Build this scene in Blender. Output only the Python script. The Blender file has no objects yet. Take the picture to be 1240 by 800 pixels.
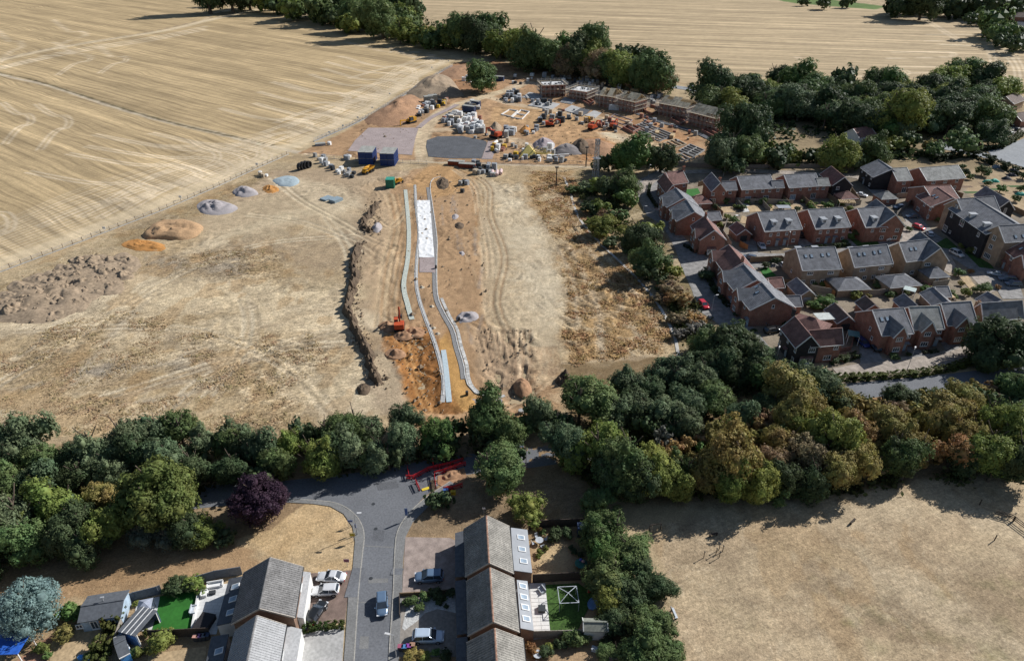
import bpy, bmesh, math, random
import numpy as np
from mathutils import Vector, Matrix, noise as mnoise
R = math.radians
SC = bpy.context.scene
# ---------------------------------------------------------------- camera, world, sun, exposure
CAM_H = 90.0; FPX = 827.0; PITCH = R(31.5)
cam_d = bpy.data.cameras.new('camera'); cam = bpy.data.objects.new('camera', cam_d); SC.collection.objects.link(cam)
cam.location = (0, 0, CAM_H); cam.rotation_euler = (R(90) - PITCH, 0, 0)
cam_d.sensor_width = 36; cam_d.lens = 36 * FPX / 1240; cam_d.clip_start = 1; cam_d.clip_end = 20000
SC.camera = cam
SUN_AZ = R(31); SUN_EL = R(34)                      # azimuth from +X towards +Y
W = bpy.data.worlds.new('World'); SC.world = W; W.use_nodes = True
nt = W.node_tree; bg = nt.nodes['Background']
sky = nt.nodes.new('ShaderNodeTexSky'); sky.sky_type = 'NISHITA'; sky.sun_disc = False
sky.sun_elevation = SUN_EL; sky.sun_rotation = R(90) - SUN_AZ; sky.altitude = 100; sky.air_density = 1.0; sky.dust_density = 0.6
nt.links.new(sky.outputs[0], bg.inputs[0]); bg.inputs[1].default_value = 0.062
sl = bpy.data.lights.new('sun', 'SUN'); sl.energy = 4.8; sl.angle = R(0.5); sl.color = (1.0, 0.975, 0.945)
so = bpy.data.objects.new('sun', sl); SC.collection.objects.link(so)
sdir = Vector((math.cos(SUN_EL)*math.cos(SUN_AZ), math.cos(SUN_EL)*math.sin(SUN_AZ), math.sin(SUN_EL)))
so.rotation_euler = sdir.to_track_quat('Z', 'Y').to_euler(); so.location = (100, 100, 200)
SC.view_settings.view_transform = 'Standard'; SC.view_settings.look = 'None'
SC.view_settings.exposure = 0.28; SC.view_settings.gamma = 1
SC.render.engine = 'CYCLES'
SC.cycles.max_bounces = 5; SC.cycles.transparent_max_bounces = 4
# ---------------------------------------------------------------- helpers
sp_, cp_ = math.sin(PITCH), math.cos(PITCH)
def P(x, y, z=0.0):
    """point of the place seen at photograph pixel (x, y) on the level z"""
    u = (x-620)/FPX; v = (y-400)/FPX
    t = (CAM_H - z)/(sp_ + v*cp_)
    return Vector((u*t, t*(cp_ - v*sp_), z))
def S(y): return (sp_ + (y-400)/FPX*cp_)*FPX/CAM_H   # pixels per metre on the ground at row y
def pix(p):
    d = Vector(p) - Vector((0,0,CAM_H)); f = d.y*cp_ - d.z*sp_; dn = -d.z*cp_ - d.y*sp_
    return 620 + FPX*d.x/f, 400 + FPX*dn/f
COL = SC.collection
def link(o, parent=None):
    COL.objects.link(o)
    if parent is not None: o.parent = parent
    return o
def tag(o, label=None, cat=None, group=None, kind=None):
    if label: o['label'] = label
    if cat: o['category'] = cat
    if group: o['group'] = group
    if kind: o['kind'] = kind
    return o
def empty(name, loc, rz=0, label=None, cat=None, group=None):
    o = bpy.data.objects.new(name, None); o.location = loc; o.rotation_euler = (0, 0, rz); o.empty_display_size = 0.5
    link(o); return tag(o, label, cat, group)
class MB:
    """collects boxes, prisms and tubes and links them as one mesh object"""
    def __init__(s): s.v = []; s.f = []; s.m = []; s.cm = 0
    def add(s, vs, fs, m=None):
        n = len(s.v); s.v += [tuple(v) for v in vs]; s.f += [tuple(i+n for i in f) for f in fs]
        s.m += [s.cm if m is None else m]*len(fs); return s
    def box(s, c, d, rz=0, tilt=None):
        x, y, z = d[0]/2, d[1]/2, d[2]/2; vs = [Vector((a*x, b*y, e*z)) for e in (-1,1) for a, b in ((-1,-1),(1,-1),(1,1),(-1,1))]
        if tilt: M = Matrix.Rotation(tilt[1], 3, tilt[0]); vs = [M@v for v in vs]
        if rz: M = Matrix.Rotation(rz, 3, 'Z'); vs = [M@v for v in vs]
        c = Vector(c)
        return s.add([v+c for v in vs], [(3,2,1,0),(4,5,6,7),(0,1,5,4),(1,2,6,5),(2,3,7,6),(3,0,4,7)])
    def bar(s, a, b, w, h=None, n=4):
        a = Vector(a); b = Vector(b); d = b-a
        if d.length < 1e-6: return s
        h = h or w; up = Vector((0,0,1)) if abs(d.normalized().z) < .95 else Vector((1,0,0))
        x = d.cross(up).normalized(); y = x.cross(d).normalized(); vs = []
        for p in (a, b):
            for i in range(n):
                t = 2*math.pi*(i+.5)/n; k = 1/math.cos(math.pi/n) if n == 4 else 1
                vs.append(p + x*math.cos(t)*w/2*k + y*math.sin(t)*h/2*k)
        return s.add(vs, [tuple(range(n))[::-1], tuple(range(n, 2*n))] + [(i, (i+1)%n, n+(i+1)%n, n+i) for i in range(n)])
    def prism(s, pts, z0, z1):
        n = len(pts); pts = ccw(pts)
        return s.add([(p[0],p[1],z0) for p in pts]+[(p[0],p[1],z1) for p in pts], [tuple(range(n))[::-1], tuple(range(n,2*n))]+[(i,(i+1)%n,n+(i+1)%n,n+i) for i in range(n)])
    def extr(s, prof, a0, a1, axis='y'):
        """profile of (p, z) pairs extruded along an axis"""
        n = len(prof)
        f = (lambda p, z, a: (p, a, z)) if axis == 'y' else (lambda p, z, a: (a, p, z))
        vs = [f(p, z, a0) for p, z in prof]+[f(p, z, a1) for p, z in prof]
        fs = [tuple(range(n)), tuple(range(n,2*n))[::-1]]+[(i, n+i, n+(i+1)%n, (i+1)%n) for i in range(n)]
        if axis == 'x': fs = [f_[::-1] for f_ in fs]
        ar = sum(prof[i][0]*prof[(i+1)%n][1]-prof[(i+1)%n][0]*prof[i][1] for i in range(n))
        if ar < 0: fs = [f_[::-1] for f_ in fs]
        return s.add(vs, fs)
    def lathe(s, prof, c, n=12):
        k = len(prof); vs = []
        for r, z in prof:
            for i in range(n): t = 2*math.pi*i/n; vs.append((c[0]+r*math.cos(t), c[1]+r*math.sin(t), c[2]+z))
        fs = [tuple(range(n))[::-1], tuple(range((k-1)*n, k*n))]
        for j in range(k-1):
            for i in range(n): fs.append((j*n+i, j*n+(i+1)%n, (j+1)*n+(i+1)%n, (j+1)*n+i))
        return s.add(vs, fs)
    def build(s, name, mat, parent=None, loc=None, rz=0, smooth=False):
        me = bpy.data.meshes.new(name); me.from_pydata(s.v, [], s.f)
        for m in (mat if isinstance(mat, (list, tuple)) else [mat]): me.materials.append(m)
        if any(s.m): me.polygons.foreach_set('material_index', s.m)
        if smooth: me.polygons.foreach_set('use_smooth', [True]*len(s.f))
        me.update()
        o = bpy.data.objects.new(name, me)
        if loc is not None: o.location = loc
        if rz: o.rotation_euler = (0, 0, rz)
        return link(o, parent)
def ccw(pts):
    a = sum(pts[i][0]*pts[(i+1)%len(pts)][1]-pts[(i+1)%len(pts)][0]*pts[i][1] for i in range(len(pts)))
    return list(pts) if a > 0 else list(pts)[::-1]
def copy_tree(o, parent=None):
    c = o.copy(); COL.objects.link(c); c.parent = parent
    for ch in list(o.children): copy_tree(ch, c)
    return c
ORD = ['first','second','third','fourth','fifth','sixth','seventh','eighth','ninth','tenth','eleventh','twelfth','thirteenth','fourteenth','fifteenth','sixteenth','seventeenth','eighteenth','nineteenth']
TENS = ['','','twenty','thirty','forty','fifty','sixty','seventy','eighty','ninety']; TENTH = ['','','twentieth','thirtieth','fortieth','fiftieth','sixtieth','seventieth','eightieth','ninetieth']
def ordn(i):
    i += 1
    if i < 20: return ORD[i-1]
    if i >= 100: return 'hundredth' if i == 100 else 'hundred and '+ordn(i-101)
    return TENTH[i//10] if i%10 == 0 else TENS[i//10]+'-'+ORD[i%10-1]
# ---------------------------------------------------------------- materials
def mat(name, col, rough=.8, var=.15, scale=2.0, bump=0.0, metal=0.0, col2=None, spec=.3, detail=6, coord='Object', bscale=None, coat=0, var2=0, scale2=.2):
    m = bpy.data.materials.new(name); m.use_nodes = True; t = m.node_tree; b = t.nodes['Principled BSDF']
    b.inputs['Roughness'].default_value = rough; b.inputs['Metallic'].default_value = metal; b.inputs['Specular IOR Level'].default_value = spec
    b.inputs['Coat Weight'].default_value = coat
    tc = t.nodes.new('ShaderNodeTexCoord'); n = t.nodes.new('ShaderNodeTexNoise'); n.inputs['Scale'].default_value = scale; n.inputs['Detail'].default_value = detail
    t.links.new(tc.outputs[coord], n.inputs['Vector'])
    r = t.nodes.new('ShaderNodeValToRGB'); c2 = col2 or tuple(max(0, c*(1-var*1.4)) for c in col); c1 = tuple(min(1, c*(1+var)) for c in col) if not col2 else col
    r.color_ramp.elements[0].position = .32; r.color_ramp.elements[1].position = .68
    r.color_ramp.elements[0].color = (*c2[:3], 1); r.color_ramp.elements[1].color = (*c1[:3], 1)
    t.links.new(n.outputs['Fac'], r.inputs[0]); out = r.outputs[0]
    if var2:
        n2 = t.nodes.new('ShaderNodeTexNoise'); n2.inputs['Scale'].default_value = scale2; n2.inputs['Detail'].default_value = 4
        t.links.new(tc.outputs[coord], n2.inputs['Vector'])
        mr = t.nodes.new('ShaderNodeMapRange'); mr.inputs[1].default_value = .3; mr.inputs[2].default_value = .7; mr.inputs[3].default_value = 1-var2; mr.inputs[4].default_value = 1+var2*.6
        t.links.new(n2.outputs['Fac'], mr.inputs[0])
        mx = t.nodes.new('ShaderNodeVectorMath'); mx.operation = 'SCALE'; t.links.new(out, mx.inputs[0]); t.links.new(mr.outputs[0], mx.inputs['Scale']); out = mx.outputs[0]
    t.links.new(out, b.inputs['Base Color'])
    if bump:
        bn = t.nodes.new('ShaderNodeBump'); bn.inputs['Strength'].default_value = bump; bn.inputs['Distance'].default_value = .05
        src = n
        if bscale:
            src = t.nodes.new('ShaderNodeTexNoise'); src.inputs['Scale'].default_value = bscale; src.inputs['Detail'].default_value = 5; t.links.new(tc.outputs[coord], src.inputs['Vector'])
        t.links.new(src.outputs['Fac'], bn.inputs['Height']); t.links.new(bn.outputs[0], b.inputs['Normal'])
    return m
def add_brick(m, w, h, mortar_col, c1, c2, mort=.012, axis='wall', bump=.4, off=.5, noise_amt=.25, msmooth=.1):
    """replace the base colour by courses; axis 'wall' takes (horizontal run, height), 'flat' takes (x, y), 'uv' takes UV"""
    t = m.node_tree; b = t.nodes['Principled BSDF']; tc = t.nodes.new('ShaderNodeTexCoord')
    br = t.nodes.new('ShaderNodeTexBrick'); br.inputs['Scale'].default_value = 1; br.inputs['Mortar Size'].default_value = mort
    br.inputs['Brick Width'].default_value = w; br.inputs['Row Height'].default_value = h; br.offset = off; br.inputs['Mortar Smooth'].default_value = msmooth
    br.inputs['Color1'].default_value = (*c1, 1); br.inputs['Color2'].default_value = (*c2, 1); br.inputs['Mortar'].default_value = (*mortar_col, 1)
    if axis == 'wall':
        sx = t.nodes.new('ShaderNodeSeparateXYZ'); t.links.new(tc.outputs['Object'], sx.inputs[0])
        ad = t.nodes.new('ShaderNodeMath'); ad.operation = 'ADD'; t.links.new(sx.outputs[0], ad.inputs[0]); t.links.new(sx.outputs[1], ad.inputs[1])
        cx = t.nodes.new('ShaderNodeCombineXYZ'); t.links.new(ad.outputs[0], cx.inputs[0]); t.links.new(sx.outputs[2], cx.inputs[1]); t.links.new(cx.outputs[0], br.inputs['Vector'])
    elif axis == 'uv': t.links.new(tc.outputs['UV'], br.inputs['Vector'])
    else: t.links.new(tc.outputs['Object'], br.inputs['Vector'])
    n = t.nodes.new('ShaderNodeTexNoise'); n.inputs['Scale'].default_value = .7; n.inputs['Detail'].default_value = 8; t.links.new(tc.outputs['Object'], n.inputs['Vector'])
    mr = t.nodes.new('ShaderNodeMapRange'); mr.inputs[1].default_value = .3; mr.inputs[2].default_value = .7; mr.inputs[3].default_value = 1-noise_amt; mr.inputs[4].default_value = 1+noise_amt
    t.links.new(n.outputs['Fac'], mr.inputs[0])
    vm = t.nodes.new('ShaderNodeVectorMath'); vm.operation = 'SCALE'; t.links.new(br.outputs['Color'], vm.inputs[0]); t.links.new(mr.outputs[0], vm.inputs['Scale'])
    t.links.new(vm.outputs[0], b.inputs['Base Color'])
    if bump:
        bn = t.nodes.new('ShaderNodeBump'); bn.inputs['Strength'].default_value = bump; bn.inputs['Distance'].default_value = .02; bn.invert = True
        t.links.new(br.outputs['Fac'], bn.inputs['Height']); t.links.new(bn.outputs[0], b.inputs['Normal'])
    return m
# ================================================================ GROUND
def vnoise(x, y, seed=0):
    xi = np.floor(x).astype(np.int64); yi = np.floor(y).astype(np.int64); fx = x-xi; fy = y-yi
    fx = fx*fx*(3-2*fx); fy = fy*fy*(3-2*fy)
    def h(a, b):
        n = (a*374761393 + b*668265263 + seed*974711) & 0x7fffffff
        n = ((n ^ (n >> 13))*1274126177) & 0x7fffffff
        return ((n ^ (n >> 16)) & 0xffff)/65535.0
    return (h(xi,yi)*(1-fx)+h(xi+1,yi)*fx)*(1-fy)+(h(xi,yi+1)*(1-fx)+h(xi+1,yi+1)*fx)*fy
def fbm(x, y, oct=4, seed=0):
    r = 0; a = .5; t = 0
    for i in range(oct): r = r + a*vnoise(x, y, seed+i*7); t += a; a *= .5; x = x*2.03+3.1; y = y*2.03+1.7
    return r/t
def wpts(pp, z=0): return [(lambda p: (p.x, p.y))(P(x, y, z)) for x, y in pp]
def poly_sdf(X, Y, pts):
    d = np.full(X.shape, 1e18); s = np.ones(X.shape); n = len(pts)
    for i in range(n):
        ax, ay = pts[i]; bx, by = pts[i-1]; ex, ey = bx-ax, by-ay; wx, wy = X-ax, Y-ay
        t = np.clip((wx*ex+wy*ey)/(ex*ex+ey*ey+1e-12), 0, 1); dx = wx-ex*t; dy = wy-ey*t
        d = np.minimum(d, dx*dx+dy*dy)
        c1 = Y >= ay; c2 = Y < by; c3 = ex*wy > ey*wx
        s = np.where((c1 & c2 & c3) | (~c1 & ~c2 & ~c3), -s, s)
    return s*np.sqrt(d)
def line_d(X, Y, pts):
    d = np.full(X.shape, 1e18)
    for i in range(len(pts)-1):
        ax, ay = pts[i]; bx, by = pts[i+1]; ex, ey = bx-ax, by-ay; wx, wy = X-ax, Y-ay
        t = np.clip((wx*ex+wy*ey)/(ex*ex+ey*ey+1e-12), 0, 1); dx = wx-ex*t; dy = wy-ey*t
        d = np.minimum(d, dx*dx+dy*dy)
    return np.sqrt(d)
def smooth_path(pts, n=6):
    out = []; m = len(pts)
    for i in range(m-1):
        p0 = pts[max(i-1,0)]; p1 = pts[i]; p2 = pts[i+1]; p3 = pts[min(i+2,m-1)]
        for k in range(n):
            t = k/n
            out.append(tuple(.5*((2*p1[j])+(-p0[j]+p2[j])*t+(2*p0[j]-5*p1[j]+4*p2[j]-p3[j])*t*t+(-p0[j]+3*p1[j]-3*p2[j]+p3[j])*t**3) for j in (0,1)))
    out.append(pts[-1]); return out
# colours of dry ground (linear, surface colours)
STRAW = (.46,.345,.195); PALE = (.57,.47,.32); TAN = (.40,.30,.185); BRN = (.27,.185,.10); SOIL = (.355,.225,.125); RED = (.38,.165,.055); ORG = (.46,.20,.05)
GREYSOIL = (.27,.215,.165); DRYG = (.40,.30,.178); WEED = (.30,.20,.09); GREYGR = (.30,.27,.22); GREEN = (.07,.13,.03); SHADEG = (.25,.18,.10); GRAVEL = (.38,.36,.33); TRACK = (.50,.39,.25)
LAY = []   # layers: (kind, pts, colour, alpha, soft, noise_amp, noise_scale, dz, mask tuple, width)
def lp(pp, col, a=1, soft=1.0, na=1.5, ns=6., dz=0, msk=None): LAY.append(('p', wpts(pp), col, a, soft, na, ns, dz, msk, 0))
def ls(pp, w, col, a=1, soft=.4, na=.3, ns=3., dz=0, msk=None, sm=True):
    q = wpts(pp); LAY.append(('s', smooth_path(q) if sm else q, col, a, soft, na, ns, dz, msk, w))
def rut(pp, col=TRACK, a=.6, gauge=1.9, w=.55, dz=-.05, n=1, gap=3.0):
    w *= 1.5; a = min(1, a*1.45); dz *= 2.2
    q = smooth_path(wpts(pp), 5)
    for k in range(n):
        for s_ in (-1, 1):
            off = s_*gauge/2 + (k-(n-1)/2)*gap; o = []
            for i, p in enumerate(q):
                a0 = q[max(i-1,0)]; b0 = q[min(i+1,len(q)-1)]; dx, dy = b0[0]-a0[0], b0[1]-a0[1]; L = math.hypot(dx,dy) or 1
                o.append((p[0]-dy/L*off, p[1]+dx/L*off))
            LAY.append(('s', o, col, a, .35, .12, 2., dz, None, w))
# zones -----------------------------------------------------------
FENCE_W = [(-60,352),(0,330),(70,304),(140,277),(200,254),(260,228),(310,205),(350,187),(380,172),(420,155),(450,140),(480,121),(510,104),(530,90),(548,80)]
# west stubble field
lp([(-400,520),(-60,352),(0,330),(70,304),(140,277),(200,254),(260,228),(310,205),(350,187),(380,172),(420,155),(450,140),(480,121),(510,104),(530,90),(552,76),(540,66),(505,52),(430,36),(340,14),(260,-6),(100,-60),(-900,-60),(-900,520)], STRAW, 1, .5, .5, 8, 0, (1,0,0))
# north stubble field
lp([(505,-30),(503,12),(560,30),(660,52),(760,74),(815,100),(850,110),(900,98),(1000,98),(1180,100),(1226,138),(1260,138),(1420,90),(1300,60),(1228,57),(1195,38),(1160,22),(1110,15),(1030,9),(985,4),(900,-2),(700,-30)], (.455,.35,.215), 1, .8, .6, 8, 0, (0,1,0))
# field lane and its weeds (west)
ls([(-120,55),(0,90),(60,104),(130,127),(200,147),(270,163),(340,180),(372,186),(440,192),(520,195)], 3.6, (.50,.42,.31), .9, .7, .5, msk=(0,0,0))
ls([(-20,84),(40,97),(110,119),(170,138),(230,154),(290,167),(330,176)], 1.8, (.12,.10,.055), .95, .6, .8, 5)
# cross track (two field lanes)
ls([(-60,88),(0,73),(60,60),(130,48),(200,37),(255,24),(320,10)], 9., (.60,.49,.33), .85, 3, 1.0, msk=(.3,0,0))
ls([(-60,86),(0,72),(60,59),(130,48),(200,35),(255,22),(320,8)], 1.8, (.26,.20,.14), .9, .5, .3)
# headland strip beside the fence
ls([(-60,340),(0,318),(70,293),(140,266),(200,243),(260,218),(310,195),(345,178)], 9, (.60,.49,.33), .75, 3, 1.0, msk=(.45,0,0))
ls([(360,176),(420,145),(455,126),(490,100),(520,84),(540,74)], 8, (.60,.49,.33), .75, 3, 1.0, msk=(.45,0,0))
random.seed(5)
# looping tyre marks at the field headlands
def loop(cx, cy, rx, ry, a0, a1, n=10): return [(cx+rx*math.cos(R(a0+(a1-a0)*i/n)), cy+ry*math.sin(R(a0+(a1-a0)*i/n))) for i in range(n+1)]
TL = (.62,.50,.34)
for cx, cy, rx, ry in ((462,105,22,9),(478,98,26,10),(440,112,20,9),(418,122,24,9),(390,132,24,8),(385,147,24,9),(350,152,26,8),(480,88,22,8),(500,70,26,7),(400,120,22,8),(520,74,16,5)):
    rut([(cx-rx*3.2, cy-ry*1.1-12),(cx-rx*1.2, cy-ry*1.05)]+loop(cx,cy,rx,ry,-80,95,8)+[(cx-rx*1.4, cy+ry*1.9),(cx-rx*3, cy+ry*3.6)], TL, .85, 2.2, .9, 0)
for cx, cy, rx, ry in ((230,190,34,13),(262,196,36,14),(285,186,30,11),(240,205,40,14),(300,190,26,9),(205,212,36,12),(150,232,34,10),(2,270,12,12),(30,145,8,7),(75,148,9,8),(100,70,10,5),(145,72,8,4),(20,55,7,5),(95,42,9,4),(270,10,9,4)):
    rut([(cx-rx*3.4, cy-ry*1.0-14),(cx-rx*1.3, cy-ry*1.1)]+loop(cx,cy,rx,ry,-80,100,8)+[(cx-rx*1.3, cy+ry*1.8),(cx-rx*3, cy+ry*4.2)], TL, .68, 2.4, .8, 0)
for k in range(7): rut([(-40,322-k*7+k*k*.3),(80,278-k*7),(180,238-k*6),(260,206-k*5),(330,176-k*3)], TL, .30+.25*random.random(), 2.2, .7, 0)
for k in range(5): rut([(350,172-k*5),(410,148-k*6),(450,128-k*6),(490,102-k*6),(525,82-k*4)], TL, .55, 2.2, .8, 0)
for k in range(3): rut([(0,76-k*1.5+8),(90,58+6-k*2),(180,45+5-k*2),(250,30+6-k*2)], TL, .7, 2.4, 1.0, 0)
# north field marks
rut([(1195,50),(1200,62),(1205,80),(1218,95)], TL, .7, 3.5, 1.0, 0); rut([(1195,52),(1210,56),(1226,66),(1236,82),(1240,100)], TL, .6, 3, 1.0, 0)
rut([(1212,60),(1228,78),(1232,95),(1222,110)], TL, .6, 3, 1.0, 0)
rut([(1113,20),(1135,33),(1155,45),(1170,52)], TL, .6, 4, 1.4, 0); rut([(1150,20),(1180,32),(1205,45),(1225,55)], TL, .6, 4, 1.4, 0)
rut([(965,69),(975,80),(982,88)], TL, .5, 2.6, .8, 0)
for cx, cy in ((1148,66),(1092,88),(1150,84),(1148,22),(1190,45)): rut([(cx-70,cy-3),(cx-20,cy-3)]+loop(cx,cy,7,3,-80,90,6)+[(cx-25,cy+4),(cx-75,cy+5)], TL, .6, 2.6, 1.0, 0)
ls([(505,20),(560,30),(700,34),(850,40),(1000,46),(1100,51),(1150,53)], 2.5, (.30,.22,.13), .5, 1.5, 1.5, 8)
ls([(1140,54),(1180,56),(1260,60)], 5, (.60,.50,.34), .8, 1.5, .5)
ls([(630,50),(700,66),(760,78),(815,98),(850,107)], 3, (.36,.25,.15), .6, 1.5, 1)
# the building site ------------------------------------------------
SITE = [(552,76),(600,74),(640,80),(700,95),(770,112),(850,125),(900,140),(930,160),(900,190),(850,205),(800,205),(690,200),(640,200),(520,196),(372,188),(360,186),(420,158),(480,124),(520,98)]
lp(SITE, SOIL, 1, .8, .8, 6, 0, (0,0,0))
lp([(552,76),(600,74),(650,84),(648,105),(600,112),(560,108),(520,112),(510,104)], (.34,.19,.10), 1, 1.5, 1.5, 6)
lp([(590,90),(640,84),(660,100),(620,112),(600,106)], (.40,.25,.14), .8, 2, 2, 8)
lp([(640,150),(700,150),(760,165),(810,185),(780,200),(640,198)], (.40,.25,.13), .8, 2, 2, 8)
lp([(700,168),(760,166),(800,182),(775,198),(705,194)], (.37,.19,.085), .85, 2, 2.5, 5)
lp([(740,140),(800,150),(850,170),(830,180),(760,160)], (.36,.20,.10), .8, 1.5, 2, 4)
lp([(595,130),(640,128),(650,140),(600,142)], (.44,.27,.13), .6, 1.5, 2, 4)
lp([(650,95),(720,100),(800,118),(900,140),(905,150),(800,130),(700,112)], (.25,.21,.17), .7, 1, 1, 3)
lp([(720,160),(770,163),(810,180),(790,187),(740,172)], (.50,.38,.24), .8, 1.5, 1.5, 5)
lp([(600,130),(640,126),(690,140),(740,142),(760,150),(700,152),(640,150),(590,150)], (.42,.27,.14), .9, 2, 2, 8)
# haul road loops (pale compacted)
HR = (.52,.41,.27)
ls([(517,206),(514,190),(511,170),(518,150),(535,136),(555,127),(580,119),(600,113),(618,108),(634,101)], 7.5, HR, .95, .8, .6)
ls([(590,117),(620,126),(660,132),(700,138),(740,146)], 6, (.50,.38,.25), .9, .8, .6)
ls([(516,158),(545,157),(580,158),(610,166),(640,176),(660,188)], 6.5, (.50,.38,.25), .85, 1, .8)
ls([(618,106),(640,100),(655,104)], 6, (.50,.38,.26), .8, 1, .8)
ls([(735,162),(765,172),(790,183)], 6, (.52,.42,.29), .9, .8, .5)
for k in range(4): rut([(518+k,208),(514+k,186),(512+k*2,168),(520+k*2,150),(537+k,136),(560,126)], (.44,.34,.22), .4, 2.0, .5, 0)
# red gravel pad, dark pad (painted thin sheets are built separately)
# long cross lane above the big dry plot
ls([(372,187),(430,193),(520,197),(580,199),(640,201),(700,203),(740,204)], 3.4, (.52,.43,.31), .9, .7, .4)
# big dry plot west of the new road --------------------------------
PLOT = [(-400,520),(-60,352),(0,330),(70,304),(140,277),(200,254),(260,228),(310,205),(350,187),(372,187),(520,197),(640,201),(740,204),(700,230),(760,300),(820,380),(830,420),(760,450),(650,510),(500,530),(380,540),(250,560),(-300,640)]
lp(PLOT, DRYG, 1, .8, .8, 6, 0, (0,0,.8))
lp([(-60,360),(0,336),(140,283),(260,234),(340,196),(350,205),(280,240),(150,300),(40,345),(-60,380)], (.29,.215,.12), .85, 1.2, 1.5, 3, 0, (0,0,1))
# compacted brown-grey ground between the spoil heaps and the road
lp([(330,205),(500,205),(520,240),(500,330),(490,400),(440,400),(430,300),(380,270),(260,290),(240,270),(290,235)], (.37,.28,.185), .9, 3, 3, 12, 0, (0,0,.2))
lp([(240,290),(430,270),(430,330),(340,345),(240,330)], (.33,.25,.165), .6, 4, 4, 10)
lp([(0,385),(120,350),(250,330),(420,330),(440,470),(300,520),(0,540)], (.44,.34,.205), .6, 4, 4, 14, 0, (0,0,1))
# pale cut straw bands
ls([(-20,400),(80,385),(140,355),(210,320),(280,285),(350,262),(420,250)], 8, PALE, .75, 3, 2.5, 8)
ls([(170,400),(260,395),(350,385),(430,390),(470,440)], 12, PALE, .65, 4, 3, 8)
ls([(380,400),(420,430),(440,470),(420,500)], 9, PALE, .7, 3, 2, 6)
ls([(200,370),(300,352),(400,350),(450,352)], 9, (.56,.45,.28), .6, 3, 2, 8)
lp([(350,215),(420,225),(440,250),(400,262),(360,240),(340,225)], PALE, .6, 3, 3, 8)
# tufty darker weedy patches
for pp, a in (([(170,318),(250,305),(330,300),(350,320),(340,342),(260,340),(190,335)], .8), ([(110,375),(180,370),(250,378),(240,400),(150,398)], .7), ([(210,400),(300,405),(380,405),(400,440),(330,480),(240,470),(200,440)], .7),
              ([(0,430),(100,420),(200,440),(180,470),(60,480),(0,470)], .6), ([(380,420),(410,410),(420,440),(390,460)], .5), ([(280,470),(380,480),(360,520),(280,530)], .5), ([(60,400),(150,405),(140,430),(50,425)], .5)):
    lp(pp, (.29,.225,.145), a, 3, 4, 6, 0, (0,0,1.6))
    lp([(x+6, y+3) for x, y in pp], (.34,.23,.11), a*.6, 3, 6, 5)
for pp in ([(235,325),(290,310),(300,330),(250,335)], [(220,420),(260,415),(270,440),(225,445)], [(100,440),(150,430),(140,455),(90,460)], [(175,310),(230,315),(200,330)]): lp(pp, (.24,.215,.18), .6, 3, 4, 4)
for pp in ([(10,440),(60,400),(100,330)], [(0,475),(100,455),(200,440),(320,435)], [(120,500),(180,470),(250,460),(330,455),(400,460)], [(60,480),(100,450),(140,400),(180,360)], [(0,500),(120,495),(260,470)], [(330,420),(370,440),(400,460)]):
    ls(pp, 1.6, (.33,.29,.23), .55, 1.2, 1.0, 4)
for k in range(16):
    x0 = -20+k*26; y0 = 520-k*9+random.uniform(-18,18); ls([(x0,y0),(x0+50,y0-14),(x0+110,y0-24),(x0+170,y0-22)], random.uniform(.5,1.5), random.choice([PALE,TAN,BRN]), random.uniform(.3,.6), 1, 1.2, 5)
for k in range(24):
    x0 = random.uniform(300,430); y0 = random.uniform(215,300); ls([(x0,y0),(x0+30,y0+8+k%5),(x0+62,y0+22)], .5, random.choice([(.28,.20,.13),(.45,.36,.24)]), .5, .5, .5, 4)
for pp in ([(-20,475),(80,415),(150,370),(230,325),(320,295),(430,285)], [(0,520),(130,480),(260,440),(350,420),(430,415)], [(180,520),(230,470),(300,430),(400,400)], [(330,215),(360,240),(400,262),(450,290),(480,300)], [(300,260),(370,270),(440,300),(475,340)], [(20,400),(120,395),(240,400),(340,440),(400,500)], [(280,340),(300,380),(290,430),(250,480)], [(395,262),(420,300),(425,340)]):
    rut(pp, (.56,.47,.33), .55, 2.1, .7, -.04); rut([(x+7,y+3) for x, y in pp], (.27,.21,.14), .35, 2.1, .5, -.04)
lp([(60,345),(200,330),(330,345),(420,350),(425,385),(300,375),(150,385),(40,400)], PALE, .5, 3, 5, 7); lp([(250,250),(340,235),(430,260),(430,280),(330,290),(240,290)], (.46,.37,.24), .5, 3, 4, 7); lp([(340,430),(430,440),(470,470),(440,505),(360,500)], PALE, .45, 3, 5, 6)
# new road corridor ------------------------------------------------
lp([(500,205),(540,200),(575,215),(585,260),(590,330),(600,400),(640,430),(650,500),(600,530),(500,520),(480,470),(470,420),(478,360),(478,300),(465,240)], SOIL, .9, 1.2, 1.5, 8, 0, (0,0,.1))
lp([(520,198),(560,200),(580,215),(560,232),(520,240),(490,225)], (.43,.26,.12), .8, 1.5, 1.5, 5)
lp([(440,225),(470,215),(482,300),(480,380),(450,380),(440,330),(447,270)], (.40,.29,.18), .85, 2, 1.5, 6)
lp([(437,400),(480,395),(500,440),(510,500),(460,500),(440,470),(445,440)], (.36,.28,.19), .9, 1.5, 1.5, 6)
lp([(585,215),(620,230),(660,300),(680,360),(670,420),(640,440),(590,380),(580,300)], (.42,.33,.215), .9, 2, 3, 8, 0, (0,0,.5))
lp([(570,395),(620,395),(650,430),(655,480),(600,485),(580,440)], (.42,.30,.19), .85, 1.5, 1.5, 5)
lp([(470,400),(520,395),(534,440),(540,495),(500,500),(480,450),(462,415)], (.34,.155,.05), .95, .8, 1.0, 4, 0)
lp([(500,495),(600,490),(610,520),(560,530),(500,525)], (.38,.23,.12), .8, 1.5, 1.5, 4)
lp([(525,420),(545,400),(572,470),(590,485),(560,500),(545,495),(540,450)], (.44,.25,.085), .9, .8, .8, 3)
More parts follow.
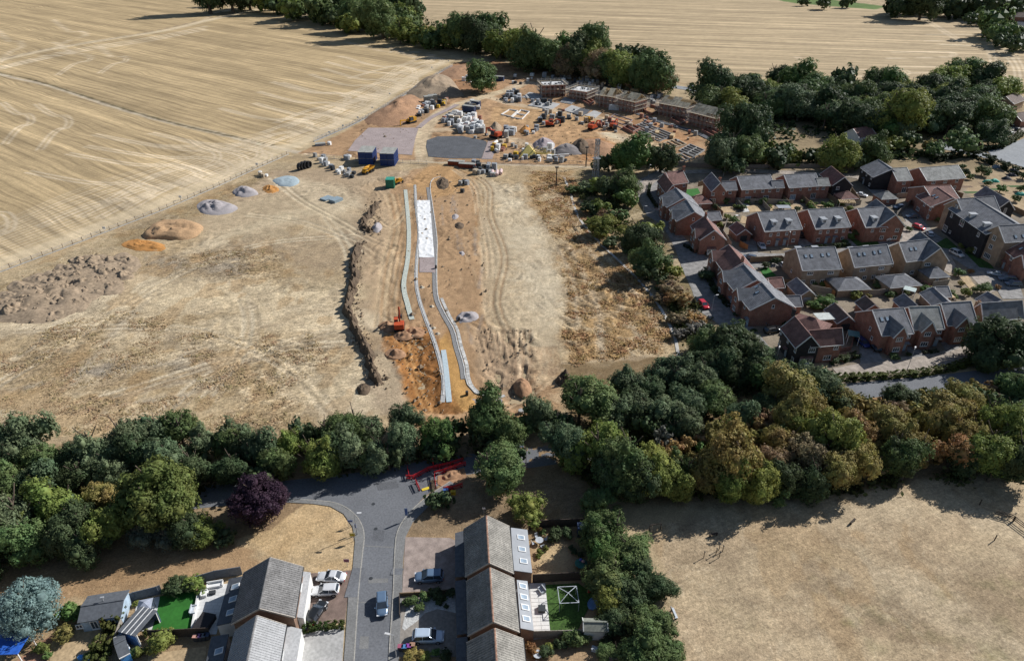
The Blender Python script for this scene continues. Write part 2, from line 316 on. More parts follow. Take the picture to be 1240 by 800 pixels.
lp([(580,215),(630,225),(690,330),(690,395),(660,450),(640,470),(600,330)], PALE, .3, 5, 5, 10)
lp([(600,225),(640,225),(675,300),(685,370),(660,400),(630,350),(615,290)], (.53,.45,.32), .65, 4, 5, 5)
lp([(640,205),(690,205),(720,260),(770,330),(815,400),(815,425),(690,445),(680,400),(690,360),(670,290),(640,240)], (.32,.205,.095), .9, 2, 3, 5, 0, (0,0,1.6))
lp([(655,212),(700,225),(720,300),(700,330)], (.40,.27,.14), .5, 3, 3, 5)
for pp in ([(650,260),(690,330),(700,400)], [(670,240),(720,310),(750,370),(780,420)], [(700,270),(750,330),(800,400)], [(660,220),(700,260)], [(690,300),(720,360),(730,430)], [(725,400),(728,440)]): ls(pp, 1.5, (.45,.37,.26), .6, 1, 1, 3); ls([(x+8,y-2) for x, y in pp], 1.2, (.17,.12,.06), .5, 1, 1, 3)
ls([(690,446),(740,443),(800,438),(822,440)], 5, (.52,.42,.30), .8, 1.5, 1.5, 4)
lp([(620,440),(670,448),(680,490),(650,520),(610,520),(600,500)], (.36,.22,.12), .8, 2, 1.5, 4)
# strip of rough ground between plot and new estate
lp([(700,205),(770,210),(790,260),(860,360),(880,410),(860,440),(825,430),(800,350),(740,270),(690,235)], (.22,.17,.09), .95, 1.5, 2, 4, 0, (0,0,1.2))
# ruts in the corridor
for dx in (0, 7, 15, 24, 33): rut([(470+dx*.6,235),(478+dx*.6,270),(466+dx*.8,320),(462+dx*.7,360),(458+dx,395)], random.choice([(.48,.36,.22),(.30,.19,.10)]), .5, 1.8, .45, -.06)
for dx in (0, 9, 20): rut([(500,250-dx),(487,262),(470,275),(450,262),(420,250+dx*.3)], (.46,.35,.22), .45, 1.8, .45, -.05)
for dx in (0,5,19): rut([(550+dx*.4,205),(572+dx,225),(580+dx*.7,260),(588+dx*1.2,310),(590+dx*.6,370),(606+dx*1.3,430),(600+dx,470)], random.choice([(.48,.37,.24),(.28,.18,.10)]), .5, 1.8, .45, -.06)
for k in range(12): rut([(480+k*4.2,408),(488+k*4,440),(500+k*3.6,470),(512+k*4,500)], random.choice([(.45,.25,.10),(.20,.09,.03)]), .55, 1.2, .4, -.10)
for k in range(7): rut([(505,500+k*3.5),(550,505+k*3.2),(600,498+k*3.6),(650,492+k*3)], random.choice([(.46,.30,.17),(.24,.14,.07)]), .5, 1.6, .4, -.06)
for k in range(9): rut([(582+k*7,400),(590+k*6,430),(600+k*5,460),(620+k*3,485)], random.choice([(.50,.38,.25),(.24,.17,.11)]), .55, 1.5, .5, -.10)
for k in range(7): rut([(600+k*3,492),(630+k*5,480-k*2),(650+k*4,450),(645+k*4,420)], random.choice([(.48,.35,.22),(.28,.18,.10)]), .45, 1.6, .4, -.05)
ls([(545,400),(556,425),(564,450),(575,475),(585,482)], 2.2, (.35,.20,.09), .6, .8, .8)
for k in range(26):
    x0 = random.uniform(535,590); y0 = random.uniform(230,400); ls([(x0,y0),(x0+random.uniform(-4,6),y0+random.uniform(14,30))], random.uniform(.4,1.), random.choice([(.26,.15,.07),(.47,.33,.2),(.24,.22,.2)]), .5, .5, .5, 3)
for k in range(30):
    x0 = random.uniform(465,500); y0 = random.uniform(240,400); ls([(x0,y0),(x0+random.uniform(-4,4),y0+random.uniform(14,30))], random.uniform(.4,1.), random.choice([(.26,.16,.08),(.47,.35,.22)]), .5, .5, .5, 3)
# bank and verges round the lower lane -------------------------------
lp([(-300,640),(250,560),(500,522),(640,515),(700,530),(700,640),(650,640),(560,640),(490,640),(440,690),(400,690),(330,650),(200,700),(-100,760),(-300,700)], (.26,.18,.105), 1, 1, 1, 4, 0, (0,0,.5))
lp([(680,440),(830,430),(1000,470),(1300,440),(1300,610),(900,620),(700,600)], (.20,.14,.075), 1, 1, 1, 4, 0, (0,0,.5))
lp([(-200,700),(60,690),(200,668),(300,640),(330,690),(280,700),(160,718),(60,730),(-200,760)], (.34,.22,.12), .9, 1.5, 1.5, 4)
# grass triangle at the junction
lp([(280,655),(330,640),(370,610),(400,607),(420,616),(430,640),(430,688),(385,695),(370,690),(330,672)], (.50,.36,.20), 1, .3, .4, 4, 0, (0,0,.6))
lp([(300,650),(370,640),(420,660),(400,690),(340,670)], (.40,.28,.15), .4, 3, 3, 5)
# park (big pale dry meadow)
lp([(770,640),(860,622),(1000,600),(1100,585),(1300,560),(1500,700),(1500,1000),(860,1000),(830,800),(800,740),(800,700),(785,660)], (.40,.305,.195), 1, 1, 1, 5, 0, (0,0,.75))
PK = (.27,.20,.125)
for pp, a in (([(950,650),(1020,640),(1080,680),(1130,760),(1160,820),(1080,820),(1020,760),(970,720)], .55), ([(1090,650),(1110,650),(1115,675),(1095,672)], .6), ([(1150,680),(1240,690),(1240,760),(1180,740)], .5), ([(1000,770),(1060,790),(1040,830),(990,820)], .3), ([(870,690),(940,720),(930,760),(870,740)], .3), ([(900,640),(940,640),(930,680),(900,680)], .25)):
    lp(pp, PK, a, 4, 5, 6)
for pp in ([(1175,620),(1240,645),(1300,665)], [(1040,690),(1120,720),(1240,800)], [(860,620),(1000,618),(1100,612)]): ls(pp, 7, PALE, .4, 3, 3, 5)
lp([(1180,780),(1220,790),(1230,810),(1190,810)], (.20,.19,.08), .6, 2, 2, 3); lp([(1025,750),(1040,752),(1036,760),(1022,758)], (.22,.22,.09), .6, 1, 1, 2); lp([(1050,775),(1075,785),(1060,795)], (.24,.22,.11), .5, 1, 1, 2)
for k in range(40):
    x0 = random.uniform(790,1240); y0 = random.uniform(635,800); lp([(x0,y0),(x0+random.uniform(12,50),y0+random.uniform(4,14)),(x0+random.uniform(10,40),y0+random.uniform(14,26))], random.choice([(.28,.205,.125),(.50,.40,.27),(.24,.20,.11)]), random.uniform(.25,.6), 2, 4, 3)
# gardens at the bottom
lp([(0,770),(100,735),(380,690),(385,830),(0,830)], (.34,.24,.14), 1, .4, .4, 4)
lp([(490,640),(560,640),(640,636),(740,636),(770,700),(830,830),(480,830)], (.33,.23,.135), 1, .4, .4, 4)
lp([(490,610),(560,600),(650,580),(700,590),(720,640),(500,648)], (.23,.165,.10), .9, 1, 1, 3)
lp([(648,655),(685,658),(690,720),(650,700)], (.50,.37,.21), .8, 1, 1, 2); lp([(700,655),(725,655),(725,690),(700,690)], (.10,.14,.05), .6, 2, 1, 2)
# estate ground
lp([(770,210),(860,200),(1060,200),(1300,190),(1500,260),(1500,430),(1200,440),(1020,470),(940,450),(880,410),(790,260)], (.235,.195,.145), 1, .8, .8, 4)
lp([(740,200),(860,190),(1060,190),(1090,205),(900,206),(760,215)], (.42,.31,.19), .9, 1, 1, 4)
lp([(1130,190),(1260,200),(1300,260),(1200,262),(1165,225)], (.36,.27,.165), .9, 1.5, 2, 3)
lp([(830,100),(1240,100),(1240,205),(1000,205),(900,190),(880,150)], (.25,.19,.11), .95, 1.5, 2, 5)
lp([(1010,475),(1200,458),(1240,440),(1240,470),(1000,492)], (.36,.22,.11), .9, 1, 1, 3)
lp([(940,0),(990,-2),(1075,8),(1060,12),(960,4)], (.10,.17,.045), .95, 3, 3, 8)
lp([(1075,0),(1260,0),(1260,60),(1220,55),(1160,20)], (.18,.17,.08), .8, 3, 3, 8)
lp([(1130,0),(1180,0),(1180,6),(1140,6)], (.45,.34,.21), .8, 3, 3, 8)
lp([(1160,22),(1180,20),(1205,38),(1190,36)], (.40,.29,.18), .8, 2, 2, 8)

# relief: (photo polygon, height, across, along, direction of the grain, colour strength)
REL = [([(440,215),(500,205),(585,215),(590,330),(600,400),(500,400),(470,410),(430,400),(445,300)], .34, 1.1, 9, 90, .30), ([(462,398),(520,392),(536,440),(540,497),(500,505),(478,450)], .95, 2.3, 9, 105, .45), ([(520,395),(560,400),(590,485),(640,500),(600,535),(500,525),(520,490)], .30, 1.2, 6, 110, .28),
 ([(575,395),(650,400),(660,470),(600,490),(580,450)], .75, 1.7, 7, 100, .40), ([(585,215),(640,225),(690,330),(680,395),(600,395)], .22, .9, 6, 98, .25), ([(645,205),(690,205),(720,260),(770,330),(815,400),(815,425),(690,443),(680,390),(690,330),(640,230)], .75, 1.6, 4.5, 118, .45),
 ([(0,340),(330,205),(440,225),(440,470),(380,530),(0,540)], .30, 1.1, 3.2, 22, .22), (SITE, .55, 2.2, 3.5, 10, .35), ([(480,200),(600,200),(640,235),(560,240),(470,235)], .30, 1.2, 6, 40, .3), ([(300,545),(500,522),(640,515),(700,530),(700,560),(500,545)], .3, 1.2, 3, 10, .3)]
FLAT = [[(502,224),(534,212),(524,250),(530,300),(530,340),(540,382),(556,420),(566,458),(584,479),(608,479),(608,486),(575,482),(560,465),(548,440),(546,490),(534,490),(532,450),(525,420),(510,390),(502,345),(504,290)], [(488,230),(494,230),(498,275),(497,312),(492,345),(502,388),(497,390),(486,345),(491,300)], [(446,154),(508,154),(517,165),(590,165),(603,172),(597,194),(500,194),(421,185)]]
def eval_ground(X, Y):
    n = X.shape[0]; C = np.empty((n,3)); C[:] = (.40,.31,.19); M = np.zeros((n,3)); Z = np.zeros(n)
    wx = X + (fbm(X*.25, Y*.25, 3, 3)-.5)*2.0; wy = Y + (fbm(X*.25, Y*.25, 3, 11)-.5)*2.0
    for kind, pts, col, a, soft, na, ns, dz, msk, w in LAY:
        q = np.array(pts); pad = w + soft*2 + na*2 + 3
        sel = np.nonzero((X > q[:,0].min()-pad) & (X < q[:,0].max()+pad) & (Y > q[:,1].min()-pad) & (Y < q[:,1].max()+pad))[0]
        if sel.size == 0: continue
        k = .5 if kind == 's' and w < 3 else 1
        x = X[sel]+(wx[sel]-X[sel])*k*min(1, na); y = Y[sel]+(wy[sel]-Y[sel])*k*min(1, na)
        if kind == 'p': d = poly_sdf(x, y, pts)
        else: d = line_d(x, y, pts) - w/2
        d = d + (fbm(X[sel]/ns*2+7, Y[sel]/ns*2, 4, 5)-.5)*2*na
        f = np.clip(.5 - d/(2*soft), 0, 1); f = f*f*(3-2*f)
        al = (f*a)[:,None]
        C[sel] = C[sel]*(1-al) + np.array(col)*al
        if msk is not None: M[sel] = M[sel]*(1-f[:,None]) + np.array(msk)*f[:,None]
        if dz: Z[sel] += dz*f
    # patches of cut straw, grey dead growth and thin worn lines on the dry plot and the park
    b_ = np.clip(M[:,2]-.25, 0, .8)/.8
    f1 = fbm(X/7, Y/5, 5, 61); f2 = fbm(X/11+5, Y/7, 5, 71); f3 = fbm(X/6, Y/9, 4, 81); ln = np.abs(f3-.5)
    for f_, c_, a_ in ((np.clip((f1-.55)/.06,0,1), (.27,.21,.14), .45), (np.clip((f2-.56)/.05,0,1), (.54,.43,.275), .45), (np.clip(1-ln/.012,0,1), (.56,.47,.33), .45), (np.clip((f3-.60)/.05,0,1), (.33,.21,.10), .45)):
        q_ = (f_*a_*b_)[:,None]; C = C*(1-q_)+np.array(c_)*q_
    s_ = np.clip(1-np.abs(M).sum(1)*3, 0, 1)*(Y > 100); f4 = fbm(X/4, Y/8, 5, 91); q_ = (np.clip((f4-.55)/.08,0,1)*.35*s_)[:,None]; C = C*(1-q_)+C*q_*.55
    q_ = (np.clip((.42-f4)/.08,0,1)*.35*s_)[:,None]; C = C*(1-q_)+np.minimum(C*1.3,.6)*q_
    for pp_, h_, sa, sb, an, cs in REL:
        pl = wpts(pp_); pa = np.array(pl); s2 = np.nonzero((X > pa[:,0].min()-3) & (X < pa[:,0].max()+3) & (Y > pa[:,1].min()-3) & (Y < pa[:,1].max()+3))[0]
        if s2.size == 0: continue
        x, y = X[s2], Y[s2]; f = np.clip(.5-poly_sdf(x, y, pl)/4, 0, 1); ca, sn = math.cos(R(an)), math.sin(R(an)); wv = (fbm(x/9, y/9, 2, 40)-.5)*9
        al_, ac = x*ca+y*sn, -x*sn+y*ca+wv; r_ = 1-np.abs(fbm(al_/sb, ac/sa, 4, 44)-.5)*3.2; r2 = fbm(x/1.1, y/1.1, 3, 47)-.5
        wt = .35+1.1*np.clip((fbm(x/13, y/13, 3, 49)-.35)*3, 0, 1); Z[s2] += h_*f*wt*(.75*(r_-.6)+.45*r2); g3 = 1+cs*f*wt*((r_-.62)*1.3+r2*.8); C[s2] *= np.clip(g3, .45, 1.5)[:,None]
    for pp_ in FLAT:
        pl = wpts(pp_); pa = np.array(pl); s2 = np.nonzero((X > pa[:,0].min()-3) & (X < pa[:,0].max()+3) & (Y > pa[:,1].min()-3) & (Y < pa[:,1].max()+3))[0]
        if s2.size: Z[s2] *= 1-.93*np.clip(.9-poly_sdf(X[s2], Y[s2], pl)/1.5, 0, 1)
    # broad and fine natural variation
    g = .88 + .26*fbm(X/9, Y/9, 4, 21); g2 = .88+.26*fbm(X/1.3, Y/1.3, 3, 31)
    C *= (g*g2)[:,None]
    return C, M, Z
def ground_material():
    m = bpy.data.materials.new('dry_ground'); m.use_nodes = True; t = m.node_tree; L = t.links; N = t.nodes; b = N['Principled BSDF']
    b.inputs['Roughness'].default_value = .95; b.inputs['Specular IOR Level'].default_value = .1
    at = N.new('ShaderNodeAttribute'); at.attribute_name = 'Col'; am = N.new('ShaderNodeAttribute'); am.attribute_name = 'Msk'
    sep = N.new('ShaderNodeSeparateColor'); L.new(am.outputs['Color'], sep.inputs[0])
    ge = N.new('ShaderNodeNewGeometry')
    def noise(sc, det, rz=None, scl=None, rough=.6):
        n = N.new('ShaderNodeTexNoise'); n.inputs['Scale'].default_value = sc; n.inputs['Detail'].default_value = det; n.inputs['Roughness'].default_value = rough
        if rz is not None:
            mp = N.new('ShaderNodeMapping'); mp.vector_type = 'TEXTURE'; mp.inputs['Rotation'].default_value = (0,0,rz); mp.inputs['Scale'].default_value = scl; L.new(ge.outputs['Position'], mp.inputs[0]); L.new(mp.outputs[0], n.inputs['Vector'])
        else: L.new(ge.outputs['Position'], n.inputs['Vector'])
        return n.outputs['Fac']
    def rng(x, a, b_, lo=.3, hi=.7):
        r = N.new('ShaderNodeMapRange'); r.inputs[1].default_value = lo; r.inputs[2].default_value = hi; r.inputs[3].default_value = a; r.inputs[4].default_value = b_; L.new(x, r.inputs[0]); return r.outputs[0]
    def mth(op, x, y):
        r = N.new('ShaderNodeMath'); r.operation = op
        for i, q in enumerate((x, y)):
            if isinstance(q, (int, float)): r.inputs[i].default_value = q
            else: L.new(q, r.inputs[i])
        return r.outputs[0]
    def mixf(f, a, b_):  # a + f*(b-a)
        return mth('ADD', a, mth('MULTIPLY', f, mth('SUBTRACT', b_, a)))
    fine = rng(noise(3.4, 9, rough=.78), .58, 1.42)
    mid = rng(noise(.35, 5), .86, 1.14)
    k = mth('MULTIPLY', fine, mid)
    # west field rows
    th = math.atan2(-175, 233)
    w1 = rng(noise(1, 5, th, (110, 2.4, 1)), .74, 1.20); w2 = rng(noise(1, 3, th, (70, .7, 1)), .82, 1.16); w3 = rng(noise(1, 3, th, (160, 14, 1)), .72, 1.14, .35, .65)
    def rows(th_, per, lo, hi, d1, wdt):
        sx = N.new('ShaderNodeSeparateXYZ'); mp = N.new('ShaderNodeMapping'); mp.vector_type = 'TEXTURE'; mp.inputs['Rotation'].default_value = (0,0,th_); L.new(ge.outputs['Position'], mp.inputs[0]); L.new(mp.outputs[0], sx.inputs[0])
        v = mth('ADD', sx.outputs[1], mth('MULTIPLY', noise(.012, 2), 22)); f = mth('FRACT', mth('DIVIDE', v, per), 0)
        a_ = mth('ABSOLUTE', mth('SUBTRACT', f, .30), 0); b2 = mth('ABSOLUTE', mth('SUBTRACT', f, .30+d1), 0); return rng(mth('MINIMUM', a_, b2), hi, lo, 0, wdt)
    k = mixf(sep.outputs[0], k, mth('MULTIPLY', mth('MULTIPLY', mth('MULTIPLY', w1, w2), rows(th, 21, 1.0, 1.28, .10, .024)), mth('MULTIPLY', mth('MULTIPLY', w3, rows(th, 4.3, 1.04, .80, .01, .22)), rng(noise(1.4, 6), .85, 1.15))))
    th2 = math.atan2(-22, 100)
    n1 = rng(noise(1, 4, th2, (160, 6.0, 1)), .62, 1.26); n2 = rng(noise(1, 3, th2, (70, 2.0, 1)), .78, 1.2); n3 = rng(noise(1, 3, th2, (260, 30, 1)), .82, 1.12)
    k = mixf(sep.outputs[1], k, mth('MULTIPLY', mth('MULTIPLY', mth('MULTIPLY', n1, n2), rows(th2, 30, 1.0, 1.40, .09, .03)), n3))
    # dry tufts
    tu = mth('MULTIPLY', rng(noise(1.5, 9, rough=.78), .64, 1.30, .38, .62), rng(noise(1, 6, R(25), (3.2, .5, 1), .7), .72, 1.25))
    k = mixf(sep.outputs[2], k, mth('MULTIPLY', k, tu))
    vm = N.new('ShaderNodeVectorMath'); vm.operation = 'SCALE'; L.new(at.outputs['Color'], vm.inputs[0]); L.new(k, vm.inputs['Scale'])
    L.new(vm.outputs[0], b.inputs['Base Color'])
    bp = N.new('ShaderNodeBump'); bp.inputs['Strength'].default_value = .6; bp.inputs['Distance'].default_value = .22
    hh = mth('ADD', noise(2.2, 8, rough=.7), mth('MULTIPLY', noise(.6, 4), 1.0)); L.new(hh, bp.inputs['Height']); L.new(bp.outputs[0], b.inputs['Normal'])
    return m
GM = ground_material()
WESTF = wpts([(-400,520),(-60,352),(140,277),(260,228),(350,187),(420,155),(480,121),(530,90),(552,76),(505,52),(430,36),(340,14),(260,-6),(100,-60),(-900,-60),(-900,520)])
NORTHF = LAY[1][1]; PLOTW = wpts(PLOT); SITEW = wpts(SITE)
PARKW = wpts([(770,640),(860,622),(1100,585),(1300,560),(1500,700),(1500,1000),(860,1000),(830,800),(800,740)])
def ground_band(y0, y1, x0, x1, st, fixed=None):
    nx = int(round((x1-x0)/st))+1; ny = int(round((y1-y0)/st))+1
    gx, gy = np.meshgrid(np.linspace(x0,x1,nx), np.linspace(y0,y1,ny)); X = gx.ravel(); Y = gy.ravel()
    C, M, Z = eval_ground(X, Y)
    e = np.clip(np.minimum.reduce([Y-y0, y1-Y])/3, 0, 1); Z = (Z-.0)*e
    i = np.arange(nx*ny).reshape(ny, nx); q = np.stack([i[:-1,:-1], i[:-1,1:], i[1:,1:], i[1:,:-1]], -1).reshape(-1,4)
    fx = X[q].mean(1); fy = Y[q].mean(1); zid = np.zeros(len(q), int)
    for z_, pl in ((1, WESTF), (2, NORTHF), (3, PLOTW), (4, SITEW), (5, PARKW)):
        pa = np.array(pl); s_ = np.nonzero((fx > pa[:,0].min()) & (fx < pa[:,0].max()) & (fy > pa[:,1].min()) & (fy < pa[:,1].max()))[0]
        if s_.size: ins = poly_sdf(fx[s_], fy[s_], pl) < 0; zid[s_[ins]] = z_
    for z_, nm in enumerate(('ground','stubble_field','far_stubble_field','dry_plot','construction_ground','meadow')):
        qq = q[zid == z_]
        if len(qq) < 4: continue
        used, inv = np.unique(qq, return_inverse=True); inv = inv.reshape(-1)
        me = bpy.data.meshes.new(nm); nv = len(used); nf = len(qq)
        me.vertices.add(nv); me.vertices.foreach_set('co', np.stack([X[used],Y[used],Z[used]],1).astype(np.float32).ravel())
        me.loops.add(nf*4); me.loops.foreach_set('vertex_index', inv.astype(np.int32)); me.polygons.add(nf)
        me.polygons.foreach_set('loop_start', np.arange(0,nf*4,4,dtype=np.int32)); me.polygons.foreach_set('loop_total', np.full(nf,4,np.int32))
        me.update(calc_edges=True); me.polygons.foreach_set('use_smooth', np.ones(nf, bool))
        for an, A in (('Col', C), ('Msk', M)):
            at = me.attributes.new(an, 'FLOAT_COLOR', 'POINT'); at.data.foreach_set('color', np.concatenate([A[used], np.ones((nv,1))],1).astype(np.float32).ravel())
        me.materials.append(GM); o = bpy.data.objects.new(nm, me); link(o); o['kind'] = 'structure'
ground_band(42, 108, -118, 118, .35)
ground_band(108, 300, -230, 232, .46)
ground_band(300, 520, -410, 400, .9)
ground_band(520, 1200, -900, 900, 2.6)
o = MB().add([(-6000,-6000,-.6),(6000,-6000,-.6),(6000,9000,-.6),(-6000,9000,-.6)], [(0,1,2,3)]).build('ground', mat('far_ground', (.40,.31,.19), .95, scale=.02)); o['kind'] = 'structure'
# ================================================================ TREES
def foliage_mat():
    m = bpy.data.materials.new('foliage'); m.use_nodes = True; t = m.node_tree; N = t.nodes; L = t.links; b = N['Principled BSDF']
    b.inputs['Roughness'].default_value = .55; b.inputs['Specular IOR Level'].default_value = .10
    oi = N.new('ShaderNodeObjectInfo'); tc = N.new('ShaderNodeNewGeometry')
    n = N.new('ShaderNodeTexNoise'); n.inputs['Scale'].default_value = 1.1; n.inputs['Detail'].default_value = 6; L.new(tc.outputs['Position'], n.inputs['Vector'])
    r = N.new('ShaderNodeMapRange'); r.inputs[1].default_value = .3; r.inputs[2].default_value = .7; r.inputs[3].default_value = .62; r.inputs[4].default_value = 1.42; L.new(n.outputs['Fac'], r.inputs[0])
    n2 = N.new('ShaderNodeTexNoise'); n2.inputs['Scale'].default_value = .33; n2.inputs['Detail'].default_value = 3; L.new(tc.outputs['Position'], n2.inputs['Vector'])
    hs = N.new('ShaderNodeHueSaturation'); r2 = N.new('ShaderNodeMapRange'); r2.inputs[1].default_value = .3; r2.inputs[2].default_value = .7; r2.inputs[3].default_value = .475; r2.inputs[4].default_value = .525; L.new(n2.outputs['Fac'], r2.inputs[0])
    L.new(r2.outputs[0], hs.inputs['Hue']); L.new(oi.outputs['Color'], hs.inputs['Color']); L.new(r.outputs[0], hs.inputs['Value'])
    L.new(hs.outputs[0], b.inputs['Base Color'])
    tr = N.new('ShaderNodeBsdfTranslucent'); L.new(hs.outputs[0], tr.inputs['Color']); mx = N.new('ShaderNodeMixShader'); mx.inputs[0].default_value = .30
    L.new(b.outputs[0], mx.inputs[1]); L.new(tr.outputs[0], mx.inputs[2]); L.new(mx.outputs[0], N['Material Output'].inputs[0])
    return m
FOL = foliage_mat(); BARK = mat('bark', (.13,.10,.075), .9, .3, 6, .4)
PAL = dict(D=((.037,.051,.024),'dark green'), G=((.056,.078,.030),'mid green'), L=((.060,.095,.030),'bright green'), O=((.095,.110,.030),'olive green'), Y=((.132,.112,.040),'yellowing'),
           B=((.062,.082,.044),'blue green'), R=((.145,.090,.040),'russet brown'), P=((.024,.014,.022),'dark purple'), S=((.085,.125,.118),'silvery blue'), K=((.10,.095,.08),'greyish bare-twigged'), W=((.13,.095,.055),'brown withered'))
def crown_mesh(name, nl, nleaf, leaf, seed, flat=.8, lob=(.26,.42), shape='round', rag=.08):
    rs = np.random.RandomState(seed)
    if shape == 'box':      # clipped hedge section, unit cube lobes
        c = rs.uniform(-1, 1, (nl,3)); c *= (1,1,1); rad = rs.uniform(.2,.3,nl)
        m_ = rs.rand(nl); ax = rs.randint(0,3,nl); 
        for i in range(nl): c[i,ax[i]] = np.sign(c[i,ax[i]])*.85
        c = np.clip(c, -.82, .82)
    else:
        u = rs.normal(size=(nl,3)); u /= np.linalg.norm(u,axis=1)[:,None]; u[:,2] = np.where(u[:,2] < -.45, -u[:,2]*.6, u[:,2])
        rad = rs.uniform(lob[0],lob[1],nl)
        if shape == 'cone': k = rs.rand(nl); ang = rs.rand(nl)*6.283; c = np.stack([np.cos(ang)*(1-k)*.8, np.sin(ang)*(1-k)*.8, k*1.8-.9],1); rad = rad*(1.1-.6*k)
        else: c = u*rs.uniform(.45,.74,nl)[:,None]; c[0] = 0; rad[0] = .62
        if shape in ('round','tall') and nl < 60:
            bias = rs.normal(size=3)*.16; bias[2] *= .4; c = c*(1+.28*rs.normal(size=(nl,1)))+bias; c[:,:2] *= np.array([rs.uniform(.85,1.12), rs.uniform(.85,1.12)]); rad *= rs.uniform(.7,1.25,nl); rad[0] = .5
        if shape == 'tall': c[:,:2] *= (1-.25*np.clip(c[:,2],0,1))[:,None]
        if shape == 'multi': c[:,2] = rs.choice([-.45,-.05,.35,.7], nl)+rs.uniform(-.08,.08,nl); c[:,:2] *= 1.15
    n = nleaf*2; kc = max(40, n//16); li0 = rs.choice(nl, kc, p=rad**2/np.sum(rad**2)); d0 = rs.normal(size=(kc,3)); d0 /= np.linalg.norm(d0,axis=1)[:,None]; ci = rs.randint(0, kc, n); li = li0[ci]; d = d0[ci]+rs.normal(size=(n,3))*(.05/rad[li])[:,None]; d /= np.linalg.norm(d,axis=1)[:,None]; cr = (.84+.26*rs.rand(kc)+rag*np.abs(rs.normal(size=kc))*1.3)[ci]
    rr = rad[li]*(cr+.10*rs.normal(size=n)); p = c[li]+d*rr[:,None]
    dm = np.min(np.linalg.norm(p[:,None,:]-c[None],axis=2)/rad[None], axis=1); keep = np.nonzero(dm > .78)[0][:nleaf]
    p = p[keep]; d = d[keep]; n = len(keep)
    nr = d*1.0 + rs.normal(size=(n,3))*.55 + p*.3; nr[:,2] += .25; nr /= np.linalg.norm(nr,axis=1)[:,None]
    a = np.cross(nr, rs.normal(size=(n,3))); a /= np.linalg.norm(a,axis=1)[:,None]; b = np.cross(nr, a)
    s = leaf*rs.uniform(.6,1.35,n)[:,None]; el = rs.uniform(.55,.9,n)[:,None]
    V = np.stack([p-a*s*.5-b*s*el*.2, p+b*s*el*.5, p+a*s*.5+b*s*el*.1, p-b*s*el*.5],1).reshape(-1,3)
    F = np.arange(n*4).reshape(n,4)
    # inner lobes so the crown is full inside
    bm = bmesh.new(); bmesh.ops.create_icosphere(bm, subdivisions=1, radius=1); iv = np.array([v.co[:] for v in bm.verts]); ifc = [[v.index for v in f.verts] for f in bm.faces]; bm.free()
    CV = []; CF = []
    for i in range(nl): CF += [[k+len(V)+i*len(iv) for k in f] for f in ifc]; CV.append(c[i]+iv*rad[i]*(.70+.12*rs.rand(len(iv)))[:,None])
    V = np.concatenate([V]+CV); V[:,2] *= flat
    me = bpy.data.meshes.new(name); nv = len(V); me.vertices.add(nv); me.vertices.foreach_set('co', V.astype(np.float32).ravel())
    lt = np.array([4]*n+[3]*len(CF), np.int32); vi = np.concatenate([F.ravel(), np.array(CF).ravel()]).astype(np.int32)
    me.loops.add(len(vi)); me.loops.foreach_set('vertex_index', vi); me.polygons.add(len(lt)); me.polygons.foreach_set('loop_start', np.concatenate([[0],np.cumsum(lt)[:-1]]).astype(np.int32)); me.polygons.foreach_set('loop_total', lt)
    me.update(calc_edges=True); me.materials.append(FOL); return me
def trunk_mesh(seed):
    rs = random.Random(seed); b = MB(); b.lathe([(.055,0),(.04,.12),(.034,.3),(.026,.5),(.012,.8)], (0,0,0), 8)
    for i in range(7):
        a = i*2.4+rs.random(); z = .25+.07*i; r = .32-.02*i; p0 = Vector((0,0,z)); p1 = Vector((math.cos(a)*r, math.sin(a)*r, z+.22)); pm = (p0+p1)/2+Vector((0,0,-.02))
        b.bar(p0, pm, .03, n=5); b.bar(pm, p1, .018, n=5)
    me = b.build('trunk', BARK); m = me.data; bpy.data.objects.remove(me); return m
NEAR = [crown_mesh('crown', 30, 8500, .075, 11), crown_mesh('crown', 36, 8500, .07, 12, .85, (.22,.36)), crown_mesh('crown', 26, 8500, .08, 13, .95, (.26,.42), 'tall'), crown_mesh('crown', 40, 8500, .07, 14, .8, (.18,.32), rag=.16), crown_mesh('crown', 24, 8500, .078, 15, .9, (.28,.42))]
MIDC = [crown_mesh('crown', 24, 3400, .105, 21), crown_mesh('crown', 28, 3400, .10, 22, .85, (.24,.38)), crown_mesh('crown', 20, 3400, .11, 23, .95, (.28,.44), 'tall'), crown_mesh('crown', 32, 3400, .10, 24, .8, (.2,.34), rag=.14)]
LOWC = [crown_mesh('crown', 16, 1100, .17, 31, .85), crown_mesh('crown', 20, 1100, .16, 32, .8, (.22,.4))]
CEDAR = crown_mesh('crown', 90, 13000, .05, 41, .95, (.18,.26), rag=.13); ROUND = crown_mesh('crown', 70, 12000, .055, 42, .9, (.16,.24), rag=.05); CONEC = crown_mesh('crown', 26, 3000, .11, 43, 1.0, (.26,.4), 'cone')
SPARSE = crown_mesh('crown', 34, 3600, .06, 44, .85, (.14,.24), rag=.25)
HEDGE = [crown_mesh('hedge', 44, 2600, .16, 51, 1, shape='box'), crown_mesh('hedge', 44, 2600, .16, 52, 1, shape='box')]
TRUNKS = [trunk_mesh(1), trunk_mesh(2), trunk_mesh(3)]
TREES = {}
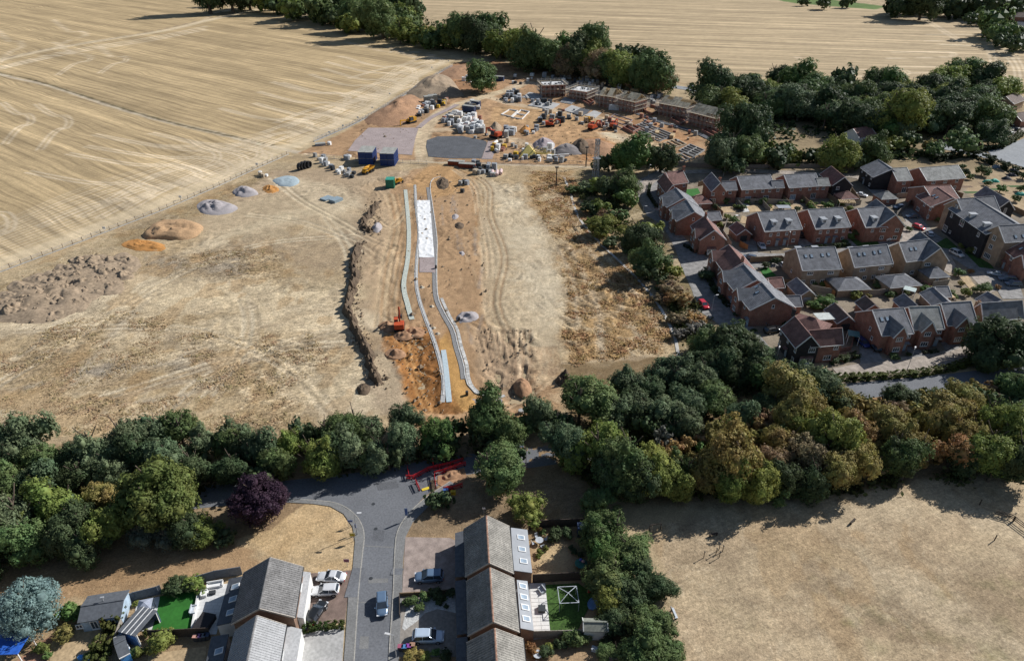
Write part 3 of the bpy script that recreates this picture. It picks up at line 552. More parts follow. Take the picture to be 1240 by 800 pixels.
def tree(cx, cy, w, key, group, noun='tree', hk=1.05, shape=None, label=None, rnd=random, foot=None, zc=None):
    """crown seen centred on (cx, cy), w pixels wide in the photograph"""
    t = (CAM_H-5)/(sp_+(cy-400)/FPX*cp_); w = w*(1.0 if noun != 'tree' else .90 if 'strip' in group else .94 if 'wood' in group and w > 40 else 1.02 if w > 40 else 1.12)*(1.14 if cy < 112 and w < 40 else 1); wm = w/(FPX/t); h = wm*hk*rnd.uniform(.92,1.1)*(1.28 if group in ('in the left roadside belt','in the middle belt beside the park','in the copse left of the junction') and cy > 500 else 1); bush = noun in ('bush','shrub')
    if not bush: h = max(h, 3.5); chalf = min(h*.52, wm*.85)
    else: h = wm*.75*hk; chalf = h*.52
    zc = (h-chalf)*(.82 if not bush else 1)
    for _ in range(3): t = (CAM_H-zc)/(sp_+(cy-400)/FPX*cp_); wm = w/(FPX/t)
    p = P(cx, cy, zc); base = (p.x, p.y, 0)
    d = t
    if shape: cm = shape
    elif w > 34: cm = rnd.choice(NEAR)
    elif w > 15: cm = rnd.choice(MIDC)
    else: cm = rnd.choice(LOWC)
    rt = empty(noun if noun != 'tree' else 'tree', base, rnd.uniform(0, 6.28), None, noun)
    c = bpy.data.objects.new('crown' if not bush else 'foliage', cm); link(c, rt); c.location = (0,0,zc)
    fl = .85; sx = wm/2*1.14; c.scale = (sx*rnd.uniform(.94,1.06), sx*rnd.uniform(.94,1.06), chalf/fl)
    c.rotation_euler = (rnd.uniform(-.12,.12), rnd.uniform(-.12,.12), 0)
    col, word = PAL[key]; f = rnd.uniform(.82,1.2); g = rnd.uniform(.92,1.08); f *= 2.25; c.color = (col[0]*f*g, col[1]*f, col[2]*f, 1)
    tr = bpy.data.objects.new('trunk' if not bush else 'stem', rnd.choice(TRUNKS)); link(tr, rt); tr.scale = (h*(.8 if not bush else 1.2), h*(.8 if not bush else 1.2), h)
    if label: rt['label'] = label
    TREES.setdefault(group, []).append((cx, rt, word, noun, label)); rt['group'] = group
    return rt
def thin_trees(keep=288):
    al = [(q, g) for g, L_ in TREES.items() for q in L_ if q[3] == 'tree' and not q[4]]
    def size(q): c = [k for k in q[1].children if k.name.startswith('crown')][0]; d = (Vector(q[1].location)-Vector((0,0,CAM_H))).length; return c.scale.x/d
    al.sort(key=lambda v: -size(v[0])); Vs = []; Fs = []; Cs = []; nv = 0
    protos = [crown_mesh('crown', 9, 620, .22, 61+i, .85, (.32,.5)) for i in range(3)]; arr = []
    for m in protos:
        v = np.empty(len(m.vertices)*3, np.float32); m.vertices.foreach_get('co', v); arr.append((v.reshape(-1,3), [tuple(p.vertices) for p in m.polygons]))
    for i, (q, g) in enumerate(al[keep:]):
        rt = q[1]; c = [k for k in rt.children if k.name.startswith('crown')][0]; v, f = arr[i%3]; M = Matrix.LocRotScale(rt.location+c.location, rt.rotation_euler, c.scale)
        Vs.append(v@np.array(M.to_3x3()).T+np.array(M.translation)); Fs += [tuple(a+nv for a in t) for t in f]; nv += len(v); Cs.append(np.tile(np.array(c.color), (len(v),1)))
        TREES[g].remove(q)
        for k in list(rt.children): bpy.data.objects.remove(k)
        bpy.data.objects.remove(rt)
    if not Vs: return
    me = bpy.data.meshes.new('background_trees'); me.from_pydata(np.concatenate(Vs).tolist(), [], Fs); at = me.attributes.new('Col', 'FLOAT_COLOR', 'POINT'); at.data.foreach_set('color', np.concatenate(Cs).astype(np.float32).ravel())
    m = FOL.copy(); m.name = 'foliage_mass'; t = m.node_tree; an = t.nodes.new('ShaderNodeAttribute'); an.attribute_name = 'Col'; hs = [n for n in t.nodes if n.type == 'HUE_SAT'][0]; t.links.new(an.outputs['Color'], hs.inputs['Color']); me.materials.append(m)
    tag(link(bpy.data.objects.new('background_trees', me)), 'smaller trees that fill the far hedgerows and woods as one mass', 'trees', kind='stuff')
def finish_trees():
    thin_trees()
    for g, L_ in TREES.items():
        L_.sort(key=lambda q: q[0]); n = 0; cnt = {}
        if len(L_) == 1:
            if not L_[0][4]: L_[0][1]['label'] = f'{L_[0][2]} {L_[0][3]} {g}'
            del L_[0][1]['group']; continue
        ws = [q[2] for q in L_]
        for cx, o, word, noun, lab in L_:
            i = cnt.get(word, 0); cnt[word] = i+1; m = ws.count(word)
            if lab: continue
            o['label'] = f'{word} {noun} {g}, ' + ('the only one of that colour' if m == 1 else (ordn(i)+' such from the left'))
def row(group, data, noun='tree', **k):
    data = list(data)
    if 'hedgerow' in group or 'unfinished' in group:
        data += [((a[0]+b[0])/2+1, (a[1]+b[1])/2+(5 if a[0] < 500 else 3), 19+(i%3)*3, 'DGO'[i%3]) for i, (a, b) in enumerate(zip(data, data[1:])) if abs(a[0]-b[0]) < 32]
        if 'unfinished' in group: data += [(622+k*9.2, 57+k*2.05+(k%2)*3, 24+(k%3)*4, 'DGOW'[k%4]) for k in range(20)]
    if 'wood beyond' in group: data += [(858+k*13.5, 112+(k%3)*9, 34+(k%4)*4, 'DGOD'[k%4]) for k in range(26)]
    for d in data:
        if group.startswith('in the middle') and 930 < d[0] < 1185 and d[3] in 'OG' and (d[0]*7+d[1])%3 < 1.6: d = (d[0], d[1], d[2], 'Y', *d[4:])
        if group.startswith('in the middle') and 1015 < d[0] < 1170 and d[1] < 499: d = (d[0], d[1]+8, d[2]*.9, *d[3:])
        tree(d[0], d[1], d[2], d[3], group, noun, hk=d[4] if len(d) > 4 else k.get('hk', 1.05), rnd=TR)
TR = random.Random(77)
row('in the hedgerow between the two stubble fields', [(250,-8,34,'D'),(278,-8,34,'D'),(300,-6,30,'D'),(326,0,22,'G'),(345,5,22,'D'),(362,10,22,'G'),(352,-6,30,'D'),(380,14,26,'G'),(385,-2,32,'D'),(398,18,20,'G'),(408,4,32,'D'),(414,22,20,'D'),(432,21,28,'G'),(436,6,34,'D'),(448,26,22,'G'),(462,25,32,'G'),(462,6,34,'D'),(481,22,24,'G'),(484,8,30,'D'),(497,12,22,'D'),(478,34,18,'D'),(488,37,17,'O'),(499,26,18,'G'),
 (503,42,18,'W'),(513,42,18,'R'),(523,43,16,'Y'),(530,46,16,'D'),(540,38,22,'G'),(548,46,24,'D'),(561,41,32,'G'),(575,48,28,'D'),(588,44,34,'G'),(600,52,26,'D'),(610,56,22,'D'),(616,47,20,'G')])
row('in the belt behind the unfinished houses', [(624,52,22,'D'),(632,60,20,'D'),(648,60,38,'G',1.15),(664,68,22,'D'),(676,66,24,'O'),(690,68,30,'L'),(706,62,38,'G',1.15),(716,76,26,'O'),(728,72,22,'G'),(738,78,24,'W'),(748,80,24,'O'),(751,66,20,'D'),(762,84,22,'O'),(772,70,20,'D',1.2),(776,90,26,'W'),(786,92,22,'D'),(797,90,36,'G',1.15)])
row('in the wood beyond the new estate', [(864,108,34,'D',1.2),(876,100,26,'D'),(889,104,30,'D'),(906,104,26,'O'),(920,108,26,'D'),(936,95,30,'D'),(950,102,26,'G'),(965,100,34,'L'),(985,106,32,'G'),(1003,103,24,'D'),(1022,98,26,'D',1.25),(1035,108,24,'G'),(1060,103,42,'G'),(1080,107,34,'L'),(1100,112,24,'D'),(1118,108,30,'D'),(1165,96,52,'G'),(1190,102,44,'D'),(1206,110,32,'O'),(1148,104,34,'O'),
 (930,122,34,'D'),(950,128,40,'B'),(968,132,48,'B'),(990,130,38,'G'),(1000,142,44,'D'),(1022,134,44,'G'),(1042,128,42,'D'),(1050,148,40,'D'),(1066,136,46,'G'),(1086,140,58,'O',1.2),(1078,152,36,'L'),(1112,132,48,'D'),(1128,144,42,'D'),(1108,150,36,'B'),(1150,122,46,'D'),(1165,138,56,'D'),(1150,148,40,'D'),(1184,140,50,'D'),(1200,146,54,'G'),(1210,138,30,'D'),(1190,160,36,'D')], hk=.85)
row('between the building site and the estate', [(905,160,48,'D',1.3),(885,182,40,'D'),(898,186,34,'G'),(868,188,32,'B'),(878,200,26,'D'),(790,188,24,'D'),(801,192,28,'D',1.3),(766,192,48,'L',1.0),(748,196,24,'D'),(922,184,26,'O'),(936,190,28,'D'),(950,184,22,'G'),(965,190,20,'O'),(990,188,24,'D'),(1013,184,46,'O'),(1030,192,24,'D'),(1046,184,38,'G'),(1060,190,24,'D'),(1075,178,18,'O'),(1088,174,20,'O'),(1104,172,24,'D'),(1098,158,24,'B'),(1123,176,18,'Y'),(1134,180,20,'G'),(1160,170,32,'G'),(726,200,14,'D')])
row('in the far corner past the north field', [(1000,3,14,'D'),(1026,3,12,'D'),(1078,4,22,'D'),(1090,7,26,'D'),(1100,-2,30,'G'),(1118,6,30,'D'),(1128,2,26,'G'),(1145,10,20,'D'),(1158,9,22,'D'),(1166,12,18,'G'),(1180,6,26,'D'),(1192,9,26,'D'),(1206,3,30,'D'),(1220,6,28,'D'),(1236,4,30,'D'),(1180,22,16,'D'),(1190,26,12,'D'),(1196,32,16,'O'),(1207,28,30,'G'),(1214,38,20,'G'),(1224,42,22,'G'),(1234,40,20,'G'),(1216,48,18,'D'),(1230,52,20,'D'),(1240,50,18,'D'),(975,2,10,'D'),(1200,-4,40,'D'),(1235,-6,40,'D')])
tree(583,96,34,'G','standing alone on a green patch inside the building site', hk=.9, rnd=TR)
row('on the overgrown strip beside the estate', [(697,230,22,'G',.7),(706,224,20,'B',.7),(722,222,28,'O'),(738,228,34,'D'),(750,226,44,'G'),(757,240,26,'L'),(712,252,26,'D',.8),(728,250,22,'O'),(737,262,28,'W'),(735,276,38,'O',.8),(752,264,30,'G'),(720,268,22,'O',.7),(742,292,24,'D',.8),(770,286,46,'D'),(782,280,34,'O'),(764,304,30,'D',.8),(797,312,50,'G'),(786,328,34,'D'),(800,340,30,'D',.8),(818,332,28,'O'),(815,348,36,'W',.8),(806,362,26,'W',.7),(828,364,32,'R',.8),(820,384,28,'W',.6),(836,385,24,'R',.7),(846,398,24,'K',.7),(826,404,22,'K',.6),(858,398,20,'B',.8)], noun='tree')
row('in the middle belt beside the park', [(867,415,38,'G'),(888,424,46,'D'),(908,422,42,'D'),(922,432,30,'B'),(850,438,30,'D'),(870,444,44,'D'),(893,448,36,'D'),(915,447,44,'D'),(852,452,36,'B'),(817,460,48,'B'),(838,462,38,'D'),(795,456,38,'B'),(770,472,40,'B'),(762,486,32,'D'),(784,478,34,'D'),(780,496,34,'B'),(800,498,44,'B'),(752,504,32,'B'),(742,516,24,'B'),(840,492,36,'B'),(860,480,30,'B'),(878,486,46,'G'),(822,502,24,'O'),(898,508,32,'B'),(930,462,40,'G'),(952,476,58,'G'),(975,468,36,'D'),(936,492,34,'D'),(1000,468,42,'B'),(1012,486,34,'G'),(988,486,32,'D'),(834,512,34,'B'),(815,522,28,'D'),(800,528,24,'K'),(784,520,28,'D'),(866,527,30,'Y'),(882,516,26,'O'),(852,530,22,'W'),(910,518,26,'R'),(924,512,24,'W'),(898,528,26,'Y'),(816,545,26,'R'),(832,540,24,'R'),(850,547,20,'L'),(868,550,28,'Y'),(884,540,24,'K'),(905,542,24,'R'),(925,532,28,'Y'),
 (702,492,66,'G',.95),(650,505,34,'B',1.1),(626,520,26,'G'),(672,512,24,'D'),(690,538,40,'B'),(706,552,42,'O'),(722,548,56,'O'),(742,560,52,'G'),(760,556,64,'G'),(738,580,44,'D'),(765,585,48,'D'),(784,572,46,'O'),(800,578,46,'O'),(812,560,30,'Y'),(832,575,38,'G'),(846,578,40,'Y'),(820,592,34,'O'),(872,566,34,'O'),(897,566,66,'Y'),(884,588,44,'O'),(912,585,42,'O'),
 (990,504,34,'Y'),(957,508,46,'Y'),(940,510,30,'W'),(970,520,34,'O'),(1028,500,30,'D'),(1045,486,34,'Y'),(1034,512,30,'Y'),(1058,502,30,'O'),(1070,494,38,'Y'),(1090,480,38,'D'),(1082,500,30,'W'),(1114,480,26,'O'),(1105,498,34,'Y'),(1126,492,30,'G'),(1120,512,30,'G'),(1080,520,44,'O'),(1062,524,32,'Y'),(1162,470,34,'B'),(1146,482,28,'B'),(1186,472,30,'Y'),(1205,478,26,'W'),(1174,486,32,'O'),(1200,490,30,'G'),(1230,476,40,'G'),(1150,500,44,'O'),(1136,518,36,'O'),(1176,508,36,'Y'),(1196,506,40,'O'),(1225,506,48,'G'),(1240,490,34,'D'),(1157,524,38,'Y'),(1155,548,44,'R'),(1136,550,30,'R'),(1085,546,52,'G'),(1112,550,48,'G'),(1098,562,40,'D'),(1005,542,60,'O'),(984,540,34,'R'),(1036,530,38,'R'),(1052,536,30,'O'),(1052,556,30,'W'),(1026,562,46,'Y'),(1004,572,48,'O'),(955,540,46,'Y'),(936,530,30,'G'),(968,560,46,'W'),(944,576,38,'D'),(926,560,36,'W'),(986,580,38,'D'),(930,590,30,'G'),(1196,544,58,'O'),(1180,528,38,'O'),(1222,538,52,'O'),(1232,556,52,'D'),(1204,566,44,'D'),(1180,560,36,'D')])
tree(1210,420,60,'D','', label='large dark tree at the end of the curved block-paved street', rnd=TR); tree(1232,432,46,'G','', label='smaller green tree right of the large dark tree by the curved street', rnd=TR); tree(1196,438,34,'D','', label='low dark tree left of the large dark tree by the curved street', rnd=TR); tree(1232,405,40,'G','', label='green tree behind the large dark tree by the curved street', rnd=TR)
TREES.pop('')
row('in the left roadside belt', [(-10,548,50,'B'),(25,550,58,'B'),(60,560,40,'G'),(50,590,44,'B'),(5,590,50,'G'),(112,546,54,'B'),(88,560,40,'D'),(150,536,54,'B'),(178,532,36,'G'),(192,526,46,'B'),(220,528,46,'G'),(240,545,36,'B'),(205,556,48,'B'),(135,566,44,'B'),(165,560,40,'D'),(98,580,40,'D'),(232,566,38,'D'),(275,542,34,'G'),(292,536,40,'B'),(303,552,40,'D'),(282,565,34,'D'),(318,545,42,'B'),(334,560,32,'G'),(325,575,30,'D'),
 (364,518,26,'B'),(360,535,32,'O'),(380,528,30,'D'),(395,528,46,'G'),(378,552,44,'O'),(400,552,38,'D'),(430,515,42,'G'),(452,528,42,'B'),(422,548,42,'B'),(438,560,32,'G'),(460,548,34,'B'),(485,515,32,'B'),(487,540,38,'B'),(470,556,30,'D'),(530,535,36,'L'),(519,548,24,'D'),(544,543,24,'D'),(552,520,20,'D',1.3),(590,508,54,'G'),(574,528,26,'D'),(612,520,36,'G'),(598,536,26,'D'),(628,546,22,'D',.8)])
row('in the copse left of the junction', [(25,630,66,'B'),(62,622,58,'O'),(15,602,50,'G'),(100,640,50,'D'),(86,612,42,'B'),(132,636,48,'O'),(122,612,34,'Y'),(36,662,52,'G'),(4,652,50,'O'),(75,660,42,'D'),(-14,680,44,'D'),(108,664,34,'D'),(232,640,36,'D'),(254,636,38,'O',.7),(262,648,26,'D',.6)])
PAL['Q'] = ((.070,.080,.024),'yellowish green')
tree(194,604,98,'Q','rounded tree with dense crown in the copse left of the junction', shape=ROUND, hk=.95, rnd=TR)
PAL['J'] = ((.075,.085,.062),'greyish green')
tree(170,648,50,'J','in front of the large yellowish green tree in the copse', hk=1.0, shape=SPARSE, rnd=TR); tree(200,652,44,'J','thin and wispy in front of the large yellowish green tree', hk=.9, shape=SPARSE, rnd=TR)
tree(313,607,72,'P','beside the grass triangle at the junction', shape=ROUND, hk=.95, rnd=TR)
tree(34,738,78,'S','conifer at the bottom left garden corner', shape=CEDAR, hk=.9, rnd=TR)
tree(590,569,64,'G','standing between the red barriers and the grey roofed houses', shape=NEAR[1], hk=1.1, rnd=TR)
tree(634,608,50,'O','loose crowned tree just behind the first grey roofed house', hk=.85, shape=SPARSE, rnd=TR)
tree(533,607,27,'D','dark conical evergreen left of the barriers tree', shape=MIDC[2], hk=1.1, rnd=TR)
row('behind the gardens beside the park', [(728,613,34,'G'),(746,644,58,'G'),(738,668,44,'L'),(756,666,50,'G'),(745,692,52,'G'),(766,688,40,'D'),(796,704,42,'D'),(786,716,30,'D'),(744,730,34,'O'),(764,728,40,'D'),(775,752,48,'G'),(750,762,40,'D'),(796,772,46,'G'),(775,790,58,'G'),(812,790,40,'G'),(746,790,34,'G'),(800,815,50,'G')], hk=.95)
# ================================================================ MATERIALS FOR BUILDINGS
def wallm(name, c1, c2, mo): return add_brick(mat(name, c1, .9), .225, .075, mo, c1, c2, .010, 'wall', .3)
M_RED = wallm('red_brick', (.25,.085,.055), (.31,.115,.072), (.30,.25,.21)); M_BUFF = wallm('buff_brick', (.36,.25,.16), (.30,.20,.13), (.38,.33,.27))
M_OLDB = wallm('brown_brick', (.25,.14,.085), (.20,.105,.065), (.28,.24,.2)); M_CLAD = add_brick(mat('black_cladding', (.035,.036,.04), .7), 4, .15, (.012,.012,.014), (.038,.038,.042), (.03,.03,.034), .02, 'wall', .6)
def roofm(name, c1, c2, w, h, k=.3, mort=.02):
    m = mat(name, c1, .85); add_brick(m, w, h, tuple(x*.55 for x in c1), c1, c2, mort, 'wall', .5, noise_amt=k)
    t = m.node_tree; br = [n for n in t.nodes if n.type == 'TEX_BRICK'][0]; sx = [n for n in t.nodes if n.type == 'SEPXYZ'][0]; cx = [n for n in t.nodes if n.type == 'COMBXYZ'][0]
    t.links.new(sx.outputs[0], cx.inputs[0]); return m
R_GREY = roofm('grey_slate', (.215,.22,.235), (.18,.185,.20), .5, .19); R_PALE = roofm('pale_slate', (.33,.33,.31), (.28,.285,.27), .5, .19); R_PLUM = roofm('plum_tile', (.25,.135,.115), (.20,.11,.095), .3, .17); R_BROWN = roofm('brown_tile', (.17,.125,.105), (.14,.105,.09), .3, .17)
R_OLD = mat('old_concrete_tile', (.30,.285,.255), .95, .22, 3, .5, var2=.3, scale2=.5); R_OLD2 = mat('dark_concrete_tile', (.215,.21,.205), .95, .22, 3, .4, var2=.2, scale2=.5); R_OLD3 = mat('pale_concrete_tile', (.37,.375,.38), .95, .12, 3, .3, var2=.12, scale2=.5)
M_WHITE = mat('white_plastic', (.78,.78,.76), .4, .05); M_GLASS = mat('window_glass', (.045,.06,.08), .08, .3, .6, spec=.8); M_GLASSB = mat('pale_window_glass', (.30,.38,.46), .15, .2, .6, spec=.8)
M_FELT = mat('flat_roof_felt', (.11,.12,.135), .9, .15, 2, .2); M_GREYR = mat('grey_sheet_roof', (.30,.32,.345), .6, .06, 1); M_DOOR = mat('painted_door', (.35,.42,.48), .4); M_CHIM = mat('chimney_clay', (.36,.17,.10), .9)
M_MORTAR = mat('mortar_verge', (.42,.38,.33), .9, .2, 5); M_RENDER = mat('white_render', (.72,.71,.68), .8, .06, 2); M_RIDGE = mat('terracotta_ridge', (.34,.20,.14), .9, .35, 3)
M_WOOD = mat('fence_timber', (.27,.19,.12), .9, .25, 4, .3); M_WOODG = mat('weathered_timber', (.30,.27,.23), .9, .2, 4, .3); M_WOODO = mat('orange_timber', (.42,.20,.08), .85, .2, 4, .3); M_DARKM = mat('dark_metal', (.05,.055,.06), .5); M_GALV = mat('galvanised_steel', (.42,.43,.44), .45, .15, 4, metal=.3)
WC = {}
def win_proto(w, h, n, glass):
    k = (round(w,2), round(h,2), n, glass.name)
    if k not in WC:
        f = MB(); t = .09; f.box((0,-.03,h/2-t/2),(w,.10,t)).box((0,-.03,-h/2+t/2),(w,.10,t)).box((0,-.06,-h/2-.04),(w+.12,.18,.06))
        for i in range(n+1): f.box((-w/2+t/2+(w-t)*i/n,-.03,0),(t if i in (0,n) else .07,.098,h-2*t))
        fo = f.build('window', M_WHITE); g = MB().box((0,-.012,0),(w-.05,.03,h-.05)).build('pane', glass)
        WC[k] = (fo.data, g.data); bpy.data.objects.remove(fo); bpy.data.objects.remove(g)
    return WC[k]
def add_window(par, loc, rz, w, h, n=2, glass=None, name='window'):
    a, b = win_proto(w, h, n, glass or M_GLASS); o = link(bpy.data.objects.new(name, a), par); o.location = loc; o.rotation_euler = (0,0,rz); g = link(bpy.data.objects.new('pane', b), o); return o
DC = {}
def add_door(par, loc, rz, w=.95, h=2.05, m=None):
    m = m or M_DOOR; k = (w, h, m.name)
    if k not in DC: DC[k] = (MB().box((0,-.04,0),(w,.1,h)).build('door', m).data, MB().box((w*.35,-.11,0),(.06,.06,.14)).build('handle', M_GALV).data); [bpy.data.objects.remove(o) for o in [o for o in bpy.data.objects if o.name.startswith(('door','handle')) and o.parent is None]]
    o = link(bpy.data.objects.new('door', DC[k][0]), par); o.location = loc; o.rotation_euler = (0,0,rz); link(bpy.data.objects.new('handle', DC[k][1]), o); return o
def slab(mb, a, b, c, d, th=.14):
    """sloping slab from four top corners (counter-clockwise seen from above)"""
    q = [Vector(v) for v in (a,b,c,d)]; n = (q[1]-q[0]).cross(q[3]-q[0]).normalized()
    if n.z < 0: q = q[::-1]; n = -n
    lo = [v-n*th for v in q]; return mb.add(q+lo, [(0,1,2,3),(7,6,5,4)]+[(i,4+i,4+(i+1)%4,(i+1)%4) for i in range(4)])
def courses(mb, L, y0, z0, y1, z1, n, lift=.045, x0=None, ntile=0):
    """stepped tile courses on one slope, from the eave (y0, z0) to the ridge (y1, z1)"""
    a = -L/2 if x0 is None else x0; b = a+L
    for i in range(n):
        ya, za = y0+(y1-y0)*i/n, z0+(z1-z0)*i/n; yb, zb = y0+(y1-y0)*(i+1.05)/n, z0+(z1-z0)*(i+1.05)/n
        mb.add([(a,ya,za+lift+.02),(b,ya,za+lift+.02),(b,yb,zb+.012),(a,yb,zb+.012),(a,ya,za-.02),(b,ya,za-.02)], [(0,1,2,3) if y1 > y0 else (3,2,1,0),(4,5,1,0) if y1 > y0 else (0,1,5,4),(0,3,4),(1,5,2)])
def rolls(mb, L, y0, z0, y1, z1, step, w=.10, x0=None, hh=.09):
    a = -L/2 if x0 is None else x0; k = int(L/step)
    for i in range(k):
        x = a+step*(i+.5); mb.bar((x,y0,z0+.07),(x,y1,z1+.07), w, hh, 4)
def house(name, label, cat, r1, r2, e=None, zr=8.2, ze=5.0, hw=None, wall=None, roof=None, group=None, wins=(), hip=(0,0), ov=.28, trim=True, near=False, doors=(), chim=(), lights=(), dormers=(), wings=(), parent=None, gutter=True, ground_z=0, par=None, rollm=None, ext=(0,0), ridgem=None, gablem=None):
    a = P(*r1, zr); b = P(*r2, zr); d = (b-a); d.z = 0; L = d.length; d.normalize(); ang = math.atan2(d.y, d.x); nrm = Vector((-d.y, d.x, 0))
    if e is not None: q = P(*e, ze); hw = abs((q-a).dot(nrm))
    a = a-d*ext[0]; b = b+d*ext[1]; L = (b-a).length
    wall = wall or M_RED; roof = roof or R_GREY
    c = (a+b)/2; c.z = 0
    rt = par or empty(name, c, ang, label, cat, group)
    if par is not None:   # a wing of another building: keep the frame of its own through local coordinates
        inv = Matrix.Translation(-par.location); M = Matrix.Rotation(-par.rotation_euler.z, 4, 'Z') @ Matrix.Translation(c-par.location) @ Matrix.Rotation(ang, 4, 'Z')
        loc = M.to_translation(); rz = M.to_euler().z
    else: loc = Vector((0,0,0)); rz = 0
    def put(o): o.location = Matrix.Rotation(rz,4,'Z') @ o.location + loc; o.rotation_euler.z += rz; return o
    wl = L-2*ov if not hip[0] and not hip[1] else L-2*ov; ww = hw-ov; zt = ze+(zr-ze)*ov/hw-.1; slope = (zr-ze)/hw
    h0, h1 = (hw if hip[0] else 0), (hw if hip[1] else 0)
    # ridge given end to end: hipped ends reach hw beyond it
    xl, xr = -L/2-h0, L/2+h1
    wxl, wxr = xl+ov, xr-ov
    m = MB(); g0, g1 = (0 if hip[0] else 1), (0 if hip[1] else 1)
    zg = zr-.16
    vs = [(wxl,-ww,ground_z),(wxr,-ww,ground_z),(wxr,ww,ground_z),(wxl,ww,ground_z),(wxl,-ww,zt),(wxr,-ww,zt),(wxr,ww,zt),(wxl,ww,zt)]; fs = [(0,1,5,4),(2,3,7,6)]
    if g0: vs.append((wxl,0,zg)); fs.append((3,0,4,len(vs)-1,7))
    else: fs.append((3,0,4,7))
    if g1: vs.append((wxr,0,zg)); fs.append((1,2,6,len(vs)-1,5))
    else: fs.append((1,2,6,5))
    put(m.add(vs, fs).build('wall' if par is None else 'wing_wall', wall, rt))
    # roof
    m = MB(); R1 = (-L/2,0,zr); R2 = (L/2,0,zr)
    for s in (-1, 1):
        A = (xl, s*hw, ze); B = (xr, s*hw, ze); th = .14
        q = [A,B,R2,R1] if s < 0 else [B,A,R1,R2]
        m.add([Vector(v) for v in q]+[Vector(v)-Vector((0,0,th)) for v in q], [(0,1,2,3),(7,6,5,4),(0,4,5,1),(1,5,6,2),(3,7,4,0)])
    if hip[0]: m.add([(xl,hw,ze),(xl,-hw,ze),R1,(xl,hw,ze-.14),(xl,-hw,ze-.14)], [(0,1,2),(0,3,4,1)])
    if hip[1]: m.add([(xr,-hw,ze),(xr,hw,ze),R2,(xr,-hw,ze-.14),(xr,hw,ze-.14)], [(0,1,2),(0,3,4,1)])
    ro = put(m.build('roof' if par is None else 'wing_roof', roof, rt))
    if near:
        for s in (-1, 1):
            mm = MB(); courses(mm, L-.1, s*hw, ze, 0, zr, max(8, int(math.hypot(hw, zr-ze)/.34))); put(mm.build('roof_course', roof, rt)); mm = MB(); rolls(mm, L-.2, s*hw, ze, 0, zr, .36, hh=.10 if s < 0 else .035); put(mm.build('tile_roll', rollm or roof, rt))['kind'] = 'stuff'
    m = MB().bar((-L/2,0,zr+.03),(L/2,0,zr+.03),.28,.14,6); put(m.build('ridge_tiles', ridgem or (R_OLD2 if near else roof), rt))
    if trim:
        for s, gg in ((-1,g0),(1,g1)):
            if not gg: continue
            m = MB(); x = s*(L/2-.02)
            for t in (-1,1): m.bar((x,t*(hw-.02),ze-.05),(x,0,zr-.04),.10,.26)
            put(m.build('bargeboard', M_WHITE if not near else M_MORTAR, rt))
    if gutter:
        for s in (-1,1): put(MB().bar((xl+.05,s*(hw+.06),ze-.12),(xr-.05,s*(hw+.06),ze-.12),.12,.12).build('gutter', M_WHITE if not near else M_DARKM, rt))
    SIDE = dict(F=(0, lambda u: (u,-ww,0)), B=(math.pi, lambda u: (u,ww,0)), L=(-math.pi/2, lambda u: (wxl,u,0)), R=(math.pi/2, lambda u: (wxr,u,0)))
    for w_ in wins:
        sd, u, z, w, h = w_[:5]; n = w_[5] if len(w_) > 5 else 2; gl = w_[6] if len(w_) > 6 else None
        ang_, fn = SIDE[sd]; p = fn(u); put(add_window(rt, Vector((p[0],p[1],z)), ang_, w, h, n, gl))
    for sd, u in doors:
        ang_, fn = SIDE[sd]; p = fn(u); put(add_door(rt, Vector((p[0],p[1],1.05)), ang_))
        o = MB().box((0,-.45,0),(1.5,.9,.12),tilt=('X',R(12))).build('porch_roof', roof, rt); o.location = (p[0],p[1],2.4); o.rotation_euler = (0,0,ang_); put(o)
    for x, y in chim:
        zb = zr-abs(y)*slope; o = MB().box((0,0,0),(.9,.55,1.9)).box((0,0,.98),(1.02,.67,.12)).build('chimney', wall, rt); o.location = (x,y,zb+.35); put(o)
        for k in (-.22,.22): q_ = MB().lathe([(.12,0),(.10,.4)],(k,0,1.04),8).build('chimney_pot', M_CHIM, o)
    for i_, (sd, u, f) in enumerate(lights):   # rooflights: f is the fraction up the slope
        s = -1 if sd == 'F' else 1; y = s*hw*(1-f); z = ze+(zr-ze)*f; th_ = math.atan2(zr-ze, hw)*(-s)
        o = MB().box((0,0,.05),(.85,1.15,.12)).build('rooflight', M_DARKM if not near else M_WHITE, rt); o.location = (u,y,z); o.rotation_euler = (th_,0,0)
        g = MB().box((0,0,.115),(.65,.95,.02)).build('pane', M_GLASSB, o)
        M4 = Matrix.Rotation(rz,4,'Z') @ Matrix.Rotation(th_,4,'X'); o.location = Matrix.Rotation(rz,4,'Z') @ o.location + loc; o.rotation_euler = M4.to_euler()
    for sd, u, f in dormers:
        s = -1 if sd == 'F' else 1; y = s*hw*(1-f); z = ze+(zr-ze)*f
        o = MB().box((0,.7,.0),(1.5,1.9,1.5)).build('dormer', M_WHITE, rt); o.location = (u,y,z+.25); o.rotation_euler = (0,0,0 if s < 0 else math.pi); put(o)
        MB().box((0,.62,.81),(1.9,2.3,.12)).build('dormer_roof', M_GREYR, o); q_ = link(bpy.data.objects.new('window', win_proto(1.0,1.0,2,M_GLASS)[0]), o); q_.location = (0,-.26,.05); link(bpy.data.objects.new('pane', win_proto(1.0,1.0,2,M_GLASS)[1]), o).location = (0,-.27,.05)
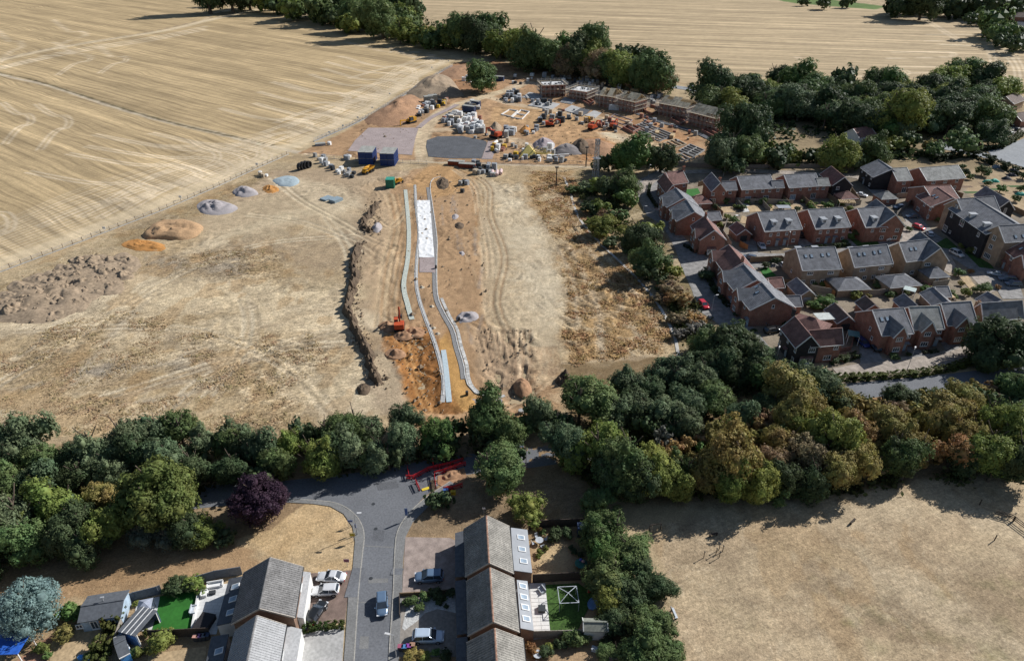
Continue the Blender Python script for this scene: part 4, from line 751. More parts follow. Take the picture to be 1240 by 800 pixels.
    for wg in wings:  # projecting gables: (u, half width, projection, ridge z, side)
        u, hw2, pr, zr2, sd = wg[:5]; s = -1 if sd == 'F' else 1; y0 = s*ww; y1 = s*(ww+pr); yr = s*hw*max(0,(1-(zr2-ze)/(zr-ze))); mw = wg[5] if len(wg) > 5 else wall
        w2 = hw2-.22; ze2 = ze; zt2 = ze2+(zr2-ze2)*.22/hw2-.1
        m = MB(); vs = [(u-w2,y0,0),(u+w2,y0,0),(u+w2,y1,0),(u-w2,y1,0),(u-w2,y0,zt2),(u+w2,y0,zt2),(u+w2,y1,zt2),(u-w2,y1,zt2),(u,y1,zr2-.16)]
        m.add(vs, [(0,3,7,4),(2,1,5,6),(3,2,6,8,7)] if s < 0 else [(4,7,3,0),(6,5,1,2),(7,8,6,2,3)]); put(m.build('wing_wall', mw, rt))
        m = MB(); ye = y1+s*.25
        for t in (-1,1):
            yv = s*(hw-.0); q = [(u+t*hw2,yv,ze2+.01),(u+t*hw2,ye,ze2+.01),(u,ye,zr2),(u,yr,zr2)]
            slab(m, *q, th=.12)
        put(m.build('wing_roof', roof, rt))
        m = MB()
        for t in (-1,1): m.bar((u+t*(hw2-.02),ye,ze2-.05),(u,ye,zr2-.04),.10,.26)
        put(m.build('bargeboard', M_WHITE, rt))
        for (du, z, w, h, n) in (wg[6] if len(wg) > 6 else ()): put(add_window(rt, Vector((u+du, y1, z)), 0 if s < 0 else math.pi, w, h, n))
    rt['hw'] = hw; rt['len'] = L
    return rt
def bay(rt, loc, rz, w=2.2, h=1.3, z=1.5, roof=None):
    o = MB().box((0,-.35,0),(w,.7,.6)).build('bay_window', M_WHITE, rt); o.location = (loc[0],loc[1],z-h/2-.3); o.rotation_euler = (0,0,rz)
    n = 4; f, g = win_proto(w-.1,h,n,M_GLASS); q = link(bpy.data.objects.new('window', f), o); q.location = (0,-.68,h/2+.3); q2 = link(bpy.data.objects.new('pane', g), o); q2.location = (0,-.675,h/2+.3)
    b = MB().box((0,-.3,h/2+.3),(w,.66,h)).build('bay_body', M_WHITE, o); r = MB().add([(-w/2-.1,-.8,h+.3),(w/2+.1,-.8,h+.3),(w/2,0,h+.85),(-w/2,0,h+.85)],[(0,1,2,3)]).build('bay_roof', roof or R_PLUM, o)
# ---------------------------------------------------------------- flat sheets: roads, drives, lawns
M_ASPH = mat('asphalt', (.165,.172,.185), .9, .14, 3, .15, var2=.18, scale2=.12, coord='Object'); M_ASPHF = mat('old_asphalt', (.26,.275,.29), .9, .12, 1, var2=.12)
M_PAVE = mat('tarmac_pavement', (.215,.215,.21), .9, .16, 5, .15, var2=.15, scale2=.3); M_KERB = mat('kerb_stone', (.36,.345,.31), .9, .2, 3)
def blockm(name, c1, c2, w=.22, h=.11): return add_brick(mat(name, c1, .9), w, h, tuple(x*.5 for x in c1), c1, c2, .012, 'flat', .3, noise_amt=.3)
M_BLK = blockm('grey_block_paving', (.31,.30,.285), (.26,.25,.24)); M_BLKP = blockm('pinkish_block_paving', (.40,.32,.28), (.33,.27,.235)); M_BLKR = blockm('brown_block_paving', (.24,.175,.145), (.20,.145,.12)); M_BLKY = blockm('buff_block_paving', (.40,.345,.29), (.35,.30,.25))
M_CONC = mat('concrete', (.43,.425,.41), .9, .15, 2, .1, var2=.15); M_GRASS = mat('green_grass', (.055,.115,.022), .9, .3, 3, .5, var2=.3, scale2=.3); M_TURF = mat('artificial_turf', (.030,.150,.022), .9, .10, 2, .2, var2=.18, scale2=.35)
M_DRYL = mat('dry_lawn', (.46,.34,.20), .95, .2, 2, .3, var2=.2, scale2=.3); M_PATIO = add_brick(mat('white_patio', (.62,.62,.60), .8), .9, .6, (.42,.42,.40), (.66,.66,.64), (.58,.58,.57), .02, 'flat', .2, noise_amt=.06)
M_GRAV = mat('dark_gravel', (.105,.11,.12), .95, .25, 3, .4, var2=.2, scale2=.2); M_PINKG = mat('pinkish_gravel', (.36,.295,.28), .95, .18, 2.5, .3, var2=.15, scale2=.2); M_WGRAV = mat('pale_gravel', (.52,.52,.50), .95, .2, 4, .3); M_SOILM = mat('garden_soil', (.17,.12,.08), .95, .3, 3, .4)
LV = [0.012]
def sheet(name, pp, m, z=None, kind='structure', world=False, th=0):
    q = [Vector((x, y, 0)) for x, y in pp] if world else [P(x, y) for x, y in pp]
    if z is None: LV[0] = .012+((LV[0]-.012+.004) % .1505); z = LV[0]
    q = [(v.x, v.y) for v in q]; q = ccw(q); cx = sum(v[0] for v in q)/len(q); cy = sum(v[1] for v in q)/len(q)
    from mathutils.geometry import tessellate_polygon
    zt = z if not th else th; n = len(q); vs = [(x-cx, y-cy, zt) for x, y in q]; fs = []
    for t in tessellate_polygon([[Vector(v) for v in vs]]):
        A, B, D = (vs[i] for i in t); fs.append(tuple(t) if (B[0]-A[0])*(D[1]-A[1])-(B[1]-A[1])*(D[0]-A[0]) > 0 else tuple(t)[::-1])
    if th: vs += [(v[0], v[1], 0) for v in vs]; fs += [(i, n+i, n+(i+1)%n, (i+1)%n) for i in range(n)]
    me = bpy.data.meshes.new(name); me.from_pydata(vs, [], fs); me.update(); me.materials.append(m); o = bpy.data.objects.new(name, me); o.location = (cx, cy, 0); link(o)
    if kind: o['kind'] = kind
    return o
def ribbon(pp, w, world=False, n=6, sm=True):
    q = [tuple(v) for v in (pp if world else wpts(pp))]; q = smooth_path(q, n) if sm else q; l, r = [], []
    for i, p in enumerate(q):
        a0 = q[max(i-1,0)]; b0 = q[min(i+1,len(q)-1)]; dx, dy = b0[0]-a0[0], b0[1]-a0[1]; D = math.hypot(dx,dy) or 1; l.append((p[0]-dy/D*w/2, p[1]+dx/D*w/2)); r.append((p[0]+dy/D*w/2, p[1]-dx/D*w/2))
    return l, r
def strip(name, pp, w, m, z=None, n=6, kind='structure', h=0, world=False, parent=None, sm=True):
    l, r = ribbon(pp, w, world, n, sm); 
    if z is None: LV[0] = .012+((LV[0]-.012+.004) % .1505); z = LV[0]
    b = MB(); k = len(l)
    if not h: b.add([(x,y,z) for x,y in l]+[(x,y,z) for x,y in r], [(i,k+i,k+i+1,i+1) for i in range(k-1)])
    else:
        b.add([(x,y,0) for x,y in l]+[(x,y,0) for x,y in r]+[(x,y,h) for x,y in l]+[(x,y,h) for x,y in r], [(2*k+i,3*k+i,3*k+i+1,2*k+i+1) for i in range(k-1)]+[(i,2*k+i,2*k+i+1,i+1) for i in range(k-1)]+[(k+i+1,3*k+i+1,3*k+i,k+i) for i in range(k-1)]+[(k,3*k,2*k,0),(k-1,3*k-1,4*k-1,2*k-1)])
    o = b.build(name, m, parent)
    if kind: o['kind'] = kind
    return o
# lower lane and the junction
strip('road', [(120,612),(200,606),(280,598),(350,594),(450,582),(520,569),(580,560),(640,554),(700,546),(800,538),(880,520),(940,500),(1000,480),(1040,473),(1100,467),(1160,461),(1260,448)], 5.6, M_ASPH, n=4)
sheet('road', [(470,830),(472,780),(476,720),(478,670),(481,645),(492,625),(512,603),(535,584),(450,578),(340,588),(290,605),(340,603),(385,606),(410,610),(428,621),(438,635),(441,650),(439,670),(434,720),(430,780),(427,830)], M_ASPH)
sheet('pavement', [(427,830),(430,780),(434,720),(439,670),(441,650),(438,635),(428,621),(410,610),(385,606),(345,604),(345,608),(380,610),(400,613),(416,622),(427,638),(430,655),(427,690),(422,720),(418,780),(414,830)], M_PAVE, th=.10)
sheet('pavement', [(470,830),(472,780),(476,720),(478,670),(481,645),(492,625),(515,603),(545,583),(552,586),(520,612),(500,632),(491,650),(488,680),(487,720),(484,780),(482,830)], M_PAVE, th=.10)
for pp in ([(427,830),(430,780),(434,720),(439,670),(441,650),(438,635),(428,621),(410,610),(385,606),(345,604)], [(470,830),(472,780),(476,720),(478,670),(481,645),(492,625),(515,603),(545,583)]): strip('kerb', pp, .16, M_KERB, h=.115, n=4)
for x, y, w, h in ((430,705,2.2,5.5),(480,692,1.8,1.2)):
    p = P(x,y); sheet('pavement', [(p.x-w/2,p.y-h/2),(p.x+w/2,p.y-h/2),(p.x+w/2+.2,p.y+h/2),(p.x-w/2+.2,p.y+h/2)], M_ASPH, z=.112, world=True)
for pp in ([(446,700),(470,700),(470,705),(446,706)], [(452,640),(466,642),(464,656),(451,653)], [(436,770),(447,770),(446,785),(435,785)], [(455,585),(480,582),(484,590),(458,594)], [(441,660),(480,662),(480,663.2),(441,661.2)], [(434,728),(476,730),(476,731.2),(434,729.2)]): sheet('road_patch', pp, M_PAVE if len(LV) and pp[0][0] < 447 else mat('patch_asphalt', (.125,.13,.14), .95, .2, 4, .3), z=.027)
for x, y in ((452,610),(449,700),(455,640)):
    p = P(x,y); MB().lathe([(.33,0),(.33,.006)],(p.x,p.y,.03),12).build('manhole_cover', M_DARKM)['kind'] = 'structure'
sheet('driveway', [(374,694),(426,690),(421,722),(418,752),(366,764),(360,730)], M_BLKR); sheet('driveway', [(366,766),(417,758),(413,830),(356,830)], M_CONC)
sheet('driveway', [(491,650),(545,651),(553,655),(553,716),(487,721),(489,680)], M_BLKP); sheet('driveway', [(486,722),(553,722),(556,795),(483,795)], mat('grey_drive', (.30,.27,.235), .9, .15, 2, var2=.15))
sheet('gravel_bed', [(487,760),(492,736),(500,730),(520,722),(551,720),(552,742),(530,737),(515,742),(505,752),(490,763)], M_WGRAV)
# estate streets
RD = M_BLK
sheet('estate_street', [(768,222),(800,204),(812,206),(806,224),(806,250),(818,275),(836,296),(856,312),(882,302),(900,304),(960,310),(960,322),(905,325),(880,326),(872,330),(880,352),(898,375),(912,396),(930,418),(944,436),(925,440),(896,414),(872,394),(846,376),(838,352),(826,325),(818,302),(802,272),(784,262),(775,245)], RD)
strip('estate_street', [(900,312),(960,312),(1010,308),(1060,300),(1090,290),(1110,282)], 6, M_BLK); strip('estate_street', [(1100,252),(1108,268),(1125,285),(1150,302),(1180,322),(1200,332)], 6, M_BLK)
sheet('estate_street', [(1085,270),(1112,266),(1122,284),(1108,292),(1085,296)], M_BLKY); sheet('estate_street', [(1173,332),(1192,328),(1207,342),(1208,352),(1196,356)], M_BLKY); sheet('estate_street', [(1140,305),(1150,308),(1158,322),(1150,331),(1138,324)], M_BLKY)
sheet('estate_street', [(1185,322),(1230,332),(1240,362),(1214,362),(1200,340)], M_BLK)
sheet('estate_street', [(1008,446),(1016,455),(1050,453),(1105,450),(1142,444),(1172,436),(1202,420),(1204,408),(1170,415),(1142,425),(1105,431),(1065,435),(1042,440)], M_BLKY)
for pp in ([(1040,418),(1060,420),(1070,438),(1042,441)], [(1093,415),(1108,417),(1120,431),(1104,433)], [(1135,408),(1152,409),(1165,420),(1146,427)], [(1174,400),(1192,402),(1200,412),(1176,418)]): sheet('driveway', pp, M_BLK)
sheet('estate_street', [(1048,226),(1062,222),(1080,236),(1085,252),(1068,248)], M_BLK); sheet('driveway', [(900,292),(915,288),(918,310),(903,312)], M_BLK); sheet('driveway', [(964,280),(976,278),(985,300),(968,304)], M_BLK); sheet('driveway', [(1022,272),(1034,270),(1050,296),(1026,300)], M_BLK)
strip('estate_street', [(770,235),(800,212),(850,208),(900,207),(1000,212),(1040,215),(1060,228)], 4.5, M_BLKY, n=3)
# far roads
strip('far_road', [(775,96),(800,103),(850,110),(905,119),(960,127),(1010,132)], 8, M_ASPHF); strip('far_road', [(1130,175),(1180,186),(1215,190),(1260,178)], 8, M_ASPHF); sheet('far_road', [(1196,184),(1240,168),(1280,160),(1280,215),(1240,203),(1210,194)], M_ASPHF)
sheet('driveway', [(1140,150),(1175,160),(1215,158),(1240,148),(1240,160),(1200,172),(1150,168)], mat('pale_yard', (.36,.32,.28), .9))
strip('path', [(683,215),(690,232),(700,262),(722,290),(745,312),(768,334),(792,362),(808,388),(818,412),(822,438)], .8, mat('pale_path', (.50,.48,.44), .9, .2, 2))
# ================================================================ HOUSES OF THE NEW ESTATE
SMW = (.9, 1.1, 2)
def colwins(L=11): return [('R',0,5.6,.7,1.0,1),('F',-L*.33,4.0,1.1,1.1,2),('F',L*.05,4.0,.8,1.0,1),('F',-L*.33,1.5,1.5,1.2,3),('F',L*.30,1.5,1.2,1.2,2),('B',-2,4.0,1.1,1.1,2),('B',2.5,4.0,1.1,1.1,2),('B',-2,1.3,1.9,1.9,3)]
GC = 'houses of the brick row along the estate road'
rt = house('house','red brick house with plum roof at the far end of the row','house',(804.2,209.4),(815.2,223.8),(804.8,232.6),wall=M_RED,roof=R_PLUM,wins=colwins(),group=GC)
house('x','','',(806,208.9),(827,206.1),(830,221.6),roof=R_PLUM,par=rt,wins=[('F',2,4,1.1,1.1,2),('F',2.6,1.5,1.1,1.1,2)],chim=[(4,0)])
rt = house('house','second house of the brick row, grey roof below the plum roofed one','house',(818.4,227.4),(828.7,239.7),(808,251.9),roof=R_GREY,wins=colwins(),group=GC,wings=[(1.5,2.1,1.0,7.4,'F',M_RED,((0,4.2,1.1,1.1,2),(0,1.6,1.5,1.2,3)))])
rt = house('house','third house of the brick row, grey roof with ridge chimney missing','house',(831.3,241.6),(841.4,256.5),(819.7,268.7),roof=R_GREY,wins=colwins(),group=GC,wings=[(1.5,2.1,1.0,7.4,'F',M_RED,((0,4.2,1.1,1.1,2),(0,1.6,1.5,1.2,3)))])
rt['label'] = 'third house of the brick row, grey roof stepping down above the red roof'
rt = house('house','plum roofed house with bay window in its gable, fourth of the row','house',(853.2,261.6),(865.5,278.8),(847,290.4),roof=R_PLUM,wins=colwins(),group=GC,chim=[(-4.6,0)],wings=[(2.2,2.1,1.0,7.4,'F',M_RED,((0,4.2,1.1,1.1,2),(0,1.6,1.5,1.2,3)))])
bay(rt, (rt['len']/2-.28, 0, 0), math.pi/2, 2.6)
rt = house('house','plum roofed house with chimney opposite the junction, fifth of the row','house',(882.6,296.1),(900,318),(878,331.6),roof=R_PLUM,wins=colwins(),group=GC,chim=[(5.2,0)],doors=[('F',2.5)],wings=[(-4,2.3,1.0,7.4,'F',M_RED,((0,4.2,1.3,1.1,2),(0,1.6,1.5,1.2,3)))])
rt = house('house','grey roofed house between the plum and the dark roof, sixth of row','house',(900.6,320),(917.4,338.7),(891,354.2),roof=R_GREY,wins=colwins(),group=GC,doors=[('F',3)],wings=[(-3.2,2.3,1.0,7.4,'F',M_RED,((0,4.2,1.3,1.1,2),(0,1.6,1.5,1.2,3)))])
rt = house('house','dark slate roofed end house with two rooflights nearest the red car','house',(922.6,342),(939.4,360.6),(911,378.7),roof=R_GREY,wins=colwins(),group=GC,doors=[('F',3.5)],lights=[('F',-3.5,.72),('F',-1.2,.62)],wings=[(-3.2,2.3,1.0,7.4,'F',M_RED,((0,4.2,1.3,1.1,2),(0,1.6,1.5,1.2,3)))])
# corner house
rt = house('house','plum roofed corner house with dark cladding and bay window','house',(962.6,382.6),(978,401),(963.9,421.9),roof=R_PLUM,wall=M_CLAD,hip=(0,0),wins=[('R',1.2,4.1,1.6,1.1,3),('F',-4,4.2,.9,1.1,2),('F',0,4.2,.9,1.1,2),('F',4,4.2,.9,1.1,2),('F',-3.5,1.5,1,1.2,2),('F',3.8,1.5,1,1.2,2)],doors=[('F',.2)],chim=[(-5.4,0)],ext=(0,2))
house('x','','',(979.4,400),(1020,396.8),(1022.6,416.8),roof=R_PLUM,wall=M_RED,par=rt,wins=[('F',-3.4,4.1,1.2,1.1,2),('F',2.6,4.1,1.2,1.1,2),('F',-4.6,1.5,1.3,1.2,2),('F',1.0,1.5,1.9,1.2,3)])
bay(rt, (rt['len']/2-.28, .3, 0), math.pi/2, 3.0)
# long terrace
GT = 'houses of the long grey roofed terrace'
def tw(L): return [('F',-L*.34,4.0,1.1,1.0,2),('F',-L*.1,4.1,.7,.8,1),('F',L*.16,4.0,1.1,1.0,2),('F',L*.38,4.0,1.0,1.0,2),('F',-L*.28,1.25,2.2,2.0,3,M_GLASSB),('F',L*.3,1.25,2.0,2.0,3)]
house('house','left end house of the long terrace, gable towards the gardens','house',(861.6,208.7),(872.6,221.6),(861,231.3),wins=[('R',-2,4,1.2,1.1,2),('R',1.8,4.2,.6,1.1,1),('R',-1.8,1.3,2.2,2.0,3)],group=GT)
house('house','narrow lower link house beside the left end gable of the long terrace','house',(873.6,219.8),(891,219.2),(890.6,230),zr=7.2,ze=5,wins=[('F',0,4.0,1.1,1.0,2)],group=GT,chim=[(-3.4,0)],trim=False)
house('house','grey roofed terrace house with blue glazed doors, second block from left','house',(892,213.4),(932.9,211.3),(920,228.7),wins=tw(12),group=GT)
house('house','lower link house at the middle notch of the long terrace','house',(933.3,218.6),(948.4,218),(945,227.4),zr=7.0,ze=5,wins=[('F',0,4.0,1.1,1.0,2)],group=GT,trim=False)
house('house','wide grey roofed block right of the notch in the long terrace','house',(949,211.6),(987.6,209.2),(971.6,226.5),wins=tw(14),group=GT)
house('house','lower link house beside the plum gable of the long terrace','house',(988,215.6),(1003,215.2),(999.4,225),zr=7.0,ze=5,wins=[('F',0,4.0,1.1,1.0,2)],group=GT,trim=False,roof=R_PALE)
rt = house('house','plum roofed end house with black clad gable on the long terrace','house',(1006.5,201),(1023.2,214.5),(1009,225.5),roof=R_PLUM,wall=M_CLAD,wins=[('R',-1.4,4,1.2,1.1,2),('R',-1.8,1.5,1.2,1.1,2)],group=GT)
rt = house('house','black clad house with dark slate roof and white porch','house',(1063.9,193.2),(1080.6,204.8),(1066.5,221.6),wall=M_CLAD,roof=R_GREY,wins=[('F',-4,4.2,1,1.1,2),('F',0,4.2,1,1.1,2),('F',4,4.2,1,1.1,2),('F',4,1.6,1,1.2,2),('R',2,4.1,1.2,1.1,2),('R',1.6,1.6,1.2,1.1,2)],doors=[('F',-1)])
house('x','','',(1079,203.6),(1098,202.6),(1102,218.4),roof=R_PALE,wall=M_RED,par=rt,wins=[('F',0,4,1.3,1.1,2),('F',.8,1.3,1.7,2.0,2)])
house('house','red brick house with pale grey roof beside the allotments','house',(1113,203.1),(1160,199.7),(1164.5,215.8),roof=R_PALE,wins=[('F',-5,4,1.5,1.1,2),('F',0,4,1.5,1.1,3),('F',5,4,1.3,1.1,2),('F',5,1.5,1.1,1.1,2)])
rt = house('house','plum roofed T shaped house with two small rooflights','house',(1118.7,225.5),(1151,224.2),(1120.6,246),roof=R_PLUM,wins=[('L',-1.5,4,.9,1.1,1),('L',-1.9,1.5,1.3,1.2,2),('L',2,4,.9,1.1,2)])
house('x','','',(1135.5,226.8),(1154.8,239.7),(1133.5,255.2),roof=R_PLUM,par=rt,wins=[('F',1,4.2,1.1,1.1,2),('F',5,4.2,1.1,1.1,2),('F',-2,1.5,2,1.2,3),('F',5,1.5,1.2,1.2,2)],lights=[('F',-1,.55),('F',1,.55)])
rt = house('flats','three storey L shaped block with buff gables and black upper wall','building',(1181.3,239.7),(1231,270.6),(1163.9,262.9),zr=11.5,ze=8,wall=M_CLAD,roof=R_GREY,wins=[('F',-8,6.6,1.0,1.3,2),('F',-2,6.4,2.1,1.8,2),('F',7,6.4,1.1,1.3,2),('F',-9,1.7,2.2,2.0,3),('F',-6,1.7,.9,.9,1),('F',8,1.7,1.2,1.8,2)],dormers=[('F',-9,.22),('F',-1.5,.22),('F',6,.22)])
house('x','','',(1158.7,241),(1204,237.2),(1162,259.7),zr=11.5,ze=8,wall=M_BUFF,roof=R_GREY,par=rt,wins=[('L',-1,7.6,1.4,1.6,2,M_GLASSB),('L',-1,4.8,1.3,1.2,2)])
bay(rt, (-4,4,0), math.pi*.9, 2.4)
house('x','','',(1209,273.2),(1262,270),(1211.6,293.9),zr=11.5,ze=8,wall=M_BUFF,roof=R_GREY,par=rt,wins=[('L',0,7.6,1.3,1.4,2),('L',0,4.8,1.3,1.3,2),('L',0,1.8,2.4,1.5,4)],lights=[('F',-3,.3),('F',-.5,.3)])
house('house','dark slate roofed house behind the three storey block','house',(1193.5,225.5),(1222.6,243),(1207,253.9),wall=M_CLAD,roof=R_GREY,wins=[('R',0,4.6,.8,1.8,2)])
rt = house('house','plum roofed red brick house at the right edge of the photo','house',(1240,292),(1262,308),(1220,306),roof=R_PLUM,wins=[('F',-5,4.2,1.1,1.1,2),('F',-1,4.2,1.1,1.1,2),('F',-6,1.5,1.2,1.2,2),('F',2,1.5,1,1.2,2)],doors=[('F',-3),('F',.5)],lights=[('F',-2,.6)],wings=[(4,3,.8,7.6,'F')])
# dormered semis
GE = 'semi-detached houses with white dormers'
def ew(L): return [('F',-L*.36,4.0,.9,1.0,2),('F',-L*.13,4.0,.9,1.0,2),('F',L*.13,4.0,.9,1.0,2),('F',L*.36,4.0,.9,1.0,2),('F',-L*.38,1.5,1.1,1.1,2),('F',L*.38,1.5,1.1,1.1,2),('L',0,3.9,.6,1.0,1)]
for r1, r2, e, lb in (((917,256.8),(962.6,253.6),(965.8,277.7),'left brick semi with two white dormers above the white car'), ((978,253.6),(1020.6,250.9),(1025,275),'middle brick semi with two white dormers and small street tree')):
    house('house', lb, 'house', r1, r2, e, zr=9.3, ze=5.3, roof=R_GREY, wins=ew(11), doors=[('F',-1.3),('F',1.3)], dormers=[('F',-2.4,.32),('F',2.6,.32)], group=GE)
rt = house('house','right brick semi with one white dormer and a cross gable','house',(1038,252.2),(1071.6,250),(1047,275.8),zr=9.3,ze=5.3,wins=[('F',-2,4,.9,1,2),('F',1,4,.9,1,2),('L',0,3.9,.6,1,1)],dormers=[('F',-.8,.32)],group=GE)
house('x','','',(1061,241),(1085,260),(1065,275),zr=9.3,ze=5.3,par=rt,wins=[('R',-2.2,4,1.2,1.2,2),('R',2,4,1.2,1.2,2),('R',-2.2,1.5,1.2,1.2,2),('R',2,1.5,1.4,1.2,2)])
GCB = 'buff brick semis with rooflights'
def cw(L): return [('F',-L*.28,4.1,1.7,.9,3),('F',L*.26,4.1,1.7,.9,3),('F',-L*.42,1.2,1.2,1.8,2),('F',-L*.16,1.5,1.2,1.1,2),('F',L*.10,1.5,1.2,1.1,2),('F',L*.36,1.2,1.4,1.9,2),('L',0,2.2,.7,.9,1)]
for r1, r2, e, lb in (((963.8,300.4),(1011.3,298.6),(971.3,327.4),'left buff brick semi with four rooflights in a grey roof'), ((1027.5,299.9),(1074.5,295.6),(1036.5,323.5),'middle buff brick semi with four rooflights in a grey roof')):
    house('house', lb, 'house', r1, r2, e, zr=9.3, ze=5.3, wall=M_BUFF, wins=cw(11), lights=[('F',-3.6,.62),('F',-1.9,.62),('F',1.3,.64),('F',3.1,.66)], dormers=[('B',-3,.35),('B',2,.35)], group=GCB)
rt = house('house','right buff brick house with two rooflights and dark cross gable','house',(1088.5,293.6),(1124.5,289.4),(1098,317),zr=9.3,ze=5.3,wall=M_BUFF,wins=[('F',2,4.1,1.5,.9,3),('F',-1.5,1.5,1.2,1.1,2),('F',1.5,1.5,1.2,1.1,2),('L',0,2.2,.7,.9,1)],lights=[('F',-2,.6),('F',-.4,.6)],group=GCB)
house('x','','',(1114.2,280.3),(1139.4,300.3),(1118.7,316.5),zr=9.3,ze=5.3,par=rt,wall=M_BUFF,wins=[('R',-2,4.1,1.6,.9,3),('R',-2.4,1.5,1.2,1.1,2)])
# bottom row with small dark gables
GD = 'houses with small front gables on the curved street'
def dg(u): return [(u,1.95,1.4,7.9,'F',M_RED,((0,4.4,1.6,1.1,3),(0,1.6,1.8,1.2,3)))]
house('house','leftmost front-gabled house with two rooflights on the curved street','house',(1056,375.2),(1094.8,372.3),(1101.3,403.9),zr=8.8,roof=R_GREY,wings=dg(-.2),wins=[('F',3.2,4,1.0,.9,2),('L',-1,4.2,.7,1,1),('L',-2.5,2.4,.7,1,1)],lights=[('F',-2.6,.62),('F',-1.2,.62)],doors=[('F',3)],group=GD)
house('house','front-gabled house with pale grey roof, second on the curved street','house',(1100,371.4),(1137.4,370.3),(1147,398),zr=8.8,roof=R_PALE,wings=dg(-.9),wins=[('F',3.0,4,1.0,.9,2),('L',-1,2.4,.7,1,1)],doors=[('F',3)],group=GD)
house('house','front-gabled house right of the pale roofed one on the curved street','house',(1139,367),(1176,364.5),(1185,391.6),zr=8.8,roof=R_GREY,wings=dg(-.9),wins=[('F',3.0,4,1.0,.9,2),('L',-1,2.4,.7,1,1)],doors=[('F',3)],group=GD)
house('house','buff brick house at the right end of the curved street','house',(1188,366.8),(1238,363.6),(1194.2,388.4),zr=8.6,wall=M_BUFF,roof=R_GREY,wins=[('F',-3.6,4.1,1.6,.9,2),('F',-3.4,1.5,1.6,1.1,2),('L',-2.5,4.2,.9,1,2)],chim=[(-5,1.2)])
# garages
GG = 'garages of the new estate'
for r1, r2, hw, rf, wl, hp, lb in (((843,236.9),(849,236.5),3.2,R_PLUM,M_RED,(1,1),'hipped plum roofed garage beside the green garden square'),((852.6,257),(871.3,255.6),2.9,R_GREY,M_RED,(0,0),'grey roofed garage beside the plum roofed garage'),((892.6,268),(902.9,277.7),2.6,R_PLUM,M_RED,(0,0),'plum roofed garage beside the white car on the side street'),
    ((929.7,336.8),(947.7,335.5),2.5,R_PLUM,M_RED,(0,0),'plum roofed garage by the small green lawn'),((964.8,335.8),(980.3,351.3),2.5,R_GREY,M_BUFF,(0,0),'narrow grey garage below the left buff semi'),((948.5,358),(969.7,357.4),2.5,R_GREY,M_RED,(0,0),'low grey roofed garage behind the dark roofed end house'),
    ((1024,335.9),(1034,335.5),3.6,R_GREY,M_BUFF,(1,1),'square hipped garage between the left and middle buff semis'),((1084,332.6),(1095,331.6),3.6,R_GREY,M_BUFF,(1,1),'square hipped garage beside the dark cross gable house'),((1094.8,355.2),(1111,369.6),2.5,R_GREY,M_RED,(0,0),'slanting grey garage behind the leftmost front-gabled house'),
    ((1129.7,347.4),(1148.4,364.8),3.0,R_GREY,M_BUFF,(0,0),'long slanting grey garage behind the third front-gabled house'),((1132,347),(1148.4,346.1),2.6,R_GREY,M_RED,(0,0),'short grey garage beside the garden with the red furniture'),((1011,366.5),(1028,383.2),2.5,R_BROWN,M_RED,(0,0),'brown roofed garage behind the corner house'),
    ((1048,357.6),(1060,368.6),2.4,R_BROWN,M_RED,(0,0),'brown roofed garage with pale panels at its end'),((1131,323.5),(1136,323.2),2.6,R_GREY,M_BUFF,(1,1),'glazed hipped garden room on the right buff house'),((1024,231.4),(1028,231.2),2.8,R_PLUM,M_RED,(1,1),'small plum hipped garage by the black clad gable'),((1072,231.6),(1076,231.4),2.7,R_PALE,M_RED,(1,1),'pale hipped garden room in the brick walled garden'),
    ((1196,353),(1213,363),3.2,R_GREY,M_BUFF,(0,0),'dark roofed garage above the buff end house'),((980,382.6),(988,385.2),3.4,R_PLUM,M_RED,(1,1),'pinkish hipped rear roof of the plum corner house')):
    g = house('garage', lb, 'garage', r1, r2, None, zr=4.3, ze=2.4, hw=hw, roof=rf, wall=wl, hip=hp, group=GG if 'garage' in lb else None)
    L = g['len']/2+(g['hw'] if hp[1] else 0)
    o = MB().box((0,0,0),(.08,2.2,2.0)).build('garage_door', M_GREYR if 'buff' in lb else M_DARKM, g); o.location = (L-.22+(0 if not hp[1] else -.02),0,1.02)
    if hp[0]: add_window(g, Vector((-.4,-g['hw']+.22,1.5)), 0, .9, .9, 2)
